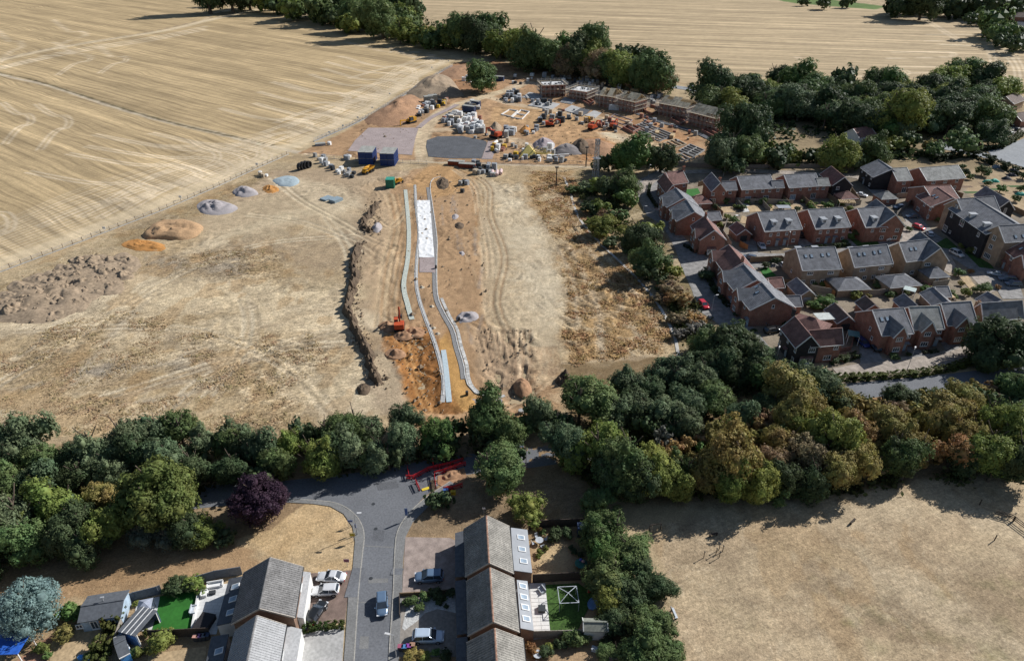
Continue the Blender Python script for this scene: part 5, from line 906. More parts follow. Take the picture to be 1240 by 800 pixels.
# ================================================================ OLDER HOUSES AT THE BOTTOM
GH = 'stepped grey roofed houses beside the drives'
def ext_roof(rt, pp, z0, z1, m, name='extension_roof', th=.15, lights=(), wall=None):
    """single slope extension; pp: four photo corners, first two at z0 (low or outer), last two at z1"""
    inv = Matrix.Rotation(-rt.rotation_euler.z, 4, 'Z') @ Matrix.Translation(-rt.location)
    q = [inv @ P(*pp[0], z0), inv @ P(*pp[1], z0), inv @ P(*pp[2], z1), inv @ P(*pp[3], z1)]
    mb = MB(); slab(mb, *q, th=th); ro = mb.build(name, m, rt)
    ce = sum(q, Vector())/4; ins = [Vector((v.x+(ce.x-v.x)*.04, v.y+(ce.y-v.y)*.04, v.z)) for v in q]
    b = MB(); n = 4; top = [(v.x,v.y,v.z-.13) for v in ins]; bot = [(v.x,v.y,0) for v in ins]
    b.add(bot+top, [(0,1,5,4),(1,2,6,5),(2,3,7,6),(3,0,4,7),(0,4,5,1),(1,5,6,2),(2,6,7,3),(3,7,4,0)][:4]); b.build('extension_wall', wall or M_OLDB, rt)
    u = (q[1]-q[0]); nrm = (q[1]-q[0]).cross(q[3]-q[0]).normalized(); nrm = -nrm if nrm.z < 0 else nrm; xa = u.normalized(); ya = nrm.cross(xa); M3 = Matrix((xa, ya, nrm)).transposed()
    for f, g in lights:
        c = (q[0]*(1-f)+q[1]*f)*(1-g)+(q[3]*(1-f)+q[2]*f)*g
        o = MB().box((0,0,.05),(.95,1.25,.14)).build('rooflight', M_WHITE, rt); o.location = c; o.rotation_euler = M3.to_euler(); MB().box((0,0,.125),(.7,1.0,.02)).build('pane', M_GLASSB, o)
    return q
rt = house('house','farthest of the three stepped grey roofed houses beside the tree','house',(589,624),(592.3,681.5),(563,693.6),zr=8,ze=5.3,wall=M_OLDB,roof=R_OLD,rollm=R_OLD,ridgem=M_RIDGE,near=True,group=GH,wins=[('B',-2,4.1,1.5,1.1,2),('B',2,4.1,1.2,1.1,2),('F',-2,4.1,1.5,1.1,2),('F',2,4.1,1.5,1.1,2)])
ext_roof(rt, [(638.7,641),(644.5,693),(622,690),(618.7,638.4)], 2.7, 3.6, M_GREYR, lights=[(.22,.45),(.5,.45),(.77,.42)]); ext_roof(rt, [(551,645),(551,698),(564,697),(562,642)], 2.6, 2.9, M_FELT)
rt2 = house('house','middle of the three stepped grey roofed houses beside the drives','house',(593.2,687),(597.4,752.6),(566,761),zr=8,ze=5.3,wall=M_OLDB,roof=R_OLD,ridgem=M_RIDGE,near=True,group=GH,wins=[('B',-2,4.1,1.5,1.1,2),('B',2,4.1,1.2,1.1,2),('F',-2,4.1,1.5,1.1,2),('F',2,4.1,1.5,1.1,2)])
ext_roof(rt2, [(638.7,703),(646.5,763),(630.5,760),(625.8,701.6)], 2.7, 3.5, M_GREYR, lights=[(.13,.5),(.36,.5),(.57,.5),(.8,.5)]); ext_roof(rt2, [(551,703),(553,768),(566,766),(564,701)], 2.6, 2.9, M_FELT)
rt3 = house('house','nearest of the three stepped grey roofed houses, cut by the frame','house',(599,760.3),(603.5,832),(564.8,768),zr=8,ze=5.3,hw=3.9,wall=M_OLDB,roof=R_OLD,ridgem=M_RIDGE,near=True,group=GH,wins=[('B',-2,4.1,1.5,1.1,2),('B',2,4.1,1.2,1.1,2),('F',-2,4.1,1.5,1.1,2),('F',2,4.1,1.5,1.1,2)])
ext_roof(rt3, [(552,772),(553,835),(568,835),(566,770)], 2.6, 2.9, M_FELT)
GJ = 'pair of houses with white front extensions'
rj = house('house','left pair, dark tiled house with three blue rooflights on its extension','house',(327.3,674.6),(314,736.8),(282,746.2),zr=8,ze=5.3,wall=M_OLDB,roof=R_OLD2,near=True,group=GJ,wins=[('B',-2,4.1,1.5,1.1,2),('F',-2,4.1,1.5,1.1,2)])
ext_roof(rj, [(376.4,692.5),(367.5,748),(351,745),(361,690.3)], 2.8, 3.6, R_OLD3, wall=M_RENDER); ext_roof(rj, [(277,700.5),(262,757),(285,752),(293,697)], 2.8, 3.5, M_FELT, lights=[(.22,.65),(.5,.65),(.78,.65)], wall=M_RENDER)
ri = rj.rotation_euler.z
rj2 = house('house','left pair, pale tiled house cut by the bottom of the frame','house',(311,744.8),(291,838),(347.7,750.3),zr=8,ze=5.3,wall=M_OLDB,roof=R_OLD3,near=True,group=GJ,wins=[('B',-2,4.1,1.5,1.1,2),('F',-2,4.1,1.5,1.1,2)])
ext_roof(rj2, [(365.8,761.3),(353,838),(334,838),(348.4,757)], 2.8, 3.6, R_OLD3, wall=M_RENDER); ext_roof(rj2, [(256,770.3),(241,838),(262,838),(277,767)], 2.8, 3.5, M_FELT, lights=[(.3,.65),(.6,.65)], wall=M_RENDER)
MB().add([(0,-1.3,0),(1.3,0,0),(0,1.3,0),(-1.3,0,0),(0,0,.7)],[(0,1,4),(1,2,4),(2,3,4),(3,0,4)]).build('porch_roof', R_OLD3, rj2, loc=(2.5,6.0,3.4))
# small distant buildings
house('cottage','small cottage with pinkish roof half hidden among the trees','cottage',(1033,156),(1054,152.5),None,zr=6.5,ze=3.4,hw=4.5,roof=R_PLUM,wall=M_RENDER,wins=[('R',0,3.5,.9,1,2),('F',-2,2,1,1,2)])
house('cottage','brown roofed cottage beside the stubble field at the right edge','cottage',(1218,117),(1232,112),None,zr=7,ze=4,hw=5,roof=R_BROWN,wall=M_BUFF)
house('bungalow','dark roofed bungalow below the cottage at the right edge','bungalow',(1228,137),(1252,134),None,zr=6,ze=3.2,hw=5,roof=R_BROWN,wall=M_RED)
house('farmhouse','long low farm building with grey roof in the far right corner','farm',(1196,13.5),(1222,14.5),None,zr=8,ze=4.5,hw=7,roof=R_BROWN,wall=M_BUFF); house('farmhouse','grey roofed farm building at the far right corner edge','farm',(1224,14.5),(1250,15.5),None,zr=8,ze=4.5,hw=7,roof=R_BROWN,wall=M_RED)
house('barn','dark roofed barn below the farm in the far right corner','barn',(1233,26),(1252,28),None,zr=8,ze=4.5,hw=7,roof=R_GREY,wall=M_CLAD)
p = P(1186,22); b = MB(); n = 12
for i in range(n):
    a0, a1 = math.pi*i/n, math.pi*(i+1)/n; b.add([(math.cos(a0)*9,-8,math.sin(a0)*7),(math.cos(a1)*9,-8,math.sin(a1)*7),(math.cos(a1)*9,8,math.sin(a1)*7),(math.cos(a0)*9,8,math.sin(a0)*7)],[(0,1,2,3)])
b.add([(math.cos(math.pi*i/n)*9,-8,math.sin(math.pi*i/n)*7) for i in range(n+1)],[tuple(range(n+1))[::-1]]).add([(math.cos(math.pi*i/n)*9,8,math.sin(math.pi*i/n)*7) for i in range(n+1)],[tuple(range(n+1))])
rt = empty('polytunnel', (p.x,p.y,0), .2, 'white arched polytunnel in the far right corner', 'polytunnel'); b.build('cover', M_WHITE, rt); MB().box((0,-8.1,1.4),(3,.1,2.8)).build('door', M_GREYR, rt)
# ================================================================ CARS
def paint(n, c, r=.28): return mat(n, c, r, .03, 1, metal=.15, coat=.6, spec=.5)
CP = dict(white=(paint('white_paint', (.72,.73,.74)),'white'), red=(paint('red_paint', (.55,.015,.03)),'red'), silver=(paint('silver_paint', (.42,.48,.55)),'silver'), blue=(paint('blue_paint', (.02,.05,.22)),'blue'), steel=(paint('steel_blue_paint', (.13,.20,.30)),'steel blue'), slate=(paint('slate_paint', (.12,.16,.22)),'slate grey'), black=(paint('black_paint', (.018,.02,.022)),'black'), grey=(paint('grey_paint', (.16,.17,.185)),'grey'), bluew=(paint('icy_paint', (.50,.60,.72)),'pale blue'))
M_TYRE = mat('tyre', (.02,.02,.021), .9); M_RIM = mat('alloy_rim', (.45,.46,.47), .35, metal=.6); M_LAMP = mat('headlamp', (.7,.72,.75), .1); M_TAIL = mat('tail_lamp', (.4,.02,.015), .3); M_PLATE = mat('number_plate', (.7,.6,.15), .5)
def loft(mb, secs):
    """sections: lists of (y, z) rings of equal length at x"""
    n = len(secs[0][1]); vs = []; fs = []
    for x, ring in secs: vs += [(x, y, z) for y, z in ring]
    for i in range(len(secs)-1):
        for j in range(n): a = i*n+j; b = i*n+(j+1)%n; fs.append((a, b, b+n, a+n))
    fs.append(tuple(range(n))[::-1]); fs.append(tuple(range((len(secs)-1)*n, len(secs)*n))); return mb.add(vs, fs)
CARP = {}
def car_proto(kind, L, Wd, H):
    if kind in CARP: return CARP[kind]
    w = Wd/2; belt = H*.60
    # x runs from tail (-L/2) to nose (+L/2)
    if kind == 'van': prof = [(-L/2,.55,H*.62),(-L/2+.08,.35,belt+.05),(L*.30,.32,belt),(L*.42,.32,belt*.86),(L/2-.05,.36,belt*.7),(L/2,.45,belt*.62)]; cab = [(-L/2+.06,.98),(-L/2+.12,1.0),(L*.18,1.0),(L*.36,.62)]
    elif kind == 'saloon': prof = [(-L/2,.42,belt*.86),(-L/2+.12,.30,belt*1.0),(-L*.28,.28,belt*1.03),(L*.16,.28,belt),(L*.40,.28,belt*.9),(L/2-.08,.32,belt*.76),(L/2,.42,belt*.66)]; cab = [(-L*.33,.62),(-L*.17,.99),(L*.04,1.0),(L*.21,.62)]
    else: prof = [(-L/2,.42,belt*.95),(-L/2+.10,.30,belt*1.03),(-L*.2,.28,belt*1.03),(L*.18,.28,belt),(L*.40,.28,belt*.9),(L/2-.08,.32,belt*.76),(L/2,.42,belt*.66)]; cab = [(-L/2+.10,.66),(-L*.38,.97),(L*.06,1.0),(L*.25,.62)]
    b = MB(); secs = []
    for i, (x, z0, z1) in enumerate(prof):
        e = abs(x)/(L/2); k = 1-.16*max(0,e-.7)/.3; ww = w*k
        secs.append((x, [(-ww*.90,z0),(-ww,z0+.16),(-ww,z1-.18),(-ww*.93,z1-.03),(-ww*.6,z1+.03),(ww*.6,z1+.03),(ww*.93,z1-.03),(ww,z1-.18),(ww,z0+.16),(ww*.90,z0)]))
    loft(b, secs); body = b
    gb = MB(); gs = []
    for x, f in cab:
        zt = H*f if f > .7 else belt+.02; tw = w*(.74 if f > .7 else .90)
        gs.append((x, [(-w*.92,belt-.05),(-tw,max(zt-.03,belt)),(tw,max(zt-.03,belt)),(w*.92,belt-.05)]))
    loft(gb, gs)
    rb = MB(); x0, x1 = cab[1][0], cab[2][0]; tw = w*.76
    loft(rb, [(x0-.10,[(-tw*.96,H*.955),(-tw*.8,H*.97),(tw*.8,H*.97),(tw*.96,H*.955)]),(x0+.12,[(-tw,H*.965),(-tw*.8,H),(tw*.8,H),(tw,H*.965)]),(x1-.1,[(-tw,H*.965),(-tw*.8,H),(tw*.8,H),(tw,H*.965)]),(x1+.05,[(-tw*.96,H*.95),(-tw*.8,H*.965),(tw*.8,H*.965),(tw*.96,H*.95)])])
    for s in (-1, 1):   # pillars
        rb.bar((cab[0][0],s*w*.91,belt),(x0,s*tw,H*.96),.09); rb.bar((cab[3][0],s*w*.91,belt),(x1,s*tw,H*.96),.08); rb.bar(((x0+x1)/2,s*w*.935,belt),((x0+x1)/2,s*tw*1.0,H*.96),.08)
        rb.box((cab[3][0]-.25,s*(w+.09),belt+.06),(.18,.20,.13))
    if kind == 'van': rb.box((( -L/2+.1+L*.05)/2,0,H*.80),(L*.5,Wd*.90,H*.34))
    wh = MB(); r = .33 if kind != 'van' else .36
    def cyl(mb, r_, y0, y1, n=14): mb.add([(r_*math.cos(2*math.pi*i/n), y0, r_*math.sin(2*math.pi*i/n)) for i in range(n)]+[(r_*math.cos(2*math.pi*i/n), y1, r_*math.sin(2*math.pi*i/n)) for i in range(n)], [tuple(range(n)),tuple(range(n,2*n))[::-1]]+[(i,n+i,n+(i+1)%n,(i+1)%n) for i in range(n)])
    cyl(wh, r, -.11, .11); rim = MB(); cyl(rim, r*.62, -.125, .125, 10)
    lamp = MB().box((0,0,0),(.22,.38,.14)); tail = MB().box((0,0,0),(.12,.26,.26)); pl = MB().box((0,0,0),(.03,.5,.11))
    me = {}
    for nm, mb_, mm in (('body',body,CP['white'][0]),('cabin_glass',gb,M_GLASS),('roof_panel',rb,CP['white'][0]),('wheel',wh,M_TYRE),('rim',rim,M_RIM),('headlight',lamp,M_LAMP),('tail_light',tail,M_TAIL),('number_plate',pl,M_PLATE)):
        o = mb_.build(nm, mm, smooth=nm in ('body',)); me[nm] = o.data; bpy.data.objects.remove(o)
    CARP[kind] = (me, L, w, belt, r, prof); return CARP[kind]
DIM = dict(saloon=(4.6,1.82,1.42), hatch=(4.2,1.80,1.48), suv=(4.6,1.90,1.66), van=(5.2,2.0,2.1))
def car(cx, cy, fx, fy, kind, col, label, far=False, z=0.02, group=None):
    """centre pixel and a pixel the nose points at"""
    p = P(cx, cy); q = P(fx, fy); a = math.atan2(q.y-p.y, q.x-p.x); me, L, w, belt, r, prof = car_proto(kind, *DIM[kind]); pm = CP[col][0]
    rt = empty('parked_car' if kind != 'van' else 'parked_van', (p.x,p.y,z), a, label, 'car' if kind != 'van' else 'van', group)
    def part(nm, loc=(0,0,0), par=rt, m=None):
        o = link(bpy.data.objects.new(nm, me[nm]), par); o.location = loc
        if m: o.material_slots[0].link = 'OBJECT'; o.material_slots[0].material = m
        return o
    part('body', m=pm); part('cabin_glass'); part('roof_panel', m=pm)
    for sx in (-1, 1):
        for sy in (-1, 1): wh = part('wheel', (sx*L*.31, sy*(w-.10), r)); part('rim', par=wh)
    if not far:
        for sy in (-1, 1): part('headlight', (L/2-.12, sy*w*.66, belt*.72)); part('tail_light', (-L/2+.06, sy*w*.74, belt*.80))
        part('number_plate', (-L/2-.0, 0, .6))
    return rt
car(402,701,380,700,'saloon','white','white saloon parked on the brown drive, farther of the two white cars'); car(395,717.5,372,718.5,'hatch','white','white hatchback parked on the brown drive beside the white saloon')
car(384,744,392,732,'hatch','black','black car parked askew on the brown drive beside the low hedge'); car(463,734,463.2,752,'hatch','steel','steel blue car driving down the middle of the near road')
car(520,701,500,702,'suv','steel','steel blue car on the pinkish block-paved drive'); car(519,773.5,540,773,'suv','bluew','white roofed pale blue car on the grey drive by the gravel bed')
car(851.5,371,857,377,'hatch','red','bright red car on the estate road',True); car(922,299.5,926,305,'saloon','white','white car by the left dormered semi on the side street',True)
car(907,313.5,898,312,'hatch','slate','dark car parked at the garden wall behind the brick row',True); car(1042.5,237.5,1056,240,'saloon','white','white car beside the small plum hipped garage',True)
car(968,286,977,297,'suv','black','black car in the gap between the two left dormered semis',True); car(1027,282,1029,288,'van','white','white van in the gap beside the middle dormered semi',True); car(1080,291,1064,292,'van','white','white van below the cross gable of the right dormered semi',True)
car(1088,252.5,1076,254,'hatch','slate','grey blue car nearer the garden wall in the upper court',True); car(1104,263.5,1093,264,'saloon','slate','dark blue car below the plum T shaped house',True); car(1112,277,1120,280,'hatch','red','dark red car on the court beside the grass',True); CP
car(1125,285,1121,279,'hatch','silver','silver car just right of the dark red car in the court',True); car(1158,309,1166,313,'suv','white','white car on the street below the three storey block',True)
car(1085,327,1075,324,'saloon','black','dark car between the middle and right buff semis',True); car(950,325,956,332,'hatch','white','white car left of the left buff semi',True)
car(1205,333.5,1197,332,'saloon','silver','silver car nearest the three storey block in the right court',True); car(1219,340,1210,339,'suv','slate','slate blue car in the middle of the right court',True); car(1226,345.5,1217,345,'hatch','slate','slate blue car nearest the bottom of the right court',True)
car(1044,417,1050,422,'hatch','blue','blue car beside the corner house boundary wall',True); car(1059,422,1054,415,'hatch','black','black car beside the leftmost front-gabled house',True); car(935,402,945,400,'suv','black','black car left of the plum corner house',True); car(933,391,943,389,'hatch','grey','grey car behind the black car left of the corner house',True); car(898,352,904,358,'hatch','silver','silver car at the front of the grey roofed house',True)
for i, (x, y, c) in enumerate(((1219,150,'silver'),(1228,152,'white'),(1224,163,'white'),(1146,151,'red'),(1139,149,'white'),(1234,152,'red'),(1232,158,'black'),(1181,157,'white'))):
    car(x, y, x+3, y-1, 'hatch', c, f'{CP[c][1]} car in the shaded car park beyond the trees, {ordn(i)} listed from the yard', True)
for i, o in enumerate([o for o in bpy.data.objects if str(o.get('label','')).endswith('from the yard')]): pass
CPL = ['silver car at the left of the trio beside the far bungalow','white car in the middle of the trio beside the far bungalow','white car nearest the junction hedge below the far bungalow','red car between tree trunks in the far car park','white car left of the red car in the far car park','red car at the right of the trio beside the far bungalow','black car just below the trio beside the far bungalow','white car under the big trees left of the junction hedge']
for l_, o in zip(CPL, [o for o in bpy.data.objects if str(o.get('label','')).endswith('from the yard')]): o['label'] = l_
car(837,106,826,104,'saloon','black','black car on the far road behind the unfinished houses', True); car(620,73,616,73,'van','red','red van at the top of the building site', True)
# ================================================================ BUILDING SITE
M_EARTH = mat('heap_earth', (.33,.25,.17), .95, .22, 1.5, .7, var2=.2, scale2=.25); M_EARTHR = mat('heap_red_earth', (.36,.21,.12), .95, .2, 1.5, .7, var2=.2, scale2=.25); M_EARTHO = mat('heap_orange_sand', (.48,.23,.07), .95, .15, 2, .5); M_EARTHD = mat('dark_soil_and_shade', (.125,.09,.06), .95, .25, 1.5, .8, var2=.2, scale2=.3)  # last one: soil darkened to hold the berms' self-shadow
M_AGG = mat('grey_aggregate', (.36,.33,.33), .95, .12, 3, .4); M_AGGB = mat('bluish_aggregate', (.33,.40,.43), .95, .12, 3, .4); M_AGGD = mat('dark_aggregate', (.22,.20,.195), .95, .15, 3, .4); M_AGGP = mat('pinkish_aggregate', (.33,.28,.29), .95, .12, 3, .4)
HN = [0]
def heap(pp, h, m, name='spoil_heap', label=None, cat='heap', group=None, prof=1.0, rough=.25, lump=4.0, ox=0, oy=0, world=False):
    HN[0] += 1; sd = HN[0]*13.7; q = [tuple(v) for v in pp] if world else wpts(pp); q = ccw(q); cx = sum(v[0] for v in q)/len(q)+ox; cy = sum(v[1] for v in q)/len(q)+oy
    per = []; m_ = len(q)
    q2 = smooth_path(q+[q[0]], 4)[:-1]; n = len(q2); rings = 13; vs = [(0,0,h)]; fs = []
    size = max(max(v[0] for v in q)-min(v[0] for v in q), max(v[1] for v in q)-min(v[1] for v in q))
    for i in range(1, rings+1):
        f = i/rings
        for x, y in q2:
            X, Y = cx+(x-cx)*f, cy+(y-cy)*f; g = (1-f)**.9 if prof == 1 else (1-f**prof)
            nz = mnoise.noise(Vector((X/lump*1.0+sd, Y/lump, 0)))*rough + mnoise.noise(Vector((X/lump*3+sd, Y/lump*3, 5)))*rough*.6 + mnoise.noise(Vector((X*1.3+sd, Y*1.3, 8)))*.16*min(1, 2/h)
            z = h*g*(1+nz*1.2) + h*nz*.35*min(1,(1-f)*3); vs.append((X-cx, Y-cy, max(z, -.02) if i < rings else -.05))
    for j in range(n): fs.append((0, 1+j, 1+(j+1)%n))
    for i in range(rings-1):
        for j in range(n): a = 1+i*n; b = a+n; fs.append((a+j, b+j, b+(j+1)%n, a+(j+1)%n))
    o = MB().add(vs, fs).build(name, m, smooth=True); o.location = (cx, cy, 0); tag(o, label, cat, group); return o
heap([(500,106),(515,94),(532,90),(545,94),(556,108),(562,116),(545,118),(515,120),(500,118),(490,114)], 6.2, M_EARTH, label='large grey brown spoil heap by the field fence at the building site', rough=.18, lump=7)
heap([(440,146),(465,130),(480,120),(500,114),(512,126),(505,140),(490,150),(460,154)], 4.8, M_EARTHR, label='large reddish spoil heap left of the grey brown one', rough=.2, lump=7)
heap([(532,90),(548,80),(575,78),(580,86),(560,96),(545,97)], 2.2, M_EARTHR, label='low reddish bank behind the large grey brown spoil heap', rough=.3, lump=5)
heap([(645,174),(655,168),(668,170),(672,178),(660,183),(648,180)], 3.0, M_AGGP, 'gravel_heap', 'pinkish gravel heap with concrete blocks in front of it'); heap([(668,182),(682,175),(700,178),(706,186),(690,188),(672,187)], 3.2, M_AGGD, 'gravel_heap', 'dark grey gravel heap right of the pinkish one')
heap([(690,178),(700,170),(715,176),(712,186),(700,186)], 4, M_EARTHD, label='dark brown soil heap behind the dark grey gravel'); heap([(700,176),(712,168),(735,172),(750,180),(735,190),(712,186)], 2.4, M_EARTHR, label='broad low red soil heap right of the dark brown one')
heap([(592,156),(600,149),(608,154),(604,160),(595,160)], 3.2, M_EARTH, label='small brown cone heap behind the red excavator'); heap([(627,160),(636,153),(644,158),(638,163)], 2.6, M_EARTHO, label='small sandy heap beside the wrapped blocks')
heap([(238,248),(248,242),(262,242),(284,248),(288,254),(272,260),(250,260),(240,255)], 2.0, M_AGG, 'gravel_heap', 'pale grey gravel heap with several peaks beside the field fence', rough=.5, lump=3); heap([(281,232),(292,226),(306,228),(313,235),(300,239),(286,238)], 2.2, M_AGG, 'gravel_heap', 'smaller grey gravel heap with a flattened top near the fence')
heap([(330,218),(345,213),(358,214),(363,220),(355,226),(338,225)], .7, M_AGGB, 'gravel_heap', 'flat bluish gravel spread beside the black pipes', prof=3); heap([(318,227),(325,224),(335,226),(338,231),(328,235),(319,232)], .7, M_EARTHO, label='small orange sand patch below the bluish gravel', prof=2, rough=.8, lump=2)
heap([(172,284),(190,270),(225,267),(246,274),(240,285),(222,291),(195,290),(178,290)], 1.8, mat('tan_sand', (.42,.27,.15), .95, .15, 2, .5), label='flat topped tan sand heap with a steep near edge', prof=5, rough=.35, lump=3)
heap([(146,297),(160,290),(185,292),(202,298),(195,304),(165,304)], .6, M_EARTHO, label='low bright orange soil patch beside the tan sand heap', prof=3, rough=.8, lump=2)
heap([(552,384),(560,378),(575,377),(580,384),(570,390),(556,391)], .8, M_AGG, 'gravel_heap', 'scraped grey gravel pile on the right side of the new road', prof=2, rough=.7, lump=2); heap([(450,275),(458,269),(463,275),(458,282),(451,281)], 1.4, M_AGG, 'gravel_heap', 'round grey stone pile at the end of the short dark berm')
heap([(622,466),(630,457),(640,462),(644,474),(634,481),(624,476)], 1.6, M_EARTHR, label='red brown soil mound near the big tree by the plot corner', prof=2); heap([(672,460),(682,450),(692,455),(700,462),(690,470),(676,468)], 1.8, M_EARTHD, label='dark twiggy heap at the lower edge of the dry plot', prof=1, rough=.8, lump=1.5)
heap([(432,468),(440,464),(449,468),(445,478),(434,478)], 1.2, M_EARTHD, label='dark clod heap beside the end of the long berm', rough=.5, lump=1.5); heap([(550,272),(556,269),(562,272),(560,277),(552,277)], .9, M_EARTHD, label='small brown heap on the right verge of the new road'); heap([(547,261),(552,259),(556,262),(552,266),(547,265)], .7, M_AGG, 'gravel_heap', 'tiny grey heap above the small brown one'); heap([(555,306),(560,304),(563,308),(559,310)], .6, M_AGG, 'gravel_heap', 'tiny grey heap further down the right verge')
heap([(528,220),(536,214),(544,220),(540,230),(530,228)], .9, M_EARTHD, label='broken earth spoil by the top of the new road', rough=.8, lump=1.5)
for i, (x, y, m, l) in enumerate(((470,395,M_EARTHR,'left of the near excavator'),(488,405,M_EARTHR,'just below the near excavator'),(478,428,M_EARTHR,'at the start of the deep red ruts'),(503,402,M_EARTHR,'between near excavator and the kerb line'))):
    heap([(x-13,y),(x-5,y-6),(x+8,y-5),(x+14,y+2),(x+4,y+7),(x-9,y+6)], 1.1, m, label='loose red soil heap '+l, rough=.6, lump=2.5)
# dumped loads along the fence
RH = random.Random(9); k = 0
tips = [(x, y) for y, xs in ((318,(96,108,120,132,144,156)),(325,(78,90,104,118,132,146,158)),(333,(66,80,94,108,122,138,152)),(342,(48,62,78,94,108,122,138)),(352,(28,42,56,70,86,100,116,130)),(361,(14,28,42,56,72,88,104)),(369,(4,18,34,50,66,82,96)),(378,(8,24,40,56,70))) for x in xs]
heap([(-12,378),(0,366),(40,346),(80,326),(112,314),(160,312),(172,322),(140,345),(110,368),(70,388),(30,392),(-5,390)], .9, M_EARTH, label='low wide bank of brown soil under the tipped loads', prof=4, rough=.9, lump=4)
tips.sort(key=lambda v: (v[1], v[0])); lvl = sorted(set(v[1] for v in tips))
for x0, y0 in tips:
    rk = lvl.index(y0); ci = [v for v in tips if v[1] == y0].index((x0, y0)); x = x0+RH.uniform(-6,6); y = y0+RH.uniform(-3,3); r = RH.uniform(13,21); hh = RH.uniform(.6,1.35)
    heap([(x-r,y+RH.uniform(-1,2)),(x-r*.6,y-r*RH.uniform(.25,.45)),(x+r*.1,y-r*RH.uniform(.35,.55)),(x+r*.7,y-r*RH.uniform(.2,.4)),(x+r,y+1),(x+r*.5,y+r*RH.uniform(.3,.5)),(x-r*.4,y+r*RH.uniform(.3,.5))], hh, M_EARTH, label=f'tipped brown soil load, {ordn(ci)} from the left in the {ordn(rk)} row from the fence', group='tipped soil loads beside the field fence', prof=RH.choice([1,1.6]), rough=.55, lump=1.8)
def berm(pp, w, h, label):
    q = smooth_path(wpts(pp), 8); vs = []; fs = []; prof = [(-1,-.05),(-.75,.30),(-.4,.85),(-.05,1.0),(.3,.75),(.65,.35),(1,-.05)]; kp = len(prof); HN[0] += 1
    for i, p in enumerate(q):
        a0 = q[max(i-1,0)]; b0 = q[min(i+1,len(q)-1)]; dx, dy = b0[0]-a0[0], b0[1]-a0[1]; D = math.hypot(dx,dy) or 1; e = min(1, i/3, (len(q)-1-i)/3)
        for f, g in prof:
            n = mnoise.noise(Vector((p[0]*.8+f*2, p[1]*.8, HN[0])))+.5*mnoise.noise(Vector((p[0]*2+f*3, p[1]*2, HN[0]))); ww = w/2*(1+.7*mnoise.noise(Vector((p[0]*.45, p[1]*.45, f*.6+HN[0]))))
            vs.append((p[0]-dy/D*ww*f, p[1]+dx/D*ww*f, (h*g*max(.15, 1+1.3*n+.8*mnoise.noise(Vector((p[0]*.25, p[1]*.25, 9)))) if abs(f) < 1 else -.05)*max(e,.05)))
    for i in range(len(q)-1):
        for j in range(kp-1): a = i*kp+j; fs.append((a, a+1, a+kp+1, a+kp))
    o = MB().add(vs, fs).build('earth_berm', M_EARTHD); tag(o, label, 'berm'); return o  # the berm's own shade is painted into this soil colour
berm_m = 0
berm([(457,246),(452,255),(443,264),(440,272),(444,278),(452,281)], 2.8, 1.3, 'short curved dark earth berm left of the new road'); berm([(436,295),(431,305),(428,320),(430,335),(427,350),(424,358),(421,372),(425,385),(431,400),(440,415),(447,432),(452,450),(458,466)], 2.5, 1.5, 'long dark earth berm curving down the middle of the dry plot')
# new road: kerbs, drain, membrane
M_NEWK = mat('new_kerb', (.55,.55,.53), .85, .2, 1.2, var2=.2, scale2=.6); M_DRAIN = mat('drain_gravel', (.47,.50,.44), .95, .22, 2.5, .3); M_MEMB = mat('white_membrane', (.80,.80,.79), .6, .10, .8, .9, bscale=.5)
KL = [(502.5,224),(504,250),(507.5,282),(505,312),(504,340),(507.5,362),(515,385),(521,400),(528,420),(534,442),(537.6,463),(536,487)]; KR = [(534,214),(524,217),(521,227),(524,250),(529,287),(529,312),(529,340),(531,362),(540,382),(550,400),(555,420),(561.6,442),(564,459),(570,471),(582,479.5),(596.5,482.4),(608,480)]
def kerb(pp, lab, w=.28):
    q = smooth_path(wpts(pp), 10); rt = empty('kerb_line', (q[0][0],q[0][1],0), 0, lab, 'kerb'); acc = 0; pts = [q[0]]
    for a, b in zip(q, q[1:]):
        d = math.hypot(b[0]-a[0], b[1]-a[1])
        while acc+d >= 3.6: t = (3.6-acc)/d; a = (a[0]+(b[0]-a[0])*t, a[1]+(b[1]-a[1])*t); pts.append(a); d = math.hypot(b[0]-a[0], b[1]-a[1]); acc = 0
        acc += d
    for a, b in zip(pts, pts[1:]): c = ((a[0]+b[0])/2-q[0][0], (a[1]+b[1])/2-q[0][1], .09); L = math.hypot(b[0]-a[0], b[1]-a[1]); MB().box((0,0,0),(L-.05,w,.18)).build('kerb_stone', M_NEWK, rt, c, math.atan2(b[1]-a[1], b[0]-a[0]))
    return rt
kerb(KL, 'left kerb line of the unfinished road'); kerb(KR, 'right kerb line of the unfinished road curving out at the bottom')
strip('drain_strip', [(491,230),(495,275),(494,312),(489,345),(494,370),(499,387)], 1.35, M_DRAIN, z=.12); strip('drain_strip', [(537,424),(540,445),(542,465),(544,487)], 1.2, mat('pale_blue_drain', (.45,.53,.56), .9, .1, 3), z=.13)
strip('kerb_bedding', KL, 1.0, M_CONC, z=.09); strip('kerb_bedding', [(x-3,y) for x, y in KR[2:13]], 1.1, mat('wet_bedding', (.24,.235,.23), .9, .2, 3), z=.095); strip('footway_bed', [(x+3.5,y-1) for x, y in KR[7:]], .8, mat('white_bedding', (.52,.51,.48), .9, .3, 1.2, var2=.3, scale2=.5), z=.105)
sheet('gravel_patch', [(508,312),(526,312),(527,330),(508,330)], M_PINKG, z=.10)
bmv = []; q = [P(505,243,0),P(520.5,243,0),P(526,312,0),P(507.5,312,0)]; n1, n2 = 16, 90
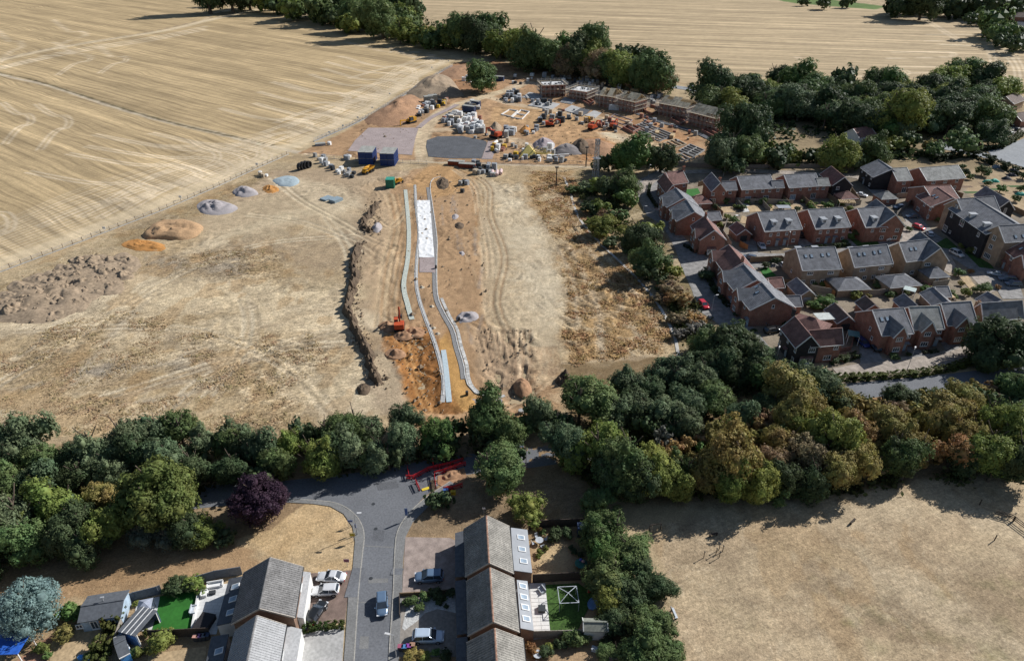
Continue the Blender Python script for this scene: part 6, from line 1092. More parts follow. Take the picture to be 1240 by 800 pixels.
for j in range(n2+1):
    for i in range(n1+1): u, v = i/n1, j/n2; p = (q[0]*(1-u)+q[1]*u)*(1-v)+(q[3]*(1-u)+q[2]*u)*v; p.z = .13+.30*max(0,mnoise.noise(Vector((p.x*.9, p.y*.5+p.x*.4, 2)))); bmv.append(p)
o = MB().add(bmv, [(j*(n1+1)+i, (j+1)*(n1+1)+i, (j+1)*(n1+1)+i+1, j*(n1+1)+i+1) for j in range(n2) for i in range(n1)]).build('membrane_sheet', M_MEMB, smooth=True); tag(o, 'long white membrane sheet rolled out between the new kerbs', 'sheet')
for x, y in ((511,283),(517,289)):
    heap([(x-2.5,y),(x,y-1.5),(x+2.5,y),(x,y+1.5)], .4, M_EARTH, 'soil_clod', 'soil clump lying on the white membrane sheet, '+('upper one' if y < 285 else 'lower one'), 'soil')
for i, (x, y) in enumerate(((511,348),(523,371),(525,397),(530,404))): heap([(x-3.5,y),(x,y-1.8),(x+3.5,y),(x,y+1.8)], .5, mat('pale_stone_pile%d' % i, (.48,.42,.32), .9, .1, 3), 'gravel_heap', ordn(i)+' tiny pale heap from the top inside the unfinished road bed', rough=.4, lump=1)
# pads and thin sheets
strip('site_road', [(772,138),(800,148),(840,160),(866,172)], 3.2, M_GRAV, z=.3)
sheet('gravel_pad', [(446,155),(507,155),(503,168),(499,188),(421,183),(430,170)], M_PINKG, z=.10); sheet('gravel_pad', [(517,170),(530,165.5),(560,165),(588,171),(590,173),(583,192),(545,192),(519,190),(516,178)], M_GRAV, z=.11); sheet('gravel_pad', [(591,171),(597,172),(601,178),(596,193),(583,193)], M_PINKG, z=.10)
strip('gravel_strip', [(507,155),(522,143),(540,134),(554,127)], 3, M_PINKG, z=.2)
SL = M_CONC
def z2(*a): return [(620+x/7.75, 80+y/7.75) for x, y in a]
for i, pp in enumerate((z2((90,300),(160,250),(310,275),(250,315)), z2((150,375),(240,318),(450,360),(375,412)), z2((450,345),(490,298),(610,318),(560,362)), z2((480,420),(560,372),(650,400),(565,445)), z2((680,468),(770,422),(840,445),(780,492)), z2((560,445),(650,400),(740,420),(660,475)))):
    o = sheet('floor_slab', pp, SL if i != 5 else M_GRAV, th=.35, kind=None); tag(o, ['pale floor slab nearest the white scaffolded block','wide pale floor slab with blockwork stacks on it','pale slab in front of the brick shell','small white slab left of the dark one','small white slab at the right end of the slab row','dark slab between the two small white slabs'][i], 'slab')
    q = P(*pp[0]); 
def footing(pp, nx, ny, m, label, h=.6, w=.35):
    q = [P(*v) for v in pp]; c = sum(q, Vector())/4; rt = empty('foundation', (c.x,c.y,0), 0, label, 'foundation')
    def L(u, v): return (q[0]*(1-u)+q[1]*u)*(1-v)+(q[3]*(1-u)+q[2]*u)*v-c
    for i in range(nx+1): a, b = L(i/nx,0), L(i/nx,1); MB().bar(a+Vector((0,0,h/2)), b+Vector((0,0,h/2)), w, h).build('footing_wall', m, rt)
    for j in range(ny+1): a, b = L(0,j/ny), L(1,j/ny); MB().bar(a+Vector((0,0,h/2-.01)), b+Vector((0,0,h/2-.01)), w*.98, h*.98).build('footing_wall', m, rt)
def z3(*a): return [(760+x/6.889, 90+y/6.889) for x, y in a]
M_BLOCK = mat('concrete_block', (.33,.33,.32), .9, .15, 4)
footing(z3((10,455),(130,408),(395,515),(265,565)), 5, 2, M_BLOCK, 'grey blockwork footings of the long house in front of the shells')
footing(z3((300,580),(400,545),(490,590),(390,620)), 3, 1, mat('pale_footing', (.50,.42,.30), .9), 'pale footings just below the grey blockwork footings'); footing([(607,139.5),(617,133.5),(627,135),(619,142)], 1, 1, M_WHITE, 'white outline footing left of a pair on the bare soil'); footing([(620,143),(631,134),(641,136),(632,145)], 2, 1, M_WHITE, 'white outline footing right of a pair on the bare soil')
footing(z2((880,520),(960,455),(1130,510),(1040,590)), 3, 1, M_AGGP, 'low brick footings inside the red trench bend', .3)
footing(z3((430,640),(520,590),(640,640),(560,690)), 4, 2, M_BLOCK, 'jumbled grey footings beside the trees at the site corner'); footing(z3((370,690),(470,660),(560,700),(450,740)), 3, 1, M_BLOCK, 'last small footings hidden beside the trees')
for pp, nx, ny, lb in ((z3((110,300),(190,270),(285,300),(200,345)),1,1,'red brick garage footings left of the patchy shells'),(z3((355,385),(430,350),(520,385),(440,430)),2,1,'red brick porch walls before the patchy roofed shell'),(z3((615,480),(690,455),(790,500),(730,540)),2,1,'red brick walls before the nearest patchy shell'),(z2((640,330),(700,310),(770,350),(730,380)),2,1,'red brick walls beside the second shell'),(z2((1040,590),(1110,560),(1200,600),(1130,640)),2,1,'low red footings beside the grey blockwork')):
    footing(pp, nx, ny, M_RED, lb, 1.3, .4)
# unfinished houses
M_TRUSS = mat('roof_timber', (.50,.37,.21), .85, .2, 3); M_FELTG = mat('golden_roof_felt', (.66,.56,.39), .8, .3, .6, var2=.3, scale2=.4); M_SCAF = mat('scaffold_tube', (.48,.47,.45), .5, .1, 3, metal=.3); M_BOARD = mat('scaffold_board', (.42,.36,.27), .9, .25, 3); M_WTOP = mat('white_floor_deck', (.66,.66,.65), .7, .08, 2)
def shell(label, r1, r2, zr, ze, hw, roof, seed):
    rs = random.Random(seed); a = P(*r1, zr); b = P(*r2, zr); d = b-a; L = math.hypot(d.x,d.y); ang = math.atan2(d.y,d.x); c = (a+b)/2
    rt = empty('unfinished_house', (c.x,c.y,0), ang, label, 'house', 'unfinished houses in scaffolding')
    m = MB(); t = .3
    for y in (-hw, hw):
        x = -L/2
        while x < L/2-.1:   # wall piers between openings
            w = min(rs.uniform(1.2,2.2), L/2-x); m.box((x+w/2, y, ze/2),(w, t, ze)); x += w; w2 = min(1.2, L/2-x)
            if w2 > .2: m.box((x+w2/2,y,.45),(w2,t*.98,.9)).box((x+w2/2,y,ze*.5),(w2,t*.98,ze*.22)).box((x+w2/2,y,ze-.25),(w2,t*.98,.48)); x += w2
    for x in (-L/2, 0, L/2): m.box((x,0,ze/2),(t,hw*2-t,ze))
    m.build('wall', M_RED, rt)
    if roof == 'deck':
        MB().box((0,0,ze+.12),(L-.8,hw*2-.9,.2)).build('floor_deck', M_WTOP, rt); m = MB()
        for k in range(8): m.box((rs.uniform(-L/2+1,L/2-1),rs.uniform(-hw+1,hw-1),ze+.6),(rs.uniform(.6,1.4),rs.uniform(.4,1),.8))
        m.build('block_stack', M_BLOCK, rt)
    else:
        n = int(L/.6)
        for i in range(n+1):
            x = -L/2+L*i/n; m = MB(); m.bar((x,-hw-.3,ze),(x,0,zr),.1,.16).bar((x,hw+.3,ze),(x,0,zr),.1,.16).bar((x,-hw,ze+.05),(x,hw,ze+.05),.1,.16).bar((x,-hw*.5,ze),(x,0,zr-.2),.08).bar((x,hw*.5,ze),(x,0,zr-.2),.08); m.build('roof_truss', M_TRUSS, rt)
        m = MB(); x = -L/2
        while x < L/2-.5:
            w = min(rs.uniform(1.5,3.5), L/2-x)
            for s in (-1,1):
                if rs.random() < .85: f0, f1 = rs.choice([(0,1),(0,.6),(.3,1),(0,1)]); slab(m,(x+.1,s*(hw+.3)*(1-f0),ze+(zr-ze)*f0+.32),(x+w-.1,s*(hw+.3)*(1-f0),ze+(zr-ze)*f0+.32),(x+w-.1,s*(hw+.3)*(1-f1),ze+(zr-ze)*f1+.32),(x+.1,s*(hw+.3)*(1-f1),ze+(zr-ze)*f1+.32),.05)
            x += w
        m.build('roof_felt', M_FELTG, rt)
    # scaffold: its own thing
    sc = empty('scaffold', (c.x,c.y,0), ang, 'tube scaffold round the '+label, 'scaffold', 'scaffolds round the unfinished houses'); X = L/2+1.4; Y = hw+1.4
    for lv in (2.0, 4.0, ze+.6):
        for s in (-1,1): MB().box((0,s*(Y-.45),lv),(2*X,.8,.06)).build('walkway', M_BOARD, sc); MB().box((s*(X-.45),0,lv+.01),(.8,2*Y-1.7,.06)).build('walkway', M_BOARD, sc)
        for s in (-1,1):
            for r_ in (.5,1.0): MB().bar((-X,s*Y,lv+r_),(X,s*Y,lv+r_),.07).build('rail', M_SCAF, sc); MB().bar((s*X,-Y,lv+r_),(s*X,Y,lv+r_),.07).build('rail', M_SCAF, sc)
    k = int(2*X/2.2)
    for i in range(k+1):
        for s in (-1,1):
            for q in (0,.9): MB().bar((-X+2*X*i/k,s*(Y-q),0),(-X+2*X*i/k,s*(Y-q),ze+rs.uniform(1.6,2.4)),.08).build('standard', M_SCAF, sc)
    for i in range(1, int(2*Y/2.2)):
        for s in (-1,1): MB().bar((s*X,-Y+2.2*i,0),(s*X,-Y+2.2*i,ze+1.8),.08).build('standard', M_SCAF, sc)
shell('leftmost brick shell with white deck on top', (656,102), (682,101), 6.2, 6.2, 5, 'deck', 1)
shell('small brick shell with a white deck, second from left', (695,107), (716,110), 5, 5, 5.5, 'deck', 2)
shell('golden roofed shell in the middle, left of its twin', (731,106), (750,108.5), 9, 5.6, 5.2, 'truss', 3); shell('golden roofed shell in the middle, right of its twin', (757,110.5), (777,114.5), 9, 5.6, 5.2, 'truss', 4)
shell('patchy roofed brick shell beside the far road', (806,115.5), (840,121.5), 9, 5.6, 5.4, 'truss', 5); shell('nearest patchy roofed brick shell by the big trees', (845,125.5), (877,133), 9.4, 5.8, 5.4, 'truss', 6)
for i, (a, b) in enumerate((((853,123),(875,128.5)),((877,129),(897,134.5)),((898,134.5),(910,137)))):
    p = P(*a, 5); q = P(*b, 5); o = MB().box((0,0,0),((q-p).length-.4,3,.15)).build('site_canopy', M_GREYR if i < 2 else M_WHITE); c = (p+q)/2; o.location = c; o.rotation_euler = (0,0,math.atan2(q.y-p.y,q.x-p.x)); tag(o, ['left','middle','right and whitest'][i]+' long sheet of the covered walkway behind the nearest shell', 'canopy')
    MB().box((-5,0,-2.5),(.2,.2,4.9)).box((5,0,-2.5),(.2,.2,4.9)).build('support', M_SCAF, o)
# containers and huts
M_CBLUE = mat('container_blue', (.018,.045,.16), .55, .1, 1); M_CTOP = mat('container_roof', (.33,.33,.30), .7, .15, 1); M_GREEN = mat('tank_green', (.02,.17,.11), .5); M_NAVY = mat('navy_steel', (.03,.05,.11), .5)
def container(loc, rz, L=6.06, Wd=2.44, H=2.59, m=None, label='', cat='container', group=None, top=None):
    rt = empty('container' if cat == 'container' else cat.replace(' ','_'), loc, rz, label, cat, group); m = m or M_CBLUE
    b = MB().box((0,0,H/2),(L-.06,Wd-.06,H-.06))
    n = int(L/.45)
    for i in range(n):
        for s in (-1,1): b.box((-L/2+.4+i*(L-.8)/max(1,n-1),s*(Wd/2-.02),H/2),(.2,.05,H-.4))
    b.build('body', m, rt); MB().box((0,0,H-.02),(L,Wd,.10)).build('container_roof', top or M_CTOP, rt); MB().bar((-L/2,-Wd/2,.08),(L/2,-Wd/2,.08),.14).bar((-L/2,Wd/2,.08),(L/2,Wd/2,.08),.14).build('base_rail', m, rt)
    d = MB().box((L/2-.01,-Wd/4,H/2),(.06,Wd/2-.1,H-.3)).build('door', m, rt); MB().bar((L/2+.04,-Wd/4+.3,.3),(L/2+.04,-Wd/4+.3,H-.3),.05).build('handle', M_GALV, d); MB().box((L/2-.01,Wd/4,H/2),(.06,Wd/2-.1,H-.3)).build('door', m, rt); return rt
for nm, cs in (('left', [(438.4,176),(455.8,176.5),(450.5,185.2),(432.2,184.8)]), ('right', [(465,177.5),(481.8,178),(476.5,187),(458.5,186.5)])):
    q = [P(*v, 5.2) for v in cs]; c = sum(q, Vector())/4; ux = ((q[1]-q[0])+(q[2]-q[3]))/2; Lx = ux.length; uy = ((q[0]-q[3])+(q[1]-q[2]))/2; ang = math.atan2(uy.y,uy.x); Ly = min(uy.length, 9)
    for s in (-1,1):
        for lv in (0,1):
            loc = Vector((c.x,c.y,lv*2.6))+ux.normalized()*s*Lx/4; container(loc, ang, Ly, Lx/2-.1, label=f'{"upper" if lv else "lower"} {"right" if s > 0 else "left"} blue container of the {nm} stack of four', group='blue containers stacked by the compound')
p = P(472,229); container((p.x,p.y+2.4,0), R(90), 3.6, 3.2, 3.4, M_GREEN, 'green site tank unit at the top of the new road', 'tank', top=mat('tank_top', (.05,.30,.22), .5))
p = P(568,135); container((p.x,p.y,0), R(-25), 7, 2.6, 3.0, M_NAVY, 'navy container in front, among the wrapped blocks'); p = P(576,129); container((p.x,p.y,0), R(-25), 5, 2.6, 3.0, M_NAVY, 'navy container behind, among the wrapped blocks'); p = P(604,98); container((p.x,p.y,0), R(-15), 6.5, 2.8, 2.8, M_NAVY, 'dark cabin beside the lone tree on the site')
for i, (x, y) in enumerate(((524,122),(519,123.5))): p = P(x,y); container((p.x,p.y,0), R(20), 5, 3, 3.2, mat('grey_hut%d' % i, (.30,.31,.28), .8), ['grey site hut against the big heap, right one','grey site hut against the big heap, left one'][i], 'hut')
p = P(388,176); container((p.x,p.y,0), R(20), 4.5, 2.4, 1.0, M_GREYR, 'pale low tray container by the fence corner', 'skip')
for i, (x, y, m) in enumerate(((553,199.5,(.30,.07,.03)),(566,202.5,(.22,.05,.03)))): p = P(x,y); container((p.x,p.y,0), R(-12), 7, 2.6, 1.7, mat('rusty_skip%d' % i, m, .8, .3, 2), ['orange red open skip by the cross lane','dark red open skip by the cross lane'][i], 'skip')
p = P(752,133.5); container((p.x,p.y,0), R(-16), 13, 2.6, 2.4, mat('white_cabin', (.6,.6,.6), .5), 'long white cabin in front of the golden roofed shells', 'cabin', top=M_WHITE)
for i, (x, y) in enumerate(((369,202),(375,203))): p = P(x,y); 
M_PIPE = mat('black_pipe', (.03,.03,.033), .6)
for i, (x, y, r) in enumerate(((364,206,1.5),(367.5,205,1.6),(371,204,1.6),(374.5,203,1.4))):
    p = P(x,y); b = MB(); n = 16; hl = .6; b.add([(r*math.cos(2*math.pi*k/n), s*hl, r+r*math.sin(2*math.pi*k/n)) for s in (-1,1) for k in range(n)]+[(r*.8*math.cos(2*math.pi*k/n), s*hl, r+r*.8*math.sin(2*math.pi*k/n)) for s in (-1,1) for k in range(n)], [(k,(k+1)%n,n+(k+1)%n,n+k) for k in range(n)]+[(2*n+k,3*n+k,3*n+(k+1)%n,2*n+(k+1)%n) for k in range(n)]+[(k,2*n+k,2*n+(k+1)%n,(k+1)%n) for k in range(n)]+[(n+k,n+(k+1)%n,3*n+(k+1)%n,3*n+k) for k in range(n)])
    o = b.build('pipe_coil', M_PIPE); o.location = (p.x,p.y,0); o.rotation_euler = (0,0,R(70)); tag(o, f'black pipe coil standing upright near the fence, {ordn(i)} from the left', 'pipe coil', 'black pipe coils')
for i, (x, y, z) in enumerate(((396,241,.5),(407,243.5,.9))):
    p = P(x,y); o = MB().box((0,0,z/2),(3.2,4,z)).box((0,0,z+.03),(3.3,4.1,.08)).build('slab_stack', mat('bluish_sheet%d' % i, (.26,.33,.37), .7)); o.location = (p.x,p.y,0); o.rotation_euler = (0,0,R(-35)); tag(o, ['lower bluish sheet stack on the bare ground','taller bluish sheet stack on the bare ground'][i], 'stack')
# small loads: one mesh per kind, copied
def clods(polys, n, seed):
    rs = np.random.RandomState(seed); V = []; F = []; o6 = np.array([(1,0,0),(-1,0,0),(0,1,0),(0,-1,0),(0,0,.8),(0,0,-.5)]); f8 = [(0,2,4),(2,1,4),(1,3,4),(3,0,4),(2,0,5),(1,2,5),(3,1,5),(0,3,5)]
    for q, k in zip(polys, n):
        qa = np.array(q); x = rs.uniform(qa[:,0].min(),qa[:,0].max(),k*4); y = rs.uniform(qa[:,1].min(),qa[:,1].max(),k*4); s_ = np.nonzero(poly_sdf(x,y,q) < 0)[0][:k]
        for i in s_: r = rs.gamma(2,.09)+.05; b = len(V)*6; V.append(o6*r*rs.uniform(.6,1.3,(6,3))+(x[i],y[i],r*.4)); F += [tuple(b+j for j in t) for t in f8]
    o = MB().add(np.concatenate(V).tolist(), F).build('soil_clods', M_EARTH); tag(o, 'loose soil clods and stones scattered over the building plot', 'soil', kind='stuff')
clods([wpts(p_) for p_ in ([(416,350),(430,290),(446,290),(438,350),(446,400),(475,470),(450,475),(425,410)], [(430,285),(445,240),(465,240),(462,285)], [(462,398),(525,392),(540,500),(500,510)], [(570,395),(650,400),(655,490),(590,490)], [(500,205),(590,215),(590,390),(480,390)], [(0,390),(0,360),(110,305),(180,320),(120,370),(40,400)], [(430,160),(560,80),(640,90),(640,120),(520,130),(500,190),(440,190)], [(560,165),(720,150),(850,190),(640,200)])], (450,200,260,160,260,350,350,350), 3)
def proto(build): o = build(); m = o.data; bpy.data.objects.remove(o); return m
def pack(m, d=(1.2,1.0,1.0), rows=2):
    b = MB().box((0,0,.07),(d[0],d[1],.14))
    for i in range(rows): b.box((-d[0]/2+d[0]*(i+.5)/rows,0,.14+d[2]/2),(d[0]/rows-.06,d[1]-.04,d[2]))
    return b.build('pallet_load', m)
PK_ = dict(white=(proto(lambda: pack(M_WHITE)),'white wrapped'), grey=(proto(lambda: pack(M_BLOCK)),'grey block'), red=(proto(lambda: pack(M_RED)),'red brick'), dark=(proto(lambda: pack(M_DARKM)),'dark'), blue=(proto(lambda: pack(M_GREYR)),'bluish grey'), wood=(proto(lambda: pack(M_TRUSS, (2.6,1,.5), 1)),'timber'), yellow=(proto(lambda: pack(mat('yellow_plastic', (.60,.38,.04), .5))),'yellow'), tan=(proto(lambda: pack(mat('tan_pack', (.45,.37,.27), .8))),'tan'))
RP = random.Random(31); LOADS = {}; NMK = dict(white='wrapped_pallet', grey='block_stack', red='brick_pack', dark='dark_load', blue='bluish_load', wood='timber_stack', yellow='yellow_load', tan='tan_load')  # all are coloured pallet loads, no actual crates
def loads(poly, n, kinds, where, sc=(.9,1.9), stack=.3):
    q = wpts(poly); xs = [v[0] for v in q]; ys = [v[1] for v in q]; k = 0; used = []
    for _ in range(n*30):
        if k >= n: break
        x, y = RP.uniform(min(xs),max(xs)), RP.uniform(min(ys),max(ys))
        if poly_sdf(np.array([x]), np.array([y]), q)[0] > -.3 or any((x-a)**2+(y-b)**2 < 2.0 for a, b in used): continue
        used.append((x,y)); kd = RP.choice(kinds); me, w = PK_[kd]; o = link(bpy.data.objects.new(NMK[kd], me)); s = RP.uniform(*sc); o.location = (x,y,0); o.scale = (s,s,s*RP.choice([.7,1,1.3])); o.rotation_euler = (0,0,R(-18)+RP.choice([0,math.pi/2])+RP.uniform(-.2,.2))
        tag(o, None, 'pallet load', f'{w} loads {where}'); LOADS.setdefault((w, where), []).append((pix(o.location)[0], o)); k += 1
W1 = ['white','white','white','grey','blue']
loads([(540,142),(552,136),(570,140),(584,146),(588,158),(560,158),(538,152),(534,148)], 62, W1+['tan','red'], 'in the dense stack yard inside the site', (1.2,2.2)); loads([(557,152),(586,153),(588,163),(556,161)], 22, ['blue','grey','white'], 'on the near edge of the stack yard', (1.6,2.2))
loads([(555,128),(575,124),(582,130),(580,134),(562,131)], 12, W1+['tan'], 'behind the navy containers', (1.2,2)); loads([(500,134),(516,126),(528,122),(535,126),(520,136),(508,143)], 26, W1+['dark','red'], 'beside the haul road', (1,1.9)); loads([(522,126),(543,121),(545,127),(530,131)], 12, ['yellow','yellow','red','dark','tan'], 'below the site huts', (.9,1.6))
loads([(606,117),(622,111),(632,113),(630,126),(612,124)], 20, ['blue','blue','dark','white'], 'at the inner bend of the haul road', (1.2,2.2)); loads([(650,143),(662,138),(690,141),(692,148),(664,152),(652,150)], 22, ['blue','white','grey','dark'], 'among the parked diggers', (1.2,2.0)); loads([(609,158),(622,155),(626,164),(612,167)], 12, ['blue','grey','white'], 'by the small sandy heap', (1.4,2.2))
loads([(632,156),(652,155),(652,163),(636,165)], 8, ['white','grey','blue'], 'right of the small sandy heap', (1.1,1.8)); loads([(380,188),(393,189),(405,200),(402,204),(384,198)], 11, ['white','blue','grey'], 'left of the blue containers', (.8,1.5)); loads([(398,203),(420,203),(430,210),(428,216),(412,214)], 14, ['white','grey','dark','blue'], 'below the shadow of the blue containers', (.8,1.5))
loads([(417,188),(428,187),(426,194),(416,194)], 4, ['white','blue'], 'immediately left of the blue containers', (1,1.5)); loads([(570,199),(590,199),(602,203),(600,214),(575,212)], 20, ['dark','dark','tan','blue','grey'], 'right of the open skips', (1,1.8)); loads([(598,172),(612,174),(610,188),(598,188)], 6, ['white','red','tan'], 'right of the dark gravel pad', (1.2,2)); loads([(608,189),(650,190),(690,193),(688,197),(610,195)], 22, ['blue','white','grey','dark'], 'along the cross lane fence', (.9,1.7))
loads([(652,186),(668,178),(672,188),(660,190)], 5, ['white','grey'], 'between the two gravel heaps', (1.4,2)); loads([(652,96),(690,92),(780,108),(800,116),(770,112),(700,103)], 46, ['white','blue','tan','dark','wood'], 'behind the unfinished houses', (1.1,2.1)); loads(z2((120,340),(240,320),(430,360),(300,400)), 12, ['dark','blue','grey'], 'on the wide floor slab', (1.2,2)); loads([(700,150),(745,148),(760,156),(730,160)], 12, ['dark','grey','red'], 'between the diggers', (1,1.8))
loads([(780,115),(805,112),(800,124),(785,128)], 12, ['white','tan','grey'], 'between the golden and the patchy shells', (1.1,2)); loads([(770,140),(800,148),(850,165),(845,170),(790,155)], 16, ['grey','blue','red'], 'along the kerb before the shells', (1,1.7)); loads([(640,130),(700,134),(760,146),(840,170),(800,178),(700,150)], 26, ['grey','blue','red','tan','wood'], 'on the open ground before the shells', (1,1.9)); loads([(640,92),(690,88),(730,98),(700,102)], 14, ['white','blue','grey','wood'], 'beside the leftmost shell', (1.2,2.2)); loads([(570,165),(640,170),(640,188),(605,190)], 12, ['tan','grey','white','yellow'], 'above the yellow tarpaulin', (1,1.7)); loads([(820,128),(850,120),(910,140),(880,152)], 14, ['tan','white','wood','grey'], 'behind the nearest patchy shell', (1.2,2)); loads([(905,138),(930,138),(935,152),(915,156)], 16, ['white','white','blue'], 'at the white stores behind the big trees', (1.4,2.6)); loads([(560,96),(572,94),(574,99),(562,101)], 4, ['white'], 'left of the lone tree', (1.6,2.4)); loads([(395,175),(400,173),(404,176),(398,179)], 2, ['white'], 'by the fence corner', (1,1.3)); loads([(310,213),(318,210),(326,214),(318,219)], 4, ['white','tan'], 'beside the bluish gravel spread', (.8,1.1)); loads([(555,222),(566,218),(572,232),(560,236)], 5, ['dark','blue','grey'], 'on the right verge of the new road', (.9,1.5)); loads([(608,92),(640,90),(650,100),(625,104)], 8, ['white','dark','wood'], 'on the open top of the site', (1,1.8))
for i, (x, y, dx, dy) in enumerate(((598,176,3.6,-3),(603,177,3.6,-3),(600,183,3,2.5),(596,214,.3,-5),(601.5,214,.5,-5),(606,212,.8,-4))):
    p = P(x,y); q = P(x+dx,y+dy); o = MB().bar((0,0,.7),(q.x-p.x,q.y-p.y,.7),1.4,1.4,10).build('pipe_bundle', M_WHITE if i < 3 else mat('pink_wrap%d' % i, (.62,.46,.44), .6)); o.location = p; tag(o, ['upper left white pipe roll by the dark pad','upper right white pipe roll by the dark pad','lower white pipe roll by the dark pad','left pinkish roll below the cross lane','middle pinkish roll below the cross lane','right pinkish roll below the cross lane'][i], 'roll')
b = MB(); p = P(640,186)
for k in range(5): b.bar((k*.3,0,0),(4+k*1.6,-3-k*.8,4-k*.6),.3)
b.add([(0,0,4),(4,-5,0),(-4,-5,0),(-3,4,0),(3,4,0)],[(0,1,2)[::-1],(0,2,3),(0,3,4),(0,4,1)]); o = b.build('yellow_tarp', mat('yellow_tarp', (.62,.50,.16), .7)); o.location = p; tag(o, 'yellow sheeted pile beside the cross lane', 'tarpaulin')
# diggers
M_ORG = mat('orange_machine', (.50,.085,.03), .5, .1, 2); M_YEL = mat('yellow_machine', (.62,.32,.03), .5, .1, 2)
def digger(cx, cy, face, m, label, s=1.0, boom_up=.6, reach=1.0):
    p = P(cx, cy); q = P(*face); a = math.atan2(q.y-p.y, q.x-p.x); rt = empty('excavator', (p.x,p.y,0), a, label, 'excavator'); rt.scale = (s,s,s)
    for y in (-1.0,1.0):
        MB().extr([(-1.9,.15),(1.9,.15),(2.15,.5),(1.9,.85),(-1.9,.85),(-2.15,.5)], y-.28, y+.28).build('track', M_TYRE, rt)
    b = MB().box((-.2,0,1.05),(3.4,2.4,.3)).box((-1.3,0,1.75),(1.7,2.4,1.2)).box((.2,-.75,1.5),(1.6,.9,.7)); b.build('body', m, rt)
    MB().box((.55,.72,2.0),(1.5,.95,1.6)).build('cab', M_GLASS, rt); MB().box((.55,.72,2.85),(1.6,1.0,.1)).build('cab_roof', m, rt)
    e = Vector((2.6*reach,-.1,1.5+2.6*boom_up)); t = Vector((4.6*reach,-.1,1.2+1.2*boom_up+ .8))
    MB().bar((.9,-.1,1.4),e,.35,.5).bar(e,t,.32,.45).build('boom', m, rt); h = t+Vector((.1,0,-2.0)); MB().bar(t+Vector((-.2,0,.2)),h,.26,.36).build('dipper_arm', m, rt)
    MB().extr([(h.x-.4,h.z),(h.x+.35,h.z+.1),(h.x+.1,h.z-.75),(h.x-.75,h.z-.55)], -.6, .4).build('bucket', M_DARKM, rt); return rt
digger(484,398,(485,370),M_ORG,'orange excavator with its boom over the drain strip beside the new road',1.0,1.3,.9); digger(600,167,(588,164),M_ORG,'red excavator reaching left over the edge of the stack yard',1.3); digger(666,153,(676,153),M_ORG,'orange excavator left of the three diggers in mid site',1.1); digger(718,157,(732,152),M_ORG,'orange excavator in the middle of the three diggers',1.2); digger(743,155,(752,148),M_ORG,'orange excavator right of the three diggers by the red trench',1.1); digger(711,148,(717,153),M_YEL,'dark yellow excavator parked behind the middle digger',1.0)
digger(498,149,(484,153),M_YEL,'yellow wheeled machine with a long arm at the pinkish pad',1.2,.1,1.3)
def dumper(cx, cy, face, label, s=1):
    p = P(cx,cy); q = P(*face); a = math.atan2(q.y-p.y,q.x-p.x); rt = empty('dumper_truck', (p.x,p.y,0), a, label, 'dumper'); rt.scale = (s,)*3
    MB().box((1.7,0,1.5),(1.5,1.9,1.4)).box((2.5,0,1.2),(.7,1.7,.8)).build('cab', M_YEL, rt); MB().box((1.7,0,1.9),(1.3,1.94,.5)).build('cab_glass', M_GLASS, rt)
    b = MB(); b.add([(-3.2,-1.3,2.2),(.7,-1.3,2.3),(.7,1.3,2.3),(-3.2,1.3,2.2),(-2.6,-.9,1.1),(.4,-.9,1.0),(.4,.9,1.0),(-2.6,.9,1.1)],[(0,1,5,4),(1,2,6,5),(2,3,7,6),(3,0,4,7),(4,5,6,7)]); b.build('dump_body', M_YEL, rt); MB().box((-.8,0,.8),(5.4,.9,.3)).build('chassis', M_DARKM, rt)
    for x in (-2,-.5,2.1):
        for y in (-1.1,1.1): b = MB(); b.add([(x+.65*math.cos(k*.524), y+e, .65+.65*math.sin(k*.524)) for e in (-.22,.22) for k in range(12)],[tuple(range(12)),tuple(range(12,24))[::-1]]+[(k,12+k,12+(k+1)%12,(k+1)%12) for k in range(12)]); b.build('wheel', M_TYRE, rt)
dumper(446,209,(438,213),'yellow articulated dumper below the blue containers'); dumper(482,222.5,(490,219),'pale yellow dumper beside the green tank unit',.8)
# pylon mast and poles
p = P(721,214); rt = empty('telecom_mast', (p.x,p.y,0), .3, 'grey lattice telecom mast beside the cross lane', 'mast'); H = 15
for sx, sy in ((-1,-1),(1,-1),(1,1),(-1,1)): MB().bar((sx*1.0,sy*1.0,0),(sx*.45,sy*.45,H),.2).build('leg', M_GALV, rt)
b = MB()
for k in range(9):
    z0, z1 = k*H/9, (k+1)*H/9; w0, w1 = 1.0-.55*k/9, 1.0-.55*(k+1)/9; c0 = [(-w0,-w0),(w0,-w0),(w0,w0),(-w0,w0)]; c1 = [(-w1,-w1),(w1,-w1),(w1,w1),(-w1,w1)]
    for i in range(4): b.bar((*c0[i],z0),(*c1[(i+1)%4],z1),.10).bar((*c1[i],z1),(*c1[(i+1)%4],z1),.10)
b.build('lattice', M_GALV, rt); b = MB()
for k in range(3): a = k*2.09; b.box((math.cos(a)*.9,math.sin(a)*.9,H-1.2),(.4,.25,2.2),rz=a)
b.box((0,0,7.5),(2.6,2.6,.15)); b.build('antenna', M_GREYR, rt)
for x, y, h, l in ((673.5,226,7.5,'black timber pole with a short cap standing in the weeds'),(709.5,202,8,'thin dark pole just left of the telecom mast')):
    p = P(x,y); rt = empty('pole', (p.x,p.y,0), 0, l, 'pole'); MB().lathe([(.22,0),(.18,h)],(0,0,0),8).build('shaft', mat('black_pole', (.03,.028,.026), .9), rt); MB().box((0,0,h+.1),(1.4,.5,.45)).build('cap', M_DARKM, rt)
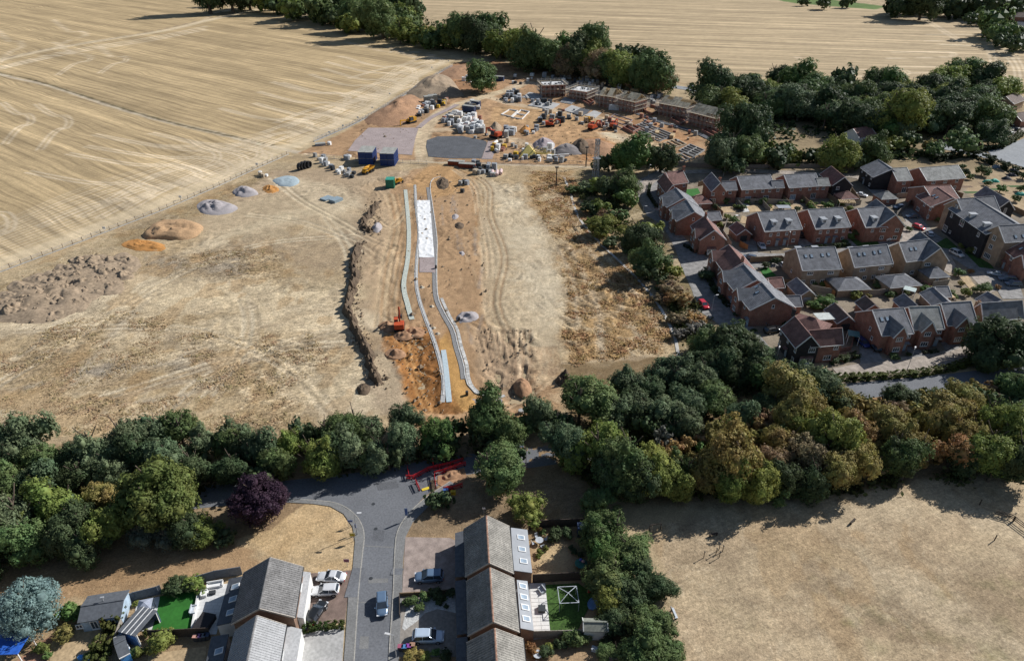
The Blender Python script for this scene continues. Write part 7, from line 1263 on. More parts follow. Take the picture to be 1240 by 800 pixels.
# field fence
def post_fence(path, name, label, h, step, m, rails, rm, cat='fence', pw=.12, mesh=None, world=False):
    q = [tuple(v) for v in path] if world else wpts(path); rt = empty(name, (q[0][0],q[0][1],0), 0, label, cat); o0 = q[0]; pm = None; k = 0; acc = 0
    b = MB().box((0,0,h/2),(pw,pw,h)); o = b.build('post', m); pm = o.data; bpy.data.objects.remove(o)
    for a, c in zip(q, q[1:]):
        d = math.hypot(c[0]-a[0], c[1]-a[1]); t = -acc
        while t+step <= d:
            t += step; o = link(bpy.data.objects.new('post', pm), rt); o.location = (a[0]+(c[0]-a[0])*t/d-o0[0], a[1]+(c[1]-a[1])*t/d-o0[1], 0)
        acc = d-t
    for z, w in rails:
        r_ = MB()
        for a, c in zip(q, q[1:]): r_.bar((a[0]-o0[0],a[1]-o0[1],z),(c[0]-o0[0],c[1]-o0[1],z),w,w)
        r_.build('rail', rm, rt)
    return rt
post_fence(FENCE_W[0:8], 'field_fence', 'long post and rail fence between the stubble field and the dry plot', 1.7, 3.2, mat('brown_post', (.13,.08,.05), .9), ((.2,.30),(.9,.10),(1.4,.10)), mat('pale_rail', (.42,.40,.36), .8)); post_fence(FENCE_W[8:], 'field_fence', 'post fence between the stubble field and the building site', 1.8, 3.2, M_WOODG, ((.2,.3),(.9,.12),(1.5,.12)), M_GREYR)
for i, (x, y) in enumerate(((127,280),(219,242),(311.5,202),(399,163),(415.5,155),(433.5,145),(451,133),(472,116),(523,84),(543,76))):
    p = P(x,y); o = MB().box((0,0,1.2),(1.0,.1,.8)).box((0,0,.4),(.1,.1,.8)).build('site_sign', M_WHITE); o.location = p; tag(o, f'white notice on the field fence, {ordn(i)} from the left', 'sign', 'white notices on the field fence')
post_fence([(371,189),(430,195),(518,199)], 'site_fence', 'mesh fence along the cross lane left of the haul road', 1.8, 3.4, M_GALV, ((.1,.1),(1.7,.06)), M_GALV); post_fence([(525,193),(580,197),(640,199),(700,200),(745,201)], 'site_fence', 'mesh fence along the cross lane right of the haul road', 1.8, 3.4, M_GALV, ((.1,.1),(1.7,.06)), M_GALV)
for i, (a, b_) in enumerate((((662,191.5),(675,190.5)),((676,190.4),(689,189.6)))):
    p = P(*a); q = P(*b_); o = MB().box((0,0,.6),((q-p).length,.6,1.2)).build('block_barrier', M_WHITE); o.location = (p+q)/2; o.rotation_euler = (0,0,math.atan2(q.y-p.y,q.x-p.x)); tag(o, ['left','right'][i]+' white concrete barrier behind the thin dark pole', 'barrier')
# stuff: dry weeds of the plot and undergrowth below the trees
def scatter(name, polys, n, size, hgt, key, seed, label, cat, blades=5, spread=.35, up=.8):
    rs = np.random.RandomState(seed); A = [abs(sum(q[i][0]*q[(i+1)%len(q)][1]-q[(i+1)%len(q)][0]*q[i][1] for i in range(len(q))))/2 for q in polys]; V = []
    for q, a in zip(polys, A):
        qa = np.array(q); k = int(n*a/sum(A)*2.2)+10; x = rs.uniform(qa[:,0].min(),qa[:,0].max(),k); y = rs.uniform(qa[:,1].min(),qa[:,1].max(),k); d = poly_sdf(x,y,q); nn = fbm(x/5,y/5,3,seed); s_ = (d < 0)&(nn > .42); V.append(np.stack([x[s_],y[s_],nn[s_]],1)[:int(n*a/sum(A))+1])
    B = np.concatenate(V); m = len(B); B = np.repeat(B, blades, 0); k = len(B); sc = (B[:,2]*1.4)[:,None]
    c = np.stack([B[:,0]+rs.normal(0,spread,k), B[:,1]+rs.normal(0,spread,k), np.abs(rs.normal(0,.4,k))*hgt*sc[:,0]],1); nr = rs.normal(size=(k,3)); nr[:,2] = np.abs(nr[:,2])+up; nr /= np.linalg.norm(nr,axis=1)[:,None]
    a = np.cross(nr, rs.normal(size=(k,3))); a /= np.linalg.norm(a,axis=1)[:,None]; b = np.cross(nr,a); s = size*rs.uniform(.6,1.4,k)[:,None]*sc
    Vv = np.stack([c-a*s*.5, c+b*s*.4, c+a*s*.5, c-b*s*.4],1).reshape(-1,3); me = bpy.data.meshes.new(name); me.vertices.add(k*4); me.vertices.foreach_set('co', Vv.astype(np.float32).ravel()); me.loops.add(k*4); me.loops.foreach_set('vertex_index', np.arange(k*4,dtype=np.int32)); me.polygons.add(k); me.polygons.foreach_set('loop_start', np.arange(0,k*4,4,dtype=np.int32)); me.polygons.foreach_set('loop_total', np.full(k,4,np.int32)); me.update(calc_edges=True); me.materials.append(FOL)
    o = bpy.data.objects.new(name, me); link(o); o.color = (*key, 1); tag(o, label, cat, kind='stuff')
scatter('dry_weeds', [wpts([(645,208),(690,208),(720,260),(770,330),(812,400),(812,425),(690,443),(682,400),(690,360),(670,290),(645,240)])], 5200, .55, .45, (.42,.27,.13), 3, 'dense brown dry weeds on the right part of the plot', 'weeds', 5, .4, 1.8)
scatter('dry_weeds', [wpts([(0,345),(140,290),(260,240),(340,200),(345,206),(280,236),(150,296),(0,360)]), wpts([(170,318),(250,305),(330,300),(345,325),(260,340)]), wpts([(210,400),(300,405),(380,405),(400,440),(330,480),(240,470)]), wpts([(0,420),(120,375),(200,380),(200,440),(60,480),(0,470)]), wpts([(0,480),(380,480),(380,520),(200,520),(0,530)])], 7000, .42, .18, (.44,.33,.19), 4, 'tufty dry weeds over the left part of the plot', 'weeds', 4, .35, 2.2)
scatter('undergrowth', [wpts([(690,225),(740,225),(770,280),(830,350),(870,400),(860,430),(830,425),(800,350),(740,280)]), wpts([(-60,600),(100,560),(300,560),(480,540),(640,535),(640,545),(480,565),(260,590),(100,660),(-60,700)]), wpts([(690,520),(830,430),(930,450),(1000,478),(1240,470),(1240,575),(1000,600),(860,600),(720,590),(680,560)])], 9000, 1.0, 1.6, (.085,.095,.035), 5, 'mixed low scrub and brambles under the tree belts', 'undergrowth', 6, .7, .3)
scatter('undergrowth', [wpts([(830,105),(1000,100),(1220,110),(1230,150),(1150,165),(1000,170),(900,170),(850,150)]), wpts([(300,0),(480,10),(620,60),(800,95),(790,105),(700,92),(600,62),(500,46),(320,12)]), wpts([(860,190),(1100,180),(1130,190),(1000,200),(870,205)]), wpts([(1060,-5),(1240,-5),(1240,20),(1180,24),(1130,12)])], 6000, 2.4, 3.5, (.045,.065,.026), 6, 'dark scrub filling the far hedgerows and woods', 'undergrowth', 6, 1.6, .3)
# ================================================================ STREET FURNITURE, GARDENS, FENCES
def lamp(bx, by, h, face, label, col=None):
    p = P(bx,by); rt = empty('street_lamp', (p.x,p.y,0), math.atan2(face[1],face[0]), label, 'street lamp', 'street lamps')
    MB().lathe([(.10,0),(.09,1.2),(.055,1.3),(.05,h)],(0,0,0),8).build('pole', col or M_GALV, rt); MB().bar((0,0,h-.03),(.7,0,h+.06),.06).build('arm', M_GALV, rt); MB().box((.85,0,h+.07),(.75,.30,.12)).build('lamp_head', mat('lamp_head', (.6,.6,.6), .4), rt)
lamp(432.8,647,5,(1,.1),'street lamp on the left pavement by the junction bend'); lamp(480,795,5,(-1,.2),'street lamp on the right pavement beside the wheelie bins'); lamp(861.5,378,5,(1,.3),'street lamp beside the bright red car'); lamp(1098,449,6,(.7,1),'left of the two street lamps on the curved block street'); lamp(1184,432,6,(.7,1),'right street lamp on the curved block street'); lamp(938,444,5,(.5,1),'street lamp at the foot of the plum corner house')
lamp(953,300,5,(.3,1),'street lamp behind the left buff semi'); lamp(785,214,5,(.3,-1),'street lamp at the far end of the brick row'); lamp(876,213,5,(.3,-1),'street lamp behind the long terrace'); lamp(1121,268,5,(1,0),'street lamp in front of the plum T shaped house'); lamp(778,263,4,(1,0),'short street lamp beside the overgrown strip'); lamp(637,560,4,(-1,0),'short lamp beyond the red barriers on the lane'); lamp(1068,292,5,(0,-1),'street lamp in front of the cross gable semi')
M_SGNB = mat('blue_sign', (.06,.12,.30), .5); M_SGNY = mat('yellow_sign', (.42,.32,.02), .5); M_SGNM = mat('maroon_sign', (.22,.05,.09), .5)
def sign(bx, by, h, w, hh, m, label, face=-90, two=True):
    p = P(bx,by); rt = empty('sign', (p.x,p.y,0), R(face+90), label, 'sign')
    for x in ((-w*.35,w*.35) if two else (0,)): MB().bar((x,0,0),(x,0,h),.07,n=6).build('post', M_GALV, rt)
    MB().box((0,-.06,h-hh/2),(w,.04,hh)).build('sign_panel', m, rt); MB().box((0,.0,h-hh/2),(w*.9,.03,hh*.9)).build('sign_back', M_GALV, rt)
    for s in (-1,1): MB().box((0,-.085,h-hh/2+s*hh*.4),(w*.9,.01,.03)).box((s*w*.45,-.084,h-hh/2),(.03,.01,hh*.8)).build('sign_border', M_WHITE, rt)
sign(425,637,1.6,.9,.5,M_SGNB,'small blue sign on two posts at the grass edge'); sign(428,655,2.0,.95,.75,M_SGNY,'yellow sign on the grass beside the street lamp',-90,False); sign(421,686,1.9,.9,.7,M_SGNM,'maroon sign on the grass near the brown drive',-90,False); sign(493,629,2.8,.55,1.7,M_SGNB,'tall blue sign on the right pavement at the junction',-90,False); sign(432,645,2.2,.35,.9,M_SGNB,'slim blue sign beside the junction lamp post',-90,False)
sign(586,622,1.6,.5,.4,M_WHITE,'small white bracket sign behind the ridge of the farthest grey house',-90,False)
for x, y, c, l in ((485.5,787,(.35,.10,.16),'maroon lidded wheelie bin, leftmost by the grey drive'),(490,787.5,(.08,.22,.45),'blue lidded wheelie bin by the grey drive'),(495.2,786.5,(.25,.06,.30),'purple wheelie bin by the grey drive'),(499.8,785,(.38,.22,.15),'brown wheelie bin, rightmost by the grey drive'),(238.5,775,(.55,.30,.24),'orange brown bin behind the left houses fence'),(243,774.5,(.35,.18,.38),'purple bin behind the left houses fence'),(247.5,774,(.20,.22,.26),'dark grey bin behind the left houses fence'),(252,773,(.05,.07,.12),'navy bin, rightmost behind the left houses fence')):
    p = P(x,y); rt = empty('wheelie_bin', (p.x,p.y,0), R(-90), l, 'bin', 'wheelie bins'); m = mat('bin_plastic', (.05,.05,.055), .6); b = MB(); b.add([(-.24,-.26,0),(.24,-.26,0),(.24,.26,0),(-.24,.26,0),(-.29,-.36,1.0),(.29,-.36,1.0),(.29,.36,1.0),(-.29,.36,1.0)],[(3,2,1,0),(4,5,6,7),(0,1,5,4),(1,2,6,5),(2,3,7,6),(3,0,4,7)]).build('body', m, rt); MB().box((0,0,1.04),(.62,.78,.09)).build('lid', mat('bin_lid', c, .6), rt)
# red barriers
M_BARR = mat('red_barrier', (.62,.03,.04), .45); bd = []
def barrier_mesh():
    b = MB(); b.box((0,0,.98),(1.9,.05,.10)).box((0,0,.12),(1.9,.05,.08)).box((0,0,.72),(1.9,.045,.22)); 
    for i in range(9): b.box((-.9+i*.225,0,.5),(.05,.04,.9))
    for s in (-1,1): b.box((s*.93,0,.52),(.09,.07,1.04))
    return b.build('panel', M_BARR)
o_ = barrier_mesh(); BM1 = o_.data; bpy.data.objects.remove(o_); o_ = MB().box((-.7,0,.05),(.18,.6,.09)).box((.7,0,.05),(.18,.6,.09)).build('foot', M_TYRE); BM2 = o_.data; bpy.data.objects.remove(o_)
for path in ([(491.8,579.5),(500,580),(507.7,576),(518,570),(532.4,566.5),(545.5,563.5),(561,558.5)], [(528,592),(526,575),(538,572),(551,567),(564,563)], [(503.5,584.5),(508.5,594.5)], [(619.5,553.5),(629.7,556.3),(631.5,572),(619,578.5)], [(537,594),(548,593),(560,589)], [(493.5,568),(496,580)]):
    q = wpts(path)
    for a, b in zip(q, q[1:]):
        d = math.hypot(b[0]-a[0],b[1]-a[1]); n = max(1, round(d/1.95))
        for i in range(n):
            t = (i+.5)/n; rt = empty('barrier', (a[0]+(b[0]-a[0])*t, a[1]+(b[1]-a[1])*t, 0), math.atan2(b[1]-a[1],b[0]-a[0]), None, 'barrier', 'red barriers round the lane works'); rt.scale = (d/n/1.92,1,1); link(bpy.data.objects.new('panel', BM1), rt); link(bpy.data.objects.new('foot', BM2), rt); bd.append((pix(rt.location)[0], rt))
bd.sort(key=lambda v: v[0])
for i, (x, o) in enumerate(bd): o['label'] = f'red plastic barrier round the lane works, {ordn(i)} from the left'
p = P(525,566.5); MB().bar((p.x,p.y,0),(p.x,p.y,2.4),.12).build('red_pole', M_BARR); tag(bpy.data.objects['red_pole'], 'tall red pole rising from the barrier line', 'pole')
for x, y, l in ((515.5,592,'yellow trench plate left of the dug hole'),(622,560.5,'yellow trench plate right of the big olive tree')):
    p = P(x,y); o = MB().box((0,0,.10),(1.4,.6,.08)).build('trench_plate', mat('yellow_plate', (.72,.56,.05), .6)); o.location = p; o.rotation_euler = (0,0,R(25)); tag(o, l, 'plate')
sheet('excavation', [(530,576),(548,572),(562,566),(566,580),(556,588),(538,590),(530,586)], M_EARTHR, z=.075); heap([(534,578),(542,570),(556,569),(560,576),(548,581),(538,582)], .9, M_EARTHR, label='excavated orange soil inside the red barriers', rough=.5, lump=2); sheet('excavation', [(524,580),(519,590),(523,597),(530,592)], M_EARTHD, z=.08)
for i, (x, y, c) in enumerate(((540,596,(.05,.12,.35)),(544,593,(.5,.05,.05)),(549,598,(.6,.4,.03)))): p = P(x,y); o = MB().box((0,0,.35),(.9,.5,.7)).box((0,0,.74),(.95,.55,.08)).build('tool_box', mat('toolbox%d' % i, c, .5)); o.location = p; tag(o, ['blue','red','yellow'][i]+' tool chest beside the dug hole', 'box')
p = P(514,520); o = MB().lathe([(.75,0),(.75,.5),(.6,.55),(.6,.6),(.2,.6)],(0,0,0),16).build('concrete_ring', M_CONC); o.location = p; tag(o, 'round white concrete manhole ring above the hedge', 'manhole ring'); p = P(631,499); o = MB().lathe([(.6,0),(.6,.6),(.42,.62)],(0,0,0),14).build('concrete_ring', M_CONC); o.location = p; tag(o, 'small concrete ring beside the right tree at the plot edge', 'manhole ring')
sheet('concrete_strip', [(530,518),(560,514),(562,518),(532,523)], M_CONC, z=.03); sheet('gravel_patch', [(572,483),(608,483),(610,495),(575,495)], M_AGG, z=.03)
for i, (x, y) in enumerate(((565.5,478),(596.5,477.5),(528,325),(556,388))): p = P(x,y); o = MB().box((0,0,.5),(.6,.6,1.0)).box((0,0,1.03),(.4,.4,.06)).build('drum', M_DARKM); o.location = p; tag(o, ['dark drum left of the kerb bend','dark drum on the kerb bend','dark drum halfway down the right kerb','dark drum beside the scraped gravel pile'][i], 'drum')
# garden fences
PF = {}
def panel_fence(path, h, m, label, cat='fence', pl=1.83, world=False, th=.06, board=True):
    q = [tuple(v) for v in path] if world else wpts(path); o0 = q[0]; rt = empty('garden_fence' if cat == 'fence' else cat.replace(' ','_'), (o0[0],o0[1],0), 0, label, cat); kk = (h, m.name)
    if kk not in PF:
        b = MB()
        for i in range(int(h/.15)): b.box((0, (i%2)*.01, .08+i*.15),(pl-.06,th,.148))
        b.box((0,0,h+.01),(pl,th*1.6,.05)); o = b.build('panel', m); PF[kk] = [o.data]; bpy.data.objects.remove(o); o = MB().box((0,0,(h+.08)/2),(.1,.1,h+.08)).build('post', m); PF[kk].append(o.data); bpy.data.objects.remove(o)
    for a, b in zip(q, q[1:]):
        d = math.hypot(b[0]-a[0],b[1]-a[1]); n = max(1, round(d/pl)); an = math.atan2(b[1]-a[1],b[0]-a[0])
        for i in range(n):
            t = (i+.5)/n; o = link(bpy.data.objects.new('panel', PF[kk][0]), rt); o.location = (a[0]+(b[0]-a[0])*t-o0[0], a[1]+(b[1]-a[1])*t-o0[1], 0); o.rotation_euler = (0,0,an); o.scale = (d/n/pl,1,1)
            t = i/n; o = link(bpy.data.objects.new('post', PF[kk][1]), rt); o.location = (a[0]+(b[0]-a[0])*t-o0[0], a[1]+(b[1]-a[1])*t-o0[1], 0)
    return rt
M_FGR = mat('grey_painted_fence', (.13,.15,.18), .8, .1, 2); M_FDK = mat('dark_stained_fence', (.07,.055,.045), .9, .2, 3)
panel_fence([(155,730),(165,726),(193,719),(197,717)], 1.8, M_FGR, 'grey fence behind the small gazebo'); panel_fence([(236,708),(262,700),(294,695)], 1.8, M_FGR, 'grey fence behind the white patio'); panel_fence([(182,772),(215,771),(255,769)], 1.8, M_FDK, 'dark fence along the near side of the bright lawn'); panel_fence([(160,727),(152,752),(142,780)], 1.7, M_WOODG, 'weathered fence between the dark shed and the pergola')
panel_fence([(640,641),(665,638),(690,637),(716,636)], 1.8, M_FDK, 'dark fence along the top of the first rear garden'); panel_fence([(645,705),(680,703),(725,701)], 1.9, M_FDK, 'tall dark fence between the two rear gardens'); panel_fence([(646,773),(690,772),(734,770)], 1.8, M_WOODG, 'weathered fence along the foot of the second rear garden'); panel_fence([(729,704),(734,740),(738,772)], 1.8, M_FDK, 'dark fence behind the garden shed with the ribbed roof'); panel_fence([(716,637),(722,665),(728,700)], 1.8, M_FDK, 'dark fence between the first rear garden and the trees')
panel_fence([(485,721),(520,719),(550,716)], .7, M_WOOD, 'low timber edging fence between the two drives'); panel_fence([(484,722),(484.5,748)], .8, M_FDK, 'low dark rail fence beside the pavement')
for i, (pp, m) in enumerate((([(845,226),(862,222)],M_WOOD),([(853,236),(862,250),(875,262)],M_WOOD),([(876,243),(900,246),(935,247),(960,248)],M_WOODG),([(886.5,240),(900,256)],M_WOODG),([(920,245),(932,258)],M_WOODG),([(944,238),(955,250)],M_WOOD),([(968,240),(985,254)],M_WOOD),([(998,236),(1016,250)],M_WOOD),([(880,270),(875,285),(885,300)],M_WOODG),([(895,298),(905,303)],M_WOODO),([(961,352),(973,362)],M_WOODG),([(990,340),(1010,360)],M_WOODO),([(1058,338),(1078,356)],M_WOOD),([(1118,334),(1137,344)],M_WOOD),([(980,352),(1015,358),(1060,358),(1110,352)],M_WOODG),([(945,345),(975,345)],M_WOOD),([(908,318),(945,316),(952,320)],M_WOOD),([(1022,392),(1034,404),(1030,424)],M_RED),([(1030,424),(1016,427)],M_RED),([(1085,240),(1110,238)],M_WOODG),([(1105,245),(1085,262)],M_WOODG),([(1210,248),(1240,262)],M_WOOD),([(1150,235),(1165,240)],M_WOOD),([(1128,348),(1148,345)],M_WOODG),([(1040,246),(1030,232)],M_WOOD),([(1016,250),(1042,248)],M_WOODG))):
    panel_fence(pp, 1.8 if m is not M_RED else 1.2, m, ['behind the end house of the brick row','beside the plum hipped garage','along the foot of the terrace gardens','left of the first terrace garden','between the first two terrace gardens','right of the pergola roof garden','beside the sandy terrace garden','right of the green shrub terrace garden','beside the plum garage by the white car','of fresh orange boards by the side street','left of the narrow grey garage','of bright orange boards below the left buff semi','between the hipped garages','beside the glazed garden room','along the middle of the back gardens','beside the plum garage lawn','around the small green lawn','as a brick wall right of the corner house','as a short brick wall before the corner house','left of the T shaped plum house','curving round the brick walled garden','behind the three storey block','below the pale roofed allotment house','above the short grey garage','left of the small plum hipped garage','behind the dormered semis'][i].join(['garden fence ','']), 'fence')
panel_fence([(740,206),(790,199),(860,203),(900,204),(1000,203),(1060,200)], 1.6, M_WOODG, 'long fence between the estate and the dark trees')
# hedges
def hedge(path, w, h, key, label):
    q = wpts(path); rt = empty('hedge', (q[0][0],q[0][1],0), 0, label, 'hedge'); col = PAL[key][0]
    for a, b in zip(q, q[1:]):
        d = math.hypot(b[0]-a[0],b[1]-a[1]); n = max(1, round(d/(w*1.6))); an = math.atan2(b[1]-a[1],b[0]-a[0])
        for i in range(n):
            t = (i+.5)/n; o = link(bpy.data.objects.new('foliage', TR.choice(HEDGE)), rt); hh = h*TR.uniform(.85,1.1); o.location = (a[0]+(b[0]-a[0])*t-q[0][0], a[1]+(b[1]-a[1])*t-q[0][1], hh/2); o.scale = (d/n/2*1.1, w/2*TR.uniform(.85,1.1), hh/2); o.rotation_euler = (0,0,an); f = TR.uniform(1.1,1.5); o.color = (col[0]*f,col[1]*f,col[2]*f,1)
hedge([(146,742),(138,762),(126,790),(118,812)], 2.9, 2.4, 'Q', 'tall clipped hedge right of the dark roofed summerhouse'); hedge([(368,763),(396,760)], 1.3, 1.2, 'L', 'low bright green hedge between the brown and grey drives'); hedge([(398,760),(416,758)], 1.3, 1.1, 'Q', 'yellow green end of the low hedge by the pavement')
hedge([(1000,462),(1050,459),(1105,455),(1150,448),(1180,438),(1200,426)], 2.0, 1.6, 'O', 'long hedge along the near side of the curved street'); hedge([(965,448),(985,452),(1008,455)], 1.4, 1.2, 'D', 'hedge in front of the plum corner house'); hedge([(1006,440),(1022,436),(1038,432)], 2.0, 1.3, 'G', 'hedge between corner house and curved street')
hedge([(1128,196),(1160,190),(1180,190),(1200,198),(1235,212)], 4, 3, 'D', 'thick dark hedge beside the far right junction'); hedge([(1212,178),(1226,172),(1236,163)], 3, 2.2, 'Q', 'yellowish hedge beside the far bungalow cars'); hedge([(1175,184),(1212,180)], 2.5, 2, 'D', 'low dark hedge under the big trees by the junction'); hedge([(1060,184),(1100,186),(1128,192)], 3, 2.5, 'G', 'green hedge running up to the thick dark hedge')
hedge([(787,224),(785,236),(795,252)], 1.2, 1.1, 'D', 'clipped hedge round the first front garden of the brick row'); hedge([(856,336),(868,356)], 1.6, 1.1, 'D', 'dark hedge below the street corner shrub'); hedge([(868,356),(882,372)], 1.4, 1.1, 'D', 'dark hedge continuing towards the lamp'); hedge([(829,298),(842,306),(856,308)], 1.3, 1.0, 'D', 'curved hedge below the fourth brick house'); hedge([(1008,300),(1028,297)], 1.4, 1.2, 'G', 'hedge before the middle dormered semi'); hedge([(975,301),(1000,299)], 1, .9, 'G', 'low hedge by the lamp behind the left buff semi'); hedge([(955,350),(948,344)], 1, 1, 'D', 'short hedge by the narrow grey garage'); hedge([(1118,428),(1135,426)], 1, .7, 'D', 'small clipped hedge on the curved street frontage')
row('in the gardens of the new estate', [(856,331,20,'D',.9),(866,350,12,'D'),(1003,365,22,'L',.8),(988,370,18,'L',.8),(1048,366,14,'G'),(1036,356,14,'O'),(1052,352,10,'Y'),(1076,356,12,'G'),(1162,330,14,'G'),(1190,348,18,'G'),(1175,328,8,'R'),(1208,347,8,'R'),(1174,303,12,'Q'),(1165,298,8,'O'),(880,262,10,'O'),(888,266,14,'G'),(868,266,12,'G'),(872,272,10,'O'),(1030,286,12,'L'),(1024,292,8,'G'),(985,252,10,'L'),(950,249,14,'L'),(1004,249,12,'L'),(1042,283,16,'D'),(1066,276,12,'D'),(1092,273,10,'O'),(1152,356,12,'G'),(1140,354,12,'G'),(1170,353,14,'O'),(960,418,10,'G'),(1084,431,14,'G',.7),(1100,428,9,'D',.7),(950,390,8,'D'),(1028,258,8,'D'),(893,250,8,'G'),(1126,258,10,'O'),(928,320,12,'D'),(938,316,12,'D'),(1184,428,10,'W'),(912,400,8,'D'),(900,388,8,'D'),(890,380,8,'D'),(1136,266,8,'G')], noun='shrub')
row('along the estate back fences', [(870+k*9.3+TR.uniform(-3,3), 244+TR.uniform(-2,9), TR.uniform(6,11), 'DGOGL'[k%5]) for k in range(18)]+[(985+k*6.2+TR.uniform(-2,2), 346+TR.uniform(-5,14), TR.uniform(7,13), 'GDOGLY'[k%6]) for k in range(30)]+[(1060+k*14,250+k*9,TR.uniform(6,9),'G') for k in range(5)], noun='shrub')
row('on the right edge allotments', [(1190,207,16,'G'),(1212,228,14,'L'),(1160,214,14,'O'),(1170,208,12,'D'),(1176,214,10,'G'),(1196,222,9,'G'),(1230,240,12,'Q'),(1236,228,12,'G'),(1202,235,10,'G'),(1166,202,10,'G'),(1240,212,14,'D')], noun='bush')
for i, (x, y, c) in enumerate(((1196,221,(.03,.35,.25)),(1204,220,(.03,.35,.25)),(1236,236,(.03,.30,.22)),(1219,217,(.05,.05,.06)),(1225,213,(.05,.05,.06)),(1228,207,(.06,.07,.09)),(1207,203,(.2,.25,.3)))):
    p = P(x,y); heap([(p.x-1.6,p.y-1),(p.x+1.6,p.y-1),(p.x+1.6,p.y+1.2),(p.x-1.6,p.y+1.2)], 1.1, mat('netting%d' % i, c, .7), 'net_cover', ['left green net cover on the allotments','right green net cover on the allotments','green net cover at the right edge of the allotments','lower black heap on the allotments','upper black heap on the allotments','black compost cover behind the allotments','small grey cover at the top of the allotments'][i], 'cover', prof=2, rough=.1, world=True)
for k in range(9):
    x = 1168+k*9; y = 226-k*1.2+(k%3)*8; p = P(x,y); sheet('allotment_bed', [(p.x-3,p.y-1.2),(p.x+3,p.y-1),(p.x+3,p.y+1),(p.x-3,p.y+.9)], [M_SOILM,M_GRASS,M_DRYL][k%3], world=True)
# estate garden surfaces and furniture
for pp, m in (([(828,230),(845,228),(848,234),(838,238),(832,236)],M_TURF),([(866,252),(884,250),(894,257),(870,258)],M_DRYL),([(890,245),(905,246),(912,256),(900,257)],M_PATIO),([(904,250),(918,248),(924,256),(908,257)],M_DRYL),([(925,248),(938,248),(936,256),(928,257)],M_DRYL),([(956,248),(968,248),(972,254),(958,254)],M_DRYL),([(981,247),(992,246),(1000,252),(984,253)],M_DRYL),([(920,326),(930,324),(940,334),(926,336)],M_TURF),([(1005,347),(1015,344),(1018,352),(1010,354)],M_GRASS),([(1070,344),(1082,346),(1086,354),(1076,352)],M_GRASS),([(986,352),(1000,350),(1004,362),(994,362)],M_DRYL),([(1162,336),(1172,334),(1184,350),(1176,352)],M_DRYL),([(1090,300),(1120,306),(1132,296),(1112,290)],M_GRASS),([(1128,298),(1146,288),(1160,300),(1150,302)],M_GRASS),([(1168,306),(1184,300),(1204,326),(1186,324)],M_GRASS),([(960,448),(1000,446),(1004,440),(968,436)],M_DRYL),([(898,262),(912,262),(906,272),(896,270)],M_DRYL),([(1130,424),(1128,428),(1116,428),(1120,424)],M_DRYL),([(1040,300),(1066,297),(1060,290),(1030,291)],M_GRASS),([(944,300),(962,298),(960,302),(946,303)],M_DRYL)):
    sheet('lawn' if m is not M_PATIO else 'patio', pp, m)
def flatroof(cx, cy, w, d, h, rz, m, label, name='canopy', slats=0, cat='canopy'):
    p = P(cx,cy,h); rt = empty(name, (p.x,p.y,0), R(rz), label, cat)
    for sx in (-1,1):
        for sy in (-1,1): MB().bar((sx*(w/2-.1),sy*(d/2-.1),0),(sx*(w/2-.1),sy*(d/2-.1),h),.12).build('post', M_WHITE if m is not M_WOODG else M_WOODG, rt)
    if not slats: MB().box((0,0,h+.06),(w,d,.12)).build('canopy_roof', m, rt)
    else:
        for i in range(slats): MB().box((-w/2+w*(i+.5)/slats,0,h+.1),(w/slats*.5,d,.12)).build('slat', m, rt)
        for s in (-1,1): MB().box((0,s*(d/2-.1),h),(w,.12,.14)).build('beam', m, rt)
flatroof(949,250.5,4.5,3,2.4,0,M_GREYR,'pale flat garden canopy behind the left dormered semi'); flatroof(1022,244,3.6,3,2.3,-10,M_TRUSS,'slatted pergola beside the small plum garage, left one',slats=6); flatroof(1031,244,2.6,3,2.3,-10,M_TRUSS,'slatted pergola beside the small plum garage, right',slats=5); flatroof(1001,383,5.6,3.4,2.6,5,mat('pale_canopy', (.50,.53,.50), .6),'pale panelled canopy behind the plum corner house'); flatroof(1102,350,3,2.6,2.4,-35,mat('greenish_canopy', (.42,.50,.48), .5),'pale greenish canopy beside the square hipped garage'); flatroof(1034,404,2.6,2.8,2.4,-20,mat('teal_canopy', (.10,.22,.22), .4),'teal canopy above the blue car')
flatroof(1150,359,2.4,1.6,1.8,0,M_TRUSS,'small timber swing frame behind the third front-gabled house')
def table_set(cx, cy, label, m, s=1, n=4):
    p = P(cx,cy); rt = empty('garden_table', (p.x,p.y,0), .3, label, 'table'); MB().lathe([(.6*s,.70),(.62*s,.74)],(0,0,0),14).build('tabletop', m, rt); MB().bar((0,0,0),(0,0,.72),.1).build('leg', M_DARKM, rt)
    for i in range(n):
        a = i*2*math.pi/n+.4; ch = empty('garden_chair', (p.x+math.cos(a)*1.05*s,p.y+math.sin(a)*1.05*s,0), a-math.pi/2, f'garden chair round the {label}, {["right","far","left","near","fifth","sixth"][i]} side', 'chair', 'garden chairs'); MB().box((0,0,.42),(.5,.5,.07)).build('seat', m, ch); MB().box((0,.24,.72),(.5,.06,.55)).build('backrest', m, ch)
        for sx in (-1,1):
            for sy in (-1,1): MB().bar((sx*.21,sy*.2,0),(sx*.21,sy*.2,.42),.04).build('leg', M_DARKM, ch)
M_FURN = mat('pale_furniture', (.50,.54,.58), .6); M_TERR = mat('red_furniture', (.55,.25,.24), .7)
table_set(653,657,'grey table in the first rear garden', M_FURN, 1.1, 4); table_set(651,795,'pale table at the bottom garden edge', M_FURN, 1.1, 3); table_set(1122,344,'red table set by the dark cross gable house', M_TERR, 1.2, 3); table_set(1132,338,'white table near the glazed garden room', M_WHITE, 1.0, 3); table_set(892,263,'white table behind the plum garage', M_WHITE, .8, 2)
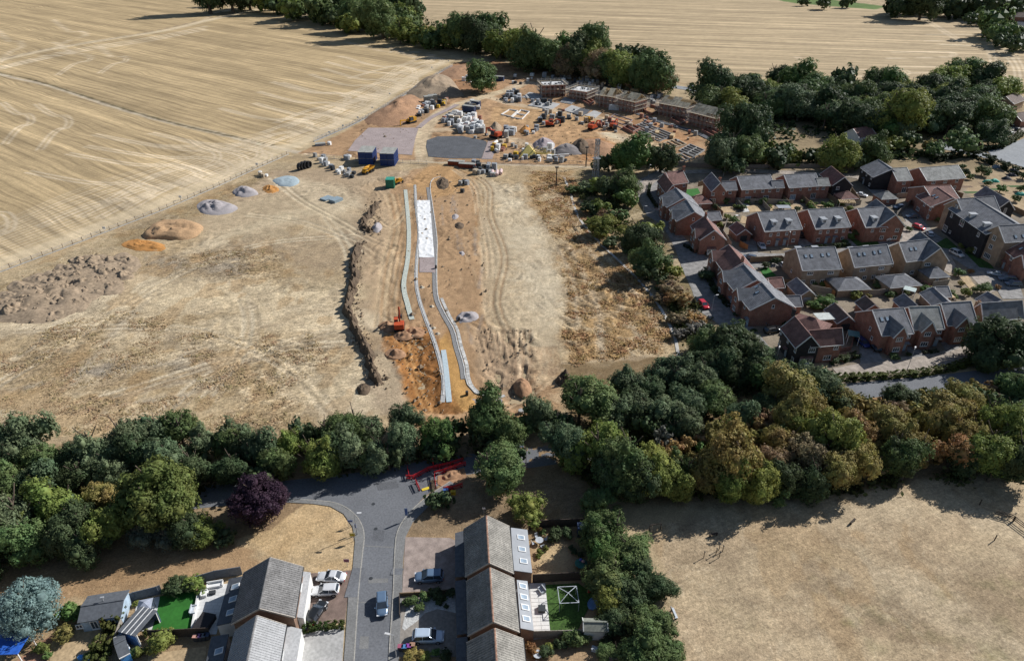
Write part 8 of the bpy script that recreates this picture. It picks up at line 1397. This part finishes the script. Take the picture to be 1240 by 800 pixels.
def block(name, cx, cy, d, rz, m, label, cat, z=0, top=None):
    p = P(cx,cy); rt = empty(name, (p.x,p.y,z), R(rz), label, cat); MB().box((0,0,d[2]/2),(d[0]*.96,d[1]*.96,d[2])).build('body', m, rt); MB().box((0,0,d[2]+.03),(d[0],d[1],.07)).build('lid' if cat == 'hot tub' else 'top', top or m, rt); return rt
# first left garden: lawn, patio, furniture
sheet('lawn', [(194,722),(212,716),(240,716),(241,718),(231,766),(184,763),(190,742)], M_TURF, z=.08); sheet('patio', [(242,712),(278,706),(262,768),(232,768)], M_PATIO, z=.085); sheet('patio', [(166,728),(193,722),(194,732),(184,762),(172,764),(160,760)], M_PATIO, z=.07); sheet('lawn', [(62,778),(80,762),(96,758),(126,760),(122,780),(108,812),(60,812)], M_DRYL, z=.05); sheet('lawn', [(180,792),(250,782),(248,815),(176,815)], M_DRYL, z=.05)
sheet('flower_bed', [(20,800),(52,775),(70,765),(80,770),(60,790),(50,812)], mat('bare_red_soil', (.36,.20,.13), .95, .2, 3), z=.045)
b = MB(); p0 = P(242,713); p1 = P(232,768); MB().bar((0,0,.25),(p1.x-p0.x,p1.y-p0.y,.25),.3,.5).build('low_wall', M_RENDER, None, p0); tag(bpy.data.objects['low_wall'], 'low white wall between the bright lawn and the patio', 'wall')
block('hot_tub', 248.5,757,(2.2,2.9,.95),-12,mat('black_cover', (.03,.028,.03), .6),'black covered hot tub on the white patio','hot tub')
def sofa(cx, cy, w, rz, m, label):
    p = P(cx,cy); rt = empty('garden_sofa', (p.x,p.y,.08), R(rz), label, 'sofa'); MB().box((0,0,.2),(w,.8,.4)).build('seat', m, rt); MB().box((0,.36,.5),(w,.14,.6)).build('backrest', m, rt)
    for s in (-1,1): MB().box((s*(w/2-.07),-.02,.3),(.14,.78,.55)).build('armrest', m, rt)
sofa(261,709.5,2.4,12,M_WHITE,'white sofa at the top of the white patio'); sofa(248,720,1.2,100,M_WHITE,'white armchair beside the patio step'); block('coffee_table',257.5,718.5,(1.0,.6,.35),12,M_DARKM,'dark low table beside the white sofa','table',.08); sofa(235,740,1.5,100,M_FURN,'white lounger on the edge of the bright lawn'); sofa(632,717,1.6,0,M_FURN,'pale sofa at the top of the white decked patio'); sofa(656,716,1.2,-60,M_FURN,'grey armchair at the top of the white decked patio')
# pergola and gazebo
p = P(167,752,2.3); rt = empty('pergola', (p.x,p.y,0), R(-17), 'grey roofed garden bar with three white strips', 'pergola')
for i in range(4): MB().box((-1.2+i*.8,0,2.35+i*.05),(.72,4.4,.1)).build('roof_panel', M_FELT, rt)
for i in range(3): MB().box((-.8+i*.8,0,2.47+i*.05),(.10,4.45,.06)).build('roof_strip', M_WHITE, rt)
MB().box((0,-2.1,1.15),(3.1,.1,2.3)).box((0,2.1,1.15),(3.1,.1,2.3)).box((-1.5,0,1.15),(.1,4.1,2.3)).build('wall', mat('blue_boards', (.10,.15,.24), .7), rt)
for sy in (-1.9,1.9): MB().bar((1.5,sy,0),(1.5,sy,2.5),.10).build('post', M_WHITE, rt)
p = P(175,731,2.2); rt = empty('gazebo', (p.x,p.y,0), R(15), 'small grey pointed gazebo in the corner by the grey fence', 'gazebo'); MB().add([(-1,-1,2.1),(1,-1,2.1),(1,1,2.1),(-1,1,2.1),(0,0,2.7)],[(0,1,4),(1,2,4),(2,3,4),(3,0,4)]).build('canopy_roof', mat('grey_canvas', (.30,.33,.40), .8), rt)
for sx in (-1,1):
    for sy in (-1,1): MB().bar((sx*.9,sy*.9,0),(sx*.9,sy*.9,2.1),.06).build('post', M_DARKM, rt)
# summerhouse, playhouse, blue roof
rt = house('summerhouse','pale blue summerhouse with wide charcoal roof','summerhouse',(98,733.5),(150,725.5),None,zr=3.1,ze=2.4,hw=2.35,roof=M_FELT,wall=mat('pale_blue_boards', (.36,.46,.56), .7),trim=False,wins=[('F',-3,1.4,.9,.8,2),('F',-1.0,1.2,1.0,1.7,2),('F',1.4,1.4,.9,.8,2)],doors=[],ov=.2,gutter=False); add_door(rt, Vector((.2,-rt['hw']+.2,1.05)), 0, .9, 1.9, M_WOODO); MB().bar((0,.4,3.05),(0,.4,3.8),.1).box((0,.4,3.8),(.5,.3,.15)).build('roof_vent', M_GALV, rt)
house('playhouse','small bright blue playhouse with a grey roof','playhouse',(138,780),(152,773),None,zr=2.8,ze=2.0,hw=1.9,roof=M_FELT,wall=mat('bright_blue_boards', (.08,.32,.75), .6),trim=False,wins=[('R',0,1.3,.6,.6,1)],ov=.12); o = MB().box((0,0,.3),(1.6,.5,.6)).build('blue_box', mat('blue_box', (.08,.32,.75), .5)); o.location = P(103,797); tag(o, 'blue box at the bottom edge below the hedge', 'box')
flatroof(3,780,6,3.2,2.5,2,mat('royal_blue_sheet', (.03,.12,.50), .4),'royal blue sheet roof at the bottom left corner')
house('shed','garden shed with a ribbed olive grey roof beside the lawn','shed',(706,752),(736,752.5),(709,764),zr=2.9,ze=2.2,roof=mat('olive_ribbed_roof', (.24,.25,.21), .8, .15, 2, .4),wall=M_RENDER,trim=True,ov=.15,gutter=False)
house('shed','small pointed shed at the bottom edge under the trees','shed',(738,797),(752,797),None,zr=2.8,ze=1.9,hw=1.6,roof=R_BROWN,wall=M_WOOD,trim=False,ov=.15,gutter=False)
# right rear gardens
sheet('lawn', [(661,708),(700,706),(720,720),(700,762),(690,772),(664,771),(658,730)], M_GRASS, z=.08); sheet('patio', [(640,706),(660,706),(667,772),(646,774)], mat('white_deck', (.70,.69,.67), .7, .05, 2), z=.09)
deck = empty('deck_boards', P(653,740), 0, 'white deck boards of the second rear patio', 'decking')
a0, b0 = P(641,707), P(660,707); a1, b1 = P(646.5,773), P(667,772)
for j in range(14):
    t0, t1 = j/14+.004, (j+1)/14-.004
    for k in range(2):
        s0, s1 = k/2+.01, (k+1)/2-.01; f = lambda s, t: (a0*(1-s)+b0*s)*(1-t)+(a1*(1-s)+b1*s)*t-deck.location; q = [f(s0,t1),f(s1,t1),f(s1,t0),f(s0,t0)]; MB().add([(v.x,v.y,.10) for v in q]+[(v.x,v.y,.13) for v in q],[(4,5,6,7),(0,1,5,4),(1,2,6,5),(2,3,7,6),(3,0,4,7)]).build('board', M_RENDER, deck)
p = P(656,738); o = block('fire_table',656,738.5,(1.1,1.1,.4),0,M_DARKM,'dark square table on the white decking','table',.12)
p = P(688,719,2.2); rt = empty('gazebo', (p.x,p.y,0), R(3), 'bare white gazebo frame with crossed bars on the lawn', 'gazebo'); w = 1.45
for sx in (-1,1):
    for sy in (-1,1): MB().bar((sx*w,sy*w,0),(sx*w,sy*w,2.1),.06).build('post', M_FURN, rt)
for a, b in (((-w,-w),(w,-w)),((w,-w),(w,w)),((w,w),(-w,w)),((-w,w),(-w,-w))): MB().bar((*a,2.1),(*b,2.1),.08).build('beam', M_FURN, rt)
MB().bar((-w,-w,2.1),(0,0,2.5),.07).bar((0,0,2.5),(w,w,2.1),.07).build('cross_bar', M_FURN, rt); MB().bar((w,-w,2.1),(0,0,2.5),.07).bar((0,0,2.5),(-w,w,2.1),.07).build('cross_bar', M_FURN, rt)
p = P(719.5,731); rt = empty('paddling_pool', (p.x,p.y,.02), R(50), 'pale blue oval paddling pool beside the shed', 'pool'); b = MB(); n = 20; b.add([((1.35+.12*math.cos(2*math.pi*i/n))*math.cos(2*math.pi*i/n)*r, .85*math.sin(2*math.pi*i/n)*r, z) for r, z in ((1,0),(1.05,.35),(.88,.35)) for i in range(n)],[(j*n+i,j*n+(i+1)%n,(j+1)*n+(i+1)%n,(j+1)*n+i) for j in (0,1) for i in range(n)]); b.build('pool_rim', mat('pool_blue', (.18,.32,.62), .4), rt); MB().add([(1.25*math.cos(2*math.pi*i/n), .76*math.sin(2*math.pi*i/n), .22) for i in range(n)],[tuple(range(n))]).build('water', mat('pool_water', (.22,.38,.66), .08), rt)
p = P(703.5,685); rt = empty('trampoline', (p.x,p.y,0), 0, 'round green rimmed trampoline in the first rear garden', 'trampoline'); MB().lathe([(.95,.6),(1.02,.66),(.80,.68)],(0,0,0),18).build('pad', mat('green_pad', (.04,.16,.13), .6), rt); MB().lathe([(.80,.64),(.79,.645)],(0,0,0),18).build('mat', mat('dark_blue_mat', (.03,.06,.12), .7), rt)
for i in range(6): a = i*1.047; MB().bar((.9*math.cos(a),.9*math.sin(a),0),(.9*math.cos(a),.9*math.sin(a),.62),.05).build('leg', M_GALV, rt)
for i, (x, y, c) in enumerate(((703,682,(.10,.14,.45)),(706,684,(.55,.35,.32)),(716,714,(.05,.1,.5)),(720,711,(.6,.12,.05)),(713,717,(.5,.03,.03)),(723,716,(.1,.12,.2)))): p = P(x,y); z = .68 if i < 2 else .05; o = MB().lathe([(.05,0),(.22,.12),(.24,.25),(.1,.42)],(0,0,0),10).build('toy', mat('toy%d' % i, c, .5)); o.location = (p.x,p.y,z); o.scale = (1.2,1.2,1.2); tag(o, ['dark blue cushion on the trampoline','pinkish cushion on the trampoline','blue toy behind the paddling pool','orange toy behind the paddling pool','red toy left of the paddling pool','dark toy right of the paddling pool'][i], 'toy')
for i, (x, y) in enumerate(((691,663),(696,667),(702,671))): row('in the shade of the first rear garden', [(x,y,9,'D',1.0)], noun='bush')
block('garden_store', 705,646,(1.8,1.5,1.9),0,M_NAVY,'dark blue store in the corner by the garden trees','store'); block('bench', 724,788,(1.9,.7,.45),-18,M_FURN,'pale bench on the bare ground under the trees','bench')
p = P(816,744); rt = empty('park_bench', (p.x,p.y,0), R(100), 'grey bench at the park edge beside the trees', 'bench'); MB().box((0,0,.45),(1.8,.5,.06)).build('seat', M_FURN, rt); MB().box((0,.25,.75),(1.8,.06,.45)).build('backrest', M_FURN, rt)
for s in (-1,1): MB().box((s*.75,0,.21),(.08,.45,.42)).build('leg', M_DARKM, rt)
row('in the bottom gardens', [(208,713,20,'G'),(219,710,28,'D'),(232,709,24,'O'),(86,738,30,'L',.9),(76,765,24,'Y'),(50,783,18,'Q'),(56,794,14,'L'),(196,772,30,'O'),(178,765,12,'Q'),(164,731,9,'O'),(184,746,7,'O'),(166,790,18,'Q'),(106,793,12,'G'),(492,729,14,'G'),(500,725,15,'G'),(508,733,14,'G'),(516,722,14,'G'),(522,716,7,'O'),(536,724,10,'G'),(531,728,8,'G'),(540,734,8,'D'),(530,718,20,'D'),(545,718,14,'D'),(501,793,22,'Y',.7),(515,792,16,'O',.7),(527,789,12,'L'),(541,793,18,'D'),(652,640,9,'R'),(658,644,10,'G'),(674,646,20,'D'),(686,645,16,'D'),(645,784,16,'R',1),(662,790,16,'D'),(655,668,9,'O'),(661,663,8,'O'),(652,673,7,'O'),(746,726,20,'O'),(736,780,18,'D'),(697,773,30,'G',.9),(676,778,16,'D'),(664,782,12,'O')], noun='shrub')
# park: exercise posts, low rails
M_PKW = mat('dark_park_timber', (.06,.045,.035), .9)
for i, (x, y) in enumerate(((852,675),(870.5,665.5),(874.8,667.5),(866.8,671),(870.8,674.8))):
    p = P(x,y); rt = empty('timber_post', (p.x,p.y,0), 0, ['lone timber post left of the cluster in the park','back left timber post of the park cluster','back right timber post of the park cluster','front left timber post of the park cluster','front right timber post of the park cluster'][i], 'post'); MB().lathe([(.06,0),(.055,1.5),(.04,1.55)],(0,0,0),8).build('shaft', M_PKW, rt); MB().box((0,0,1.42),(.22,.22,.05)).build('collar', M_DARKM, rt)
def lowbench(x, y, rz, label, w=1.6):
    p = P(x,y); rt = empty('park_bench', (p.x,p.y,0), R(rz), label, 'bench'); MB().box((0,0,.48),(w,.35,.08)).build('seat', M_PKW, rt)
    for s in (-1,1): MB().box((s*w*.4,0,.22),(.12,.3,.44)).build('leg', M_PKW, rt)
lowbench(863.5,648.5,15,'low dark bench near the tree shadow in the park'); lowbench(1032,632.5,40,'small dark bench on the open park grass'); p = P(1204,654); o = MB().bar((0,0,0),(0,0,1.3),.12).build('post', M_PKW); o.location = p; tag(o, 'thin dark post at the right of the park', 'post'); p = P(1186,611); o = MB().bar((0,0,0),(0,0,1.3),.12).build('post', M_PKW); o.location = p; tag(o, 'thin dark post near the tree belt at the right', 'post')
p = P(793,642); rt = empty('goal_frame', (p.x,p.y,0), .2, 'dark metal frame in the shade at the park edge', 'frame'); MB().bar((-1,0,0),(-1,0,1.5),.1).bar((1,0,0),(1,0,1.5),.1).build('post', M_PKW, rt); MB().bar((-1,0,1.5),(1,0,1.5),.1).build('beam', M_PKW, rt)
post_fence([(1204,623),(1223.5,628.5),(1240,641),(1260,655)], 'rail_fence', 'dark timber rail fence at the right edge of the park', 1.2, 2.9, M_PKW, ((.4,.10),(.75,.10),(1.1,.10)), M_PKW, pw=.2)
p = P(922,606); block('litter_bin', 922,605,(.9,.9,1.0),0,M_NAVY,'dark bin in the tree shadow at the top of the park','bin')
finish_trees()
for (w, where), L_ in LOADS.items():
    L_.sort(key=lambda v: v[0])
    for i, (x, o) in enumerate(L_):
        o['label'] = f'{w} load {where}, ' + (f'{ordn(i)} from left' if len(L_) > 1 else 'the only one')
        if len(L_) == 1: del o['group']
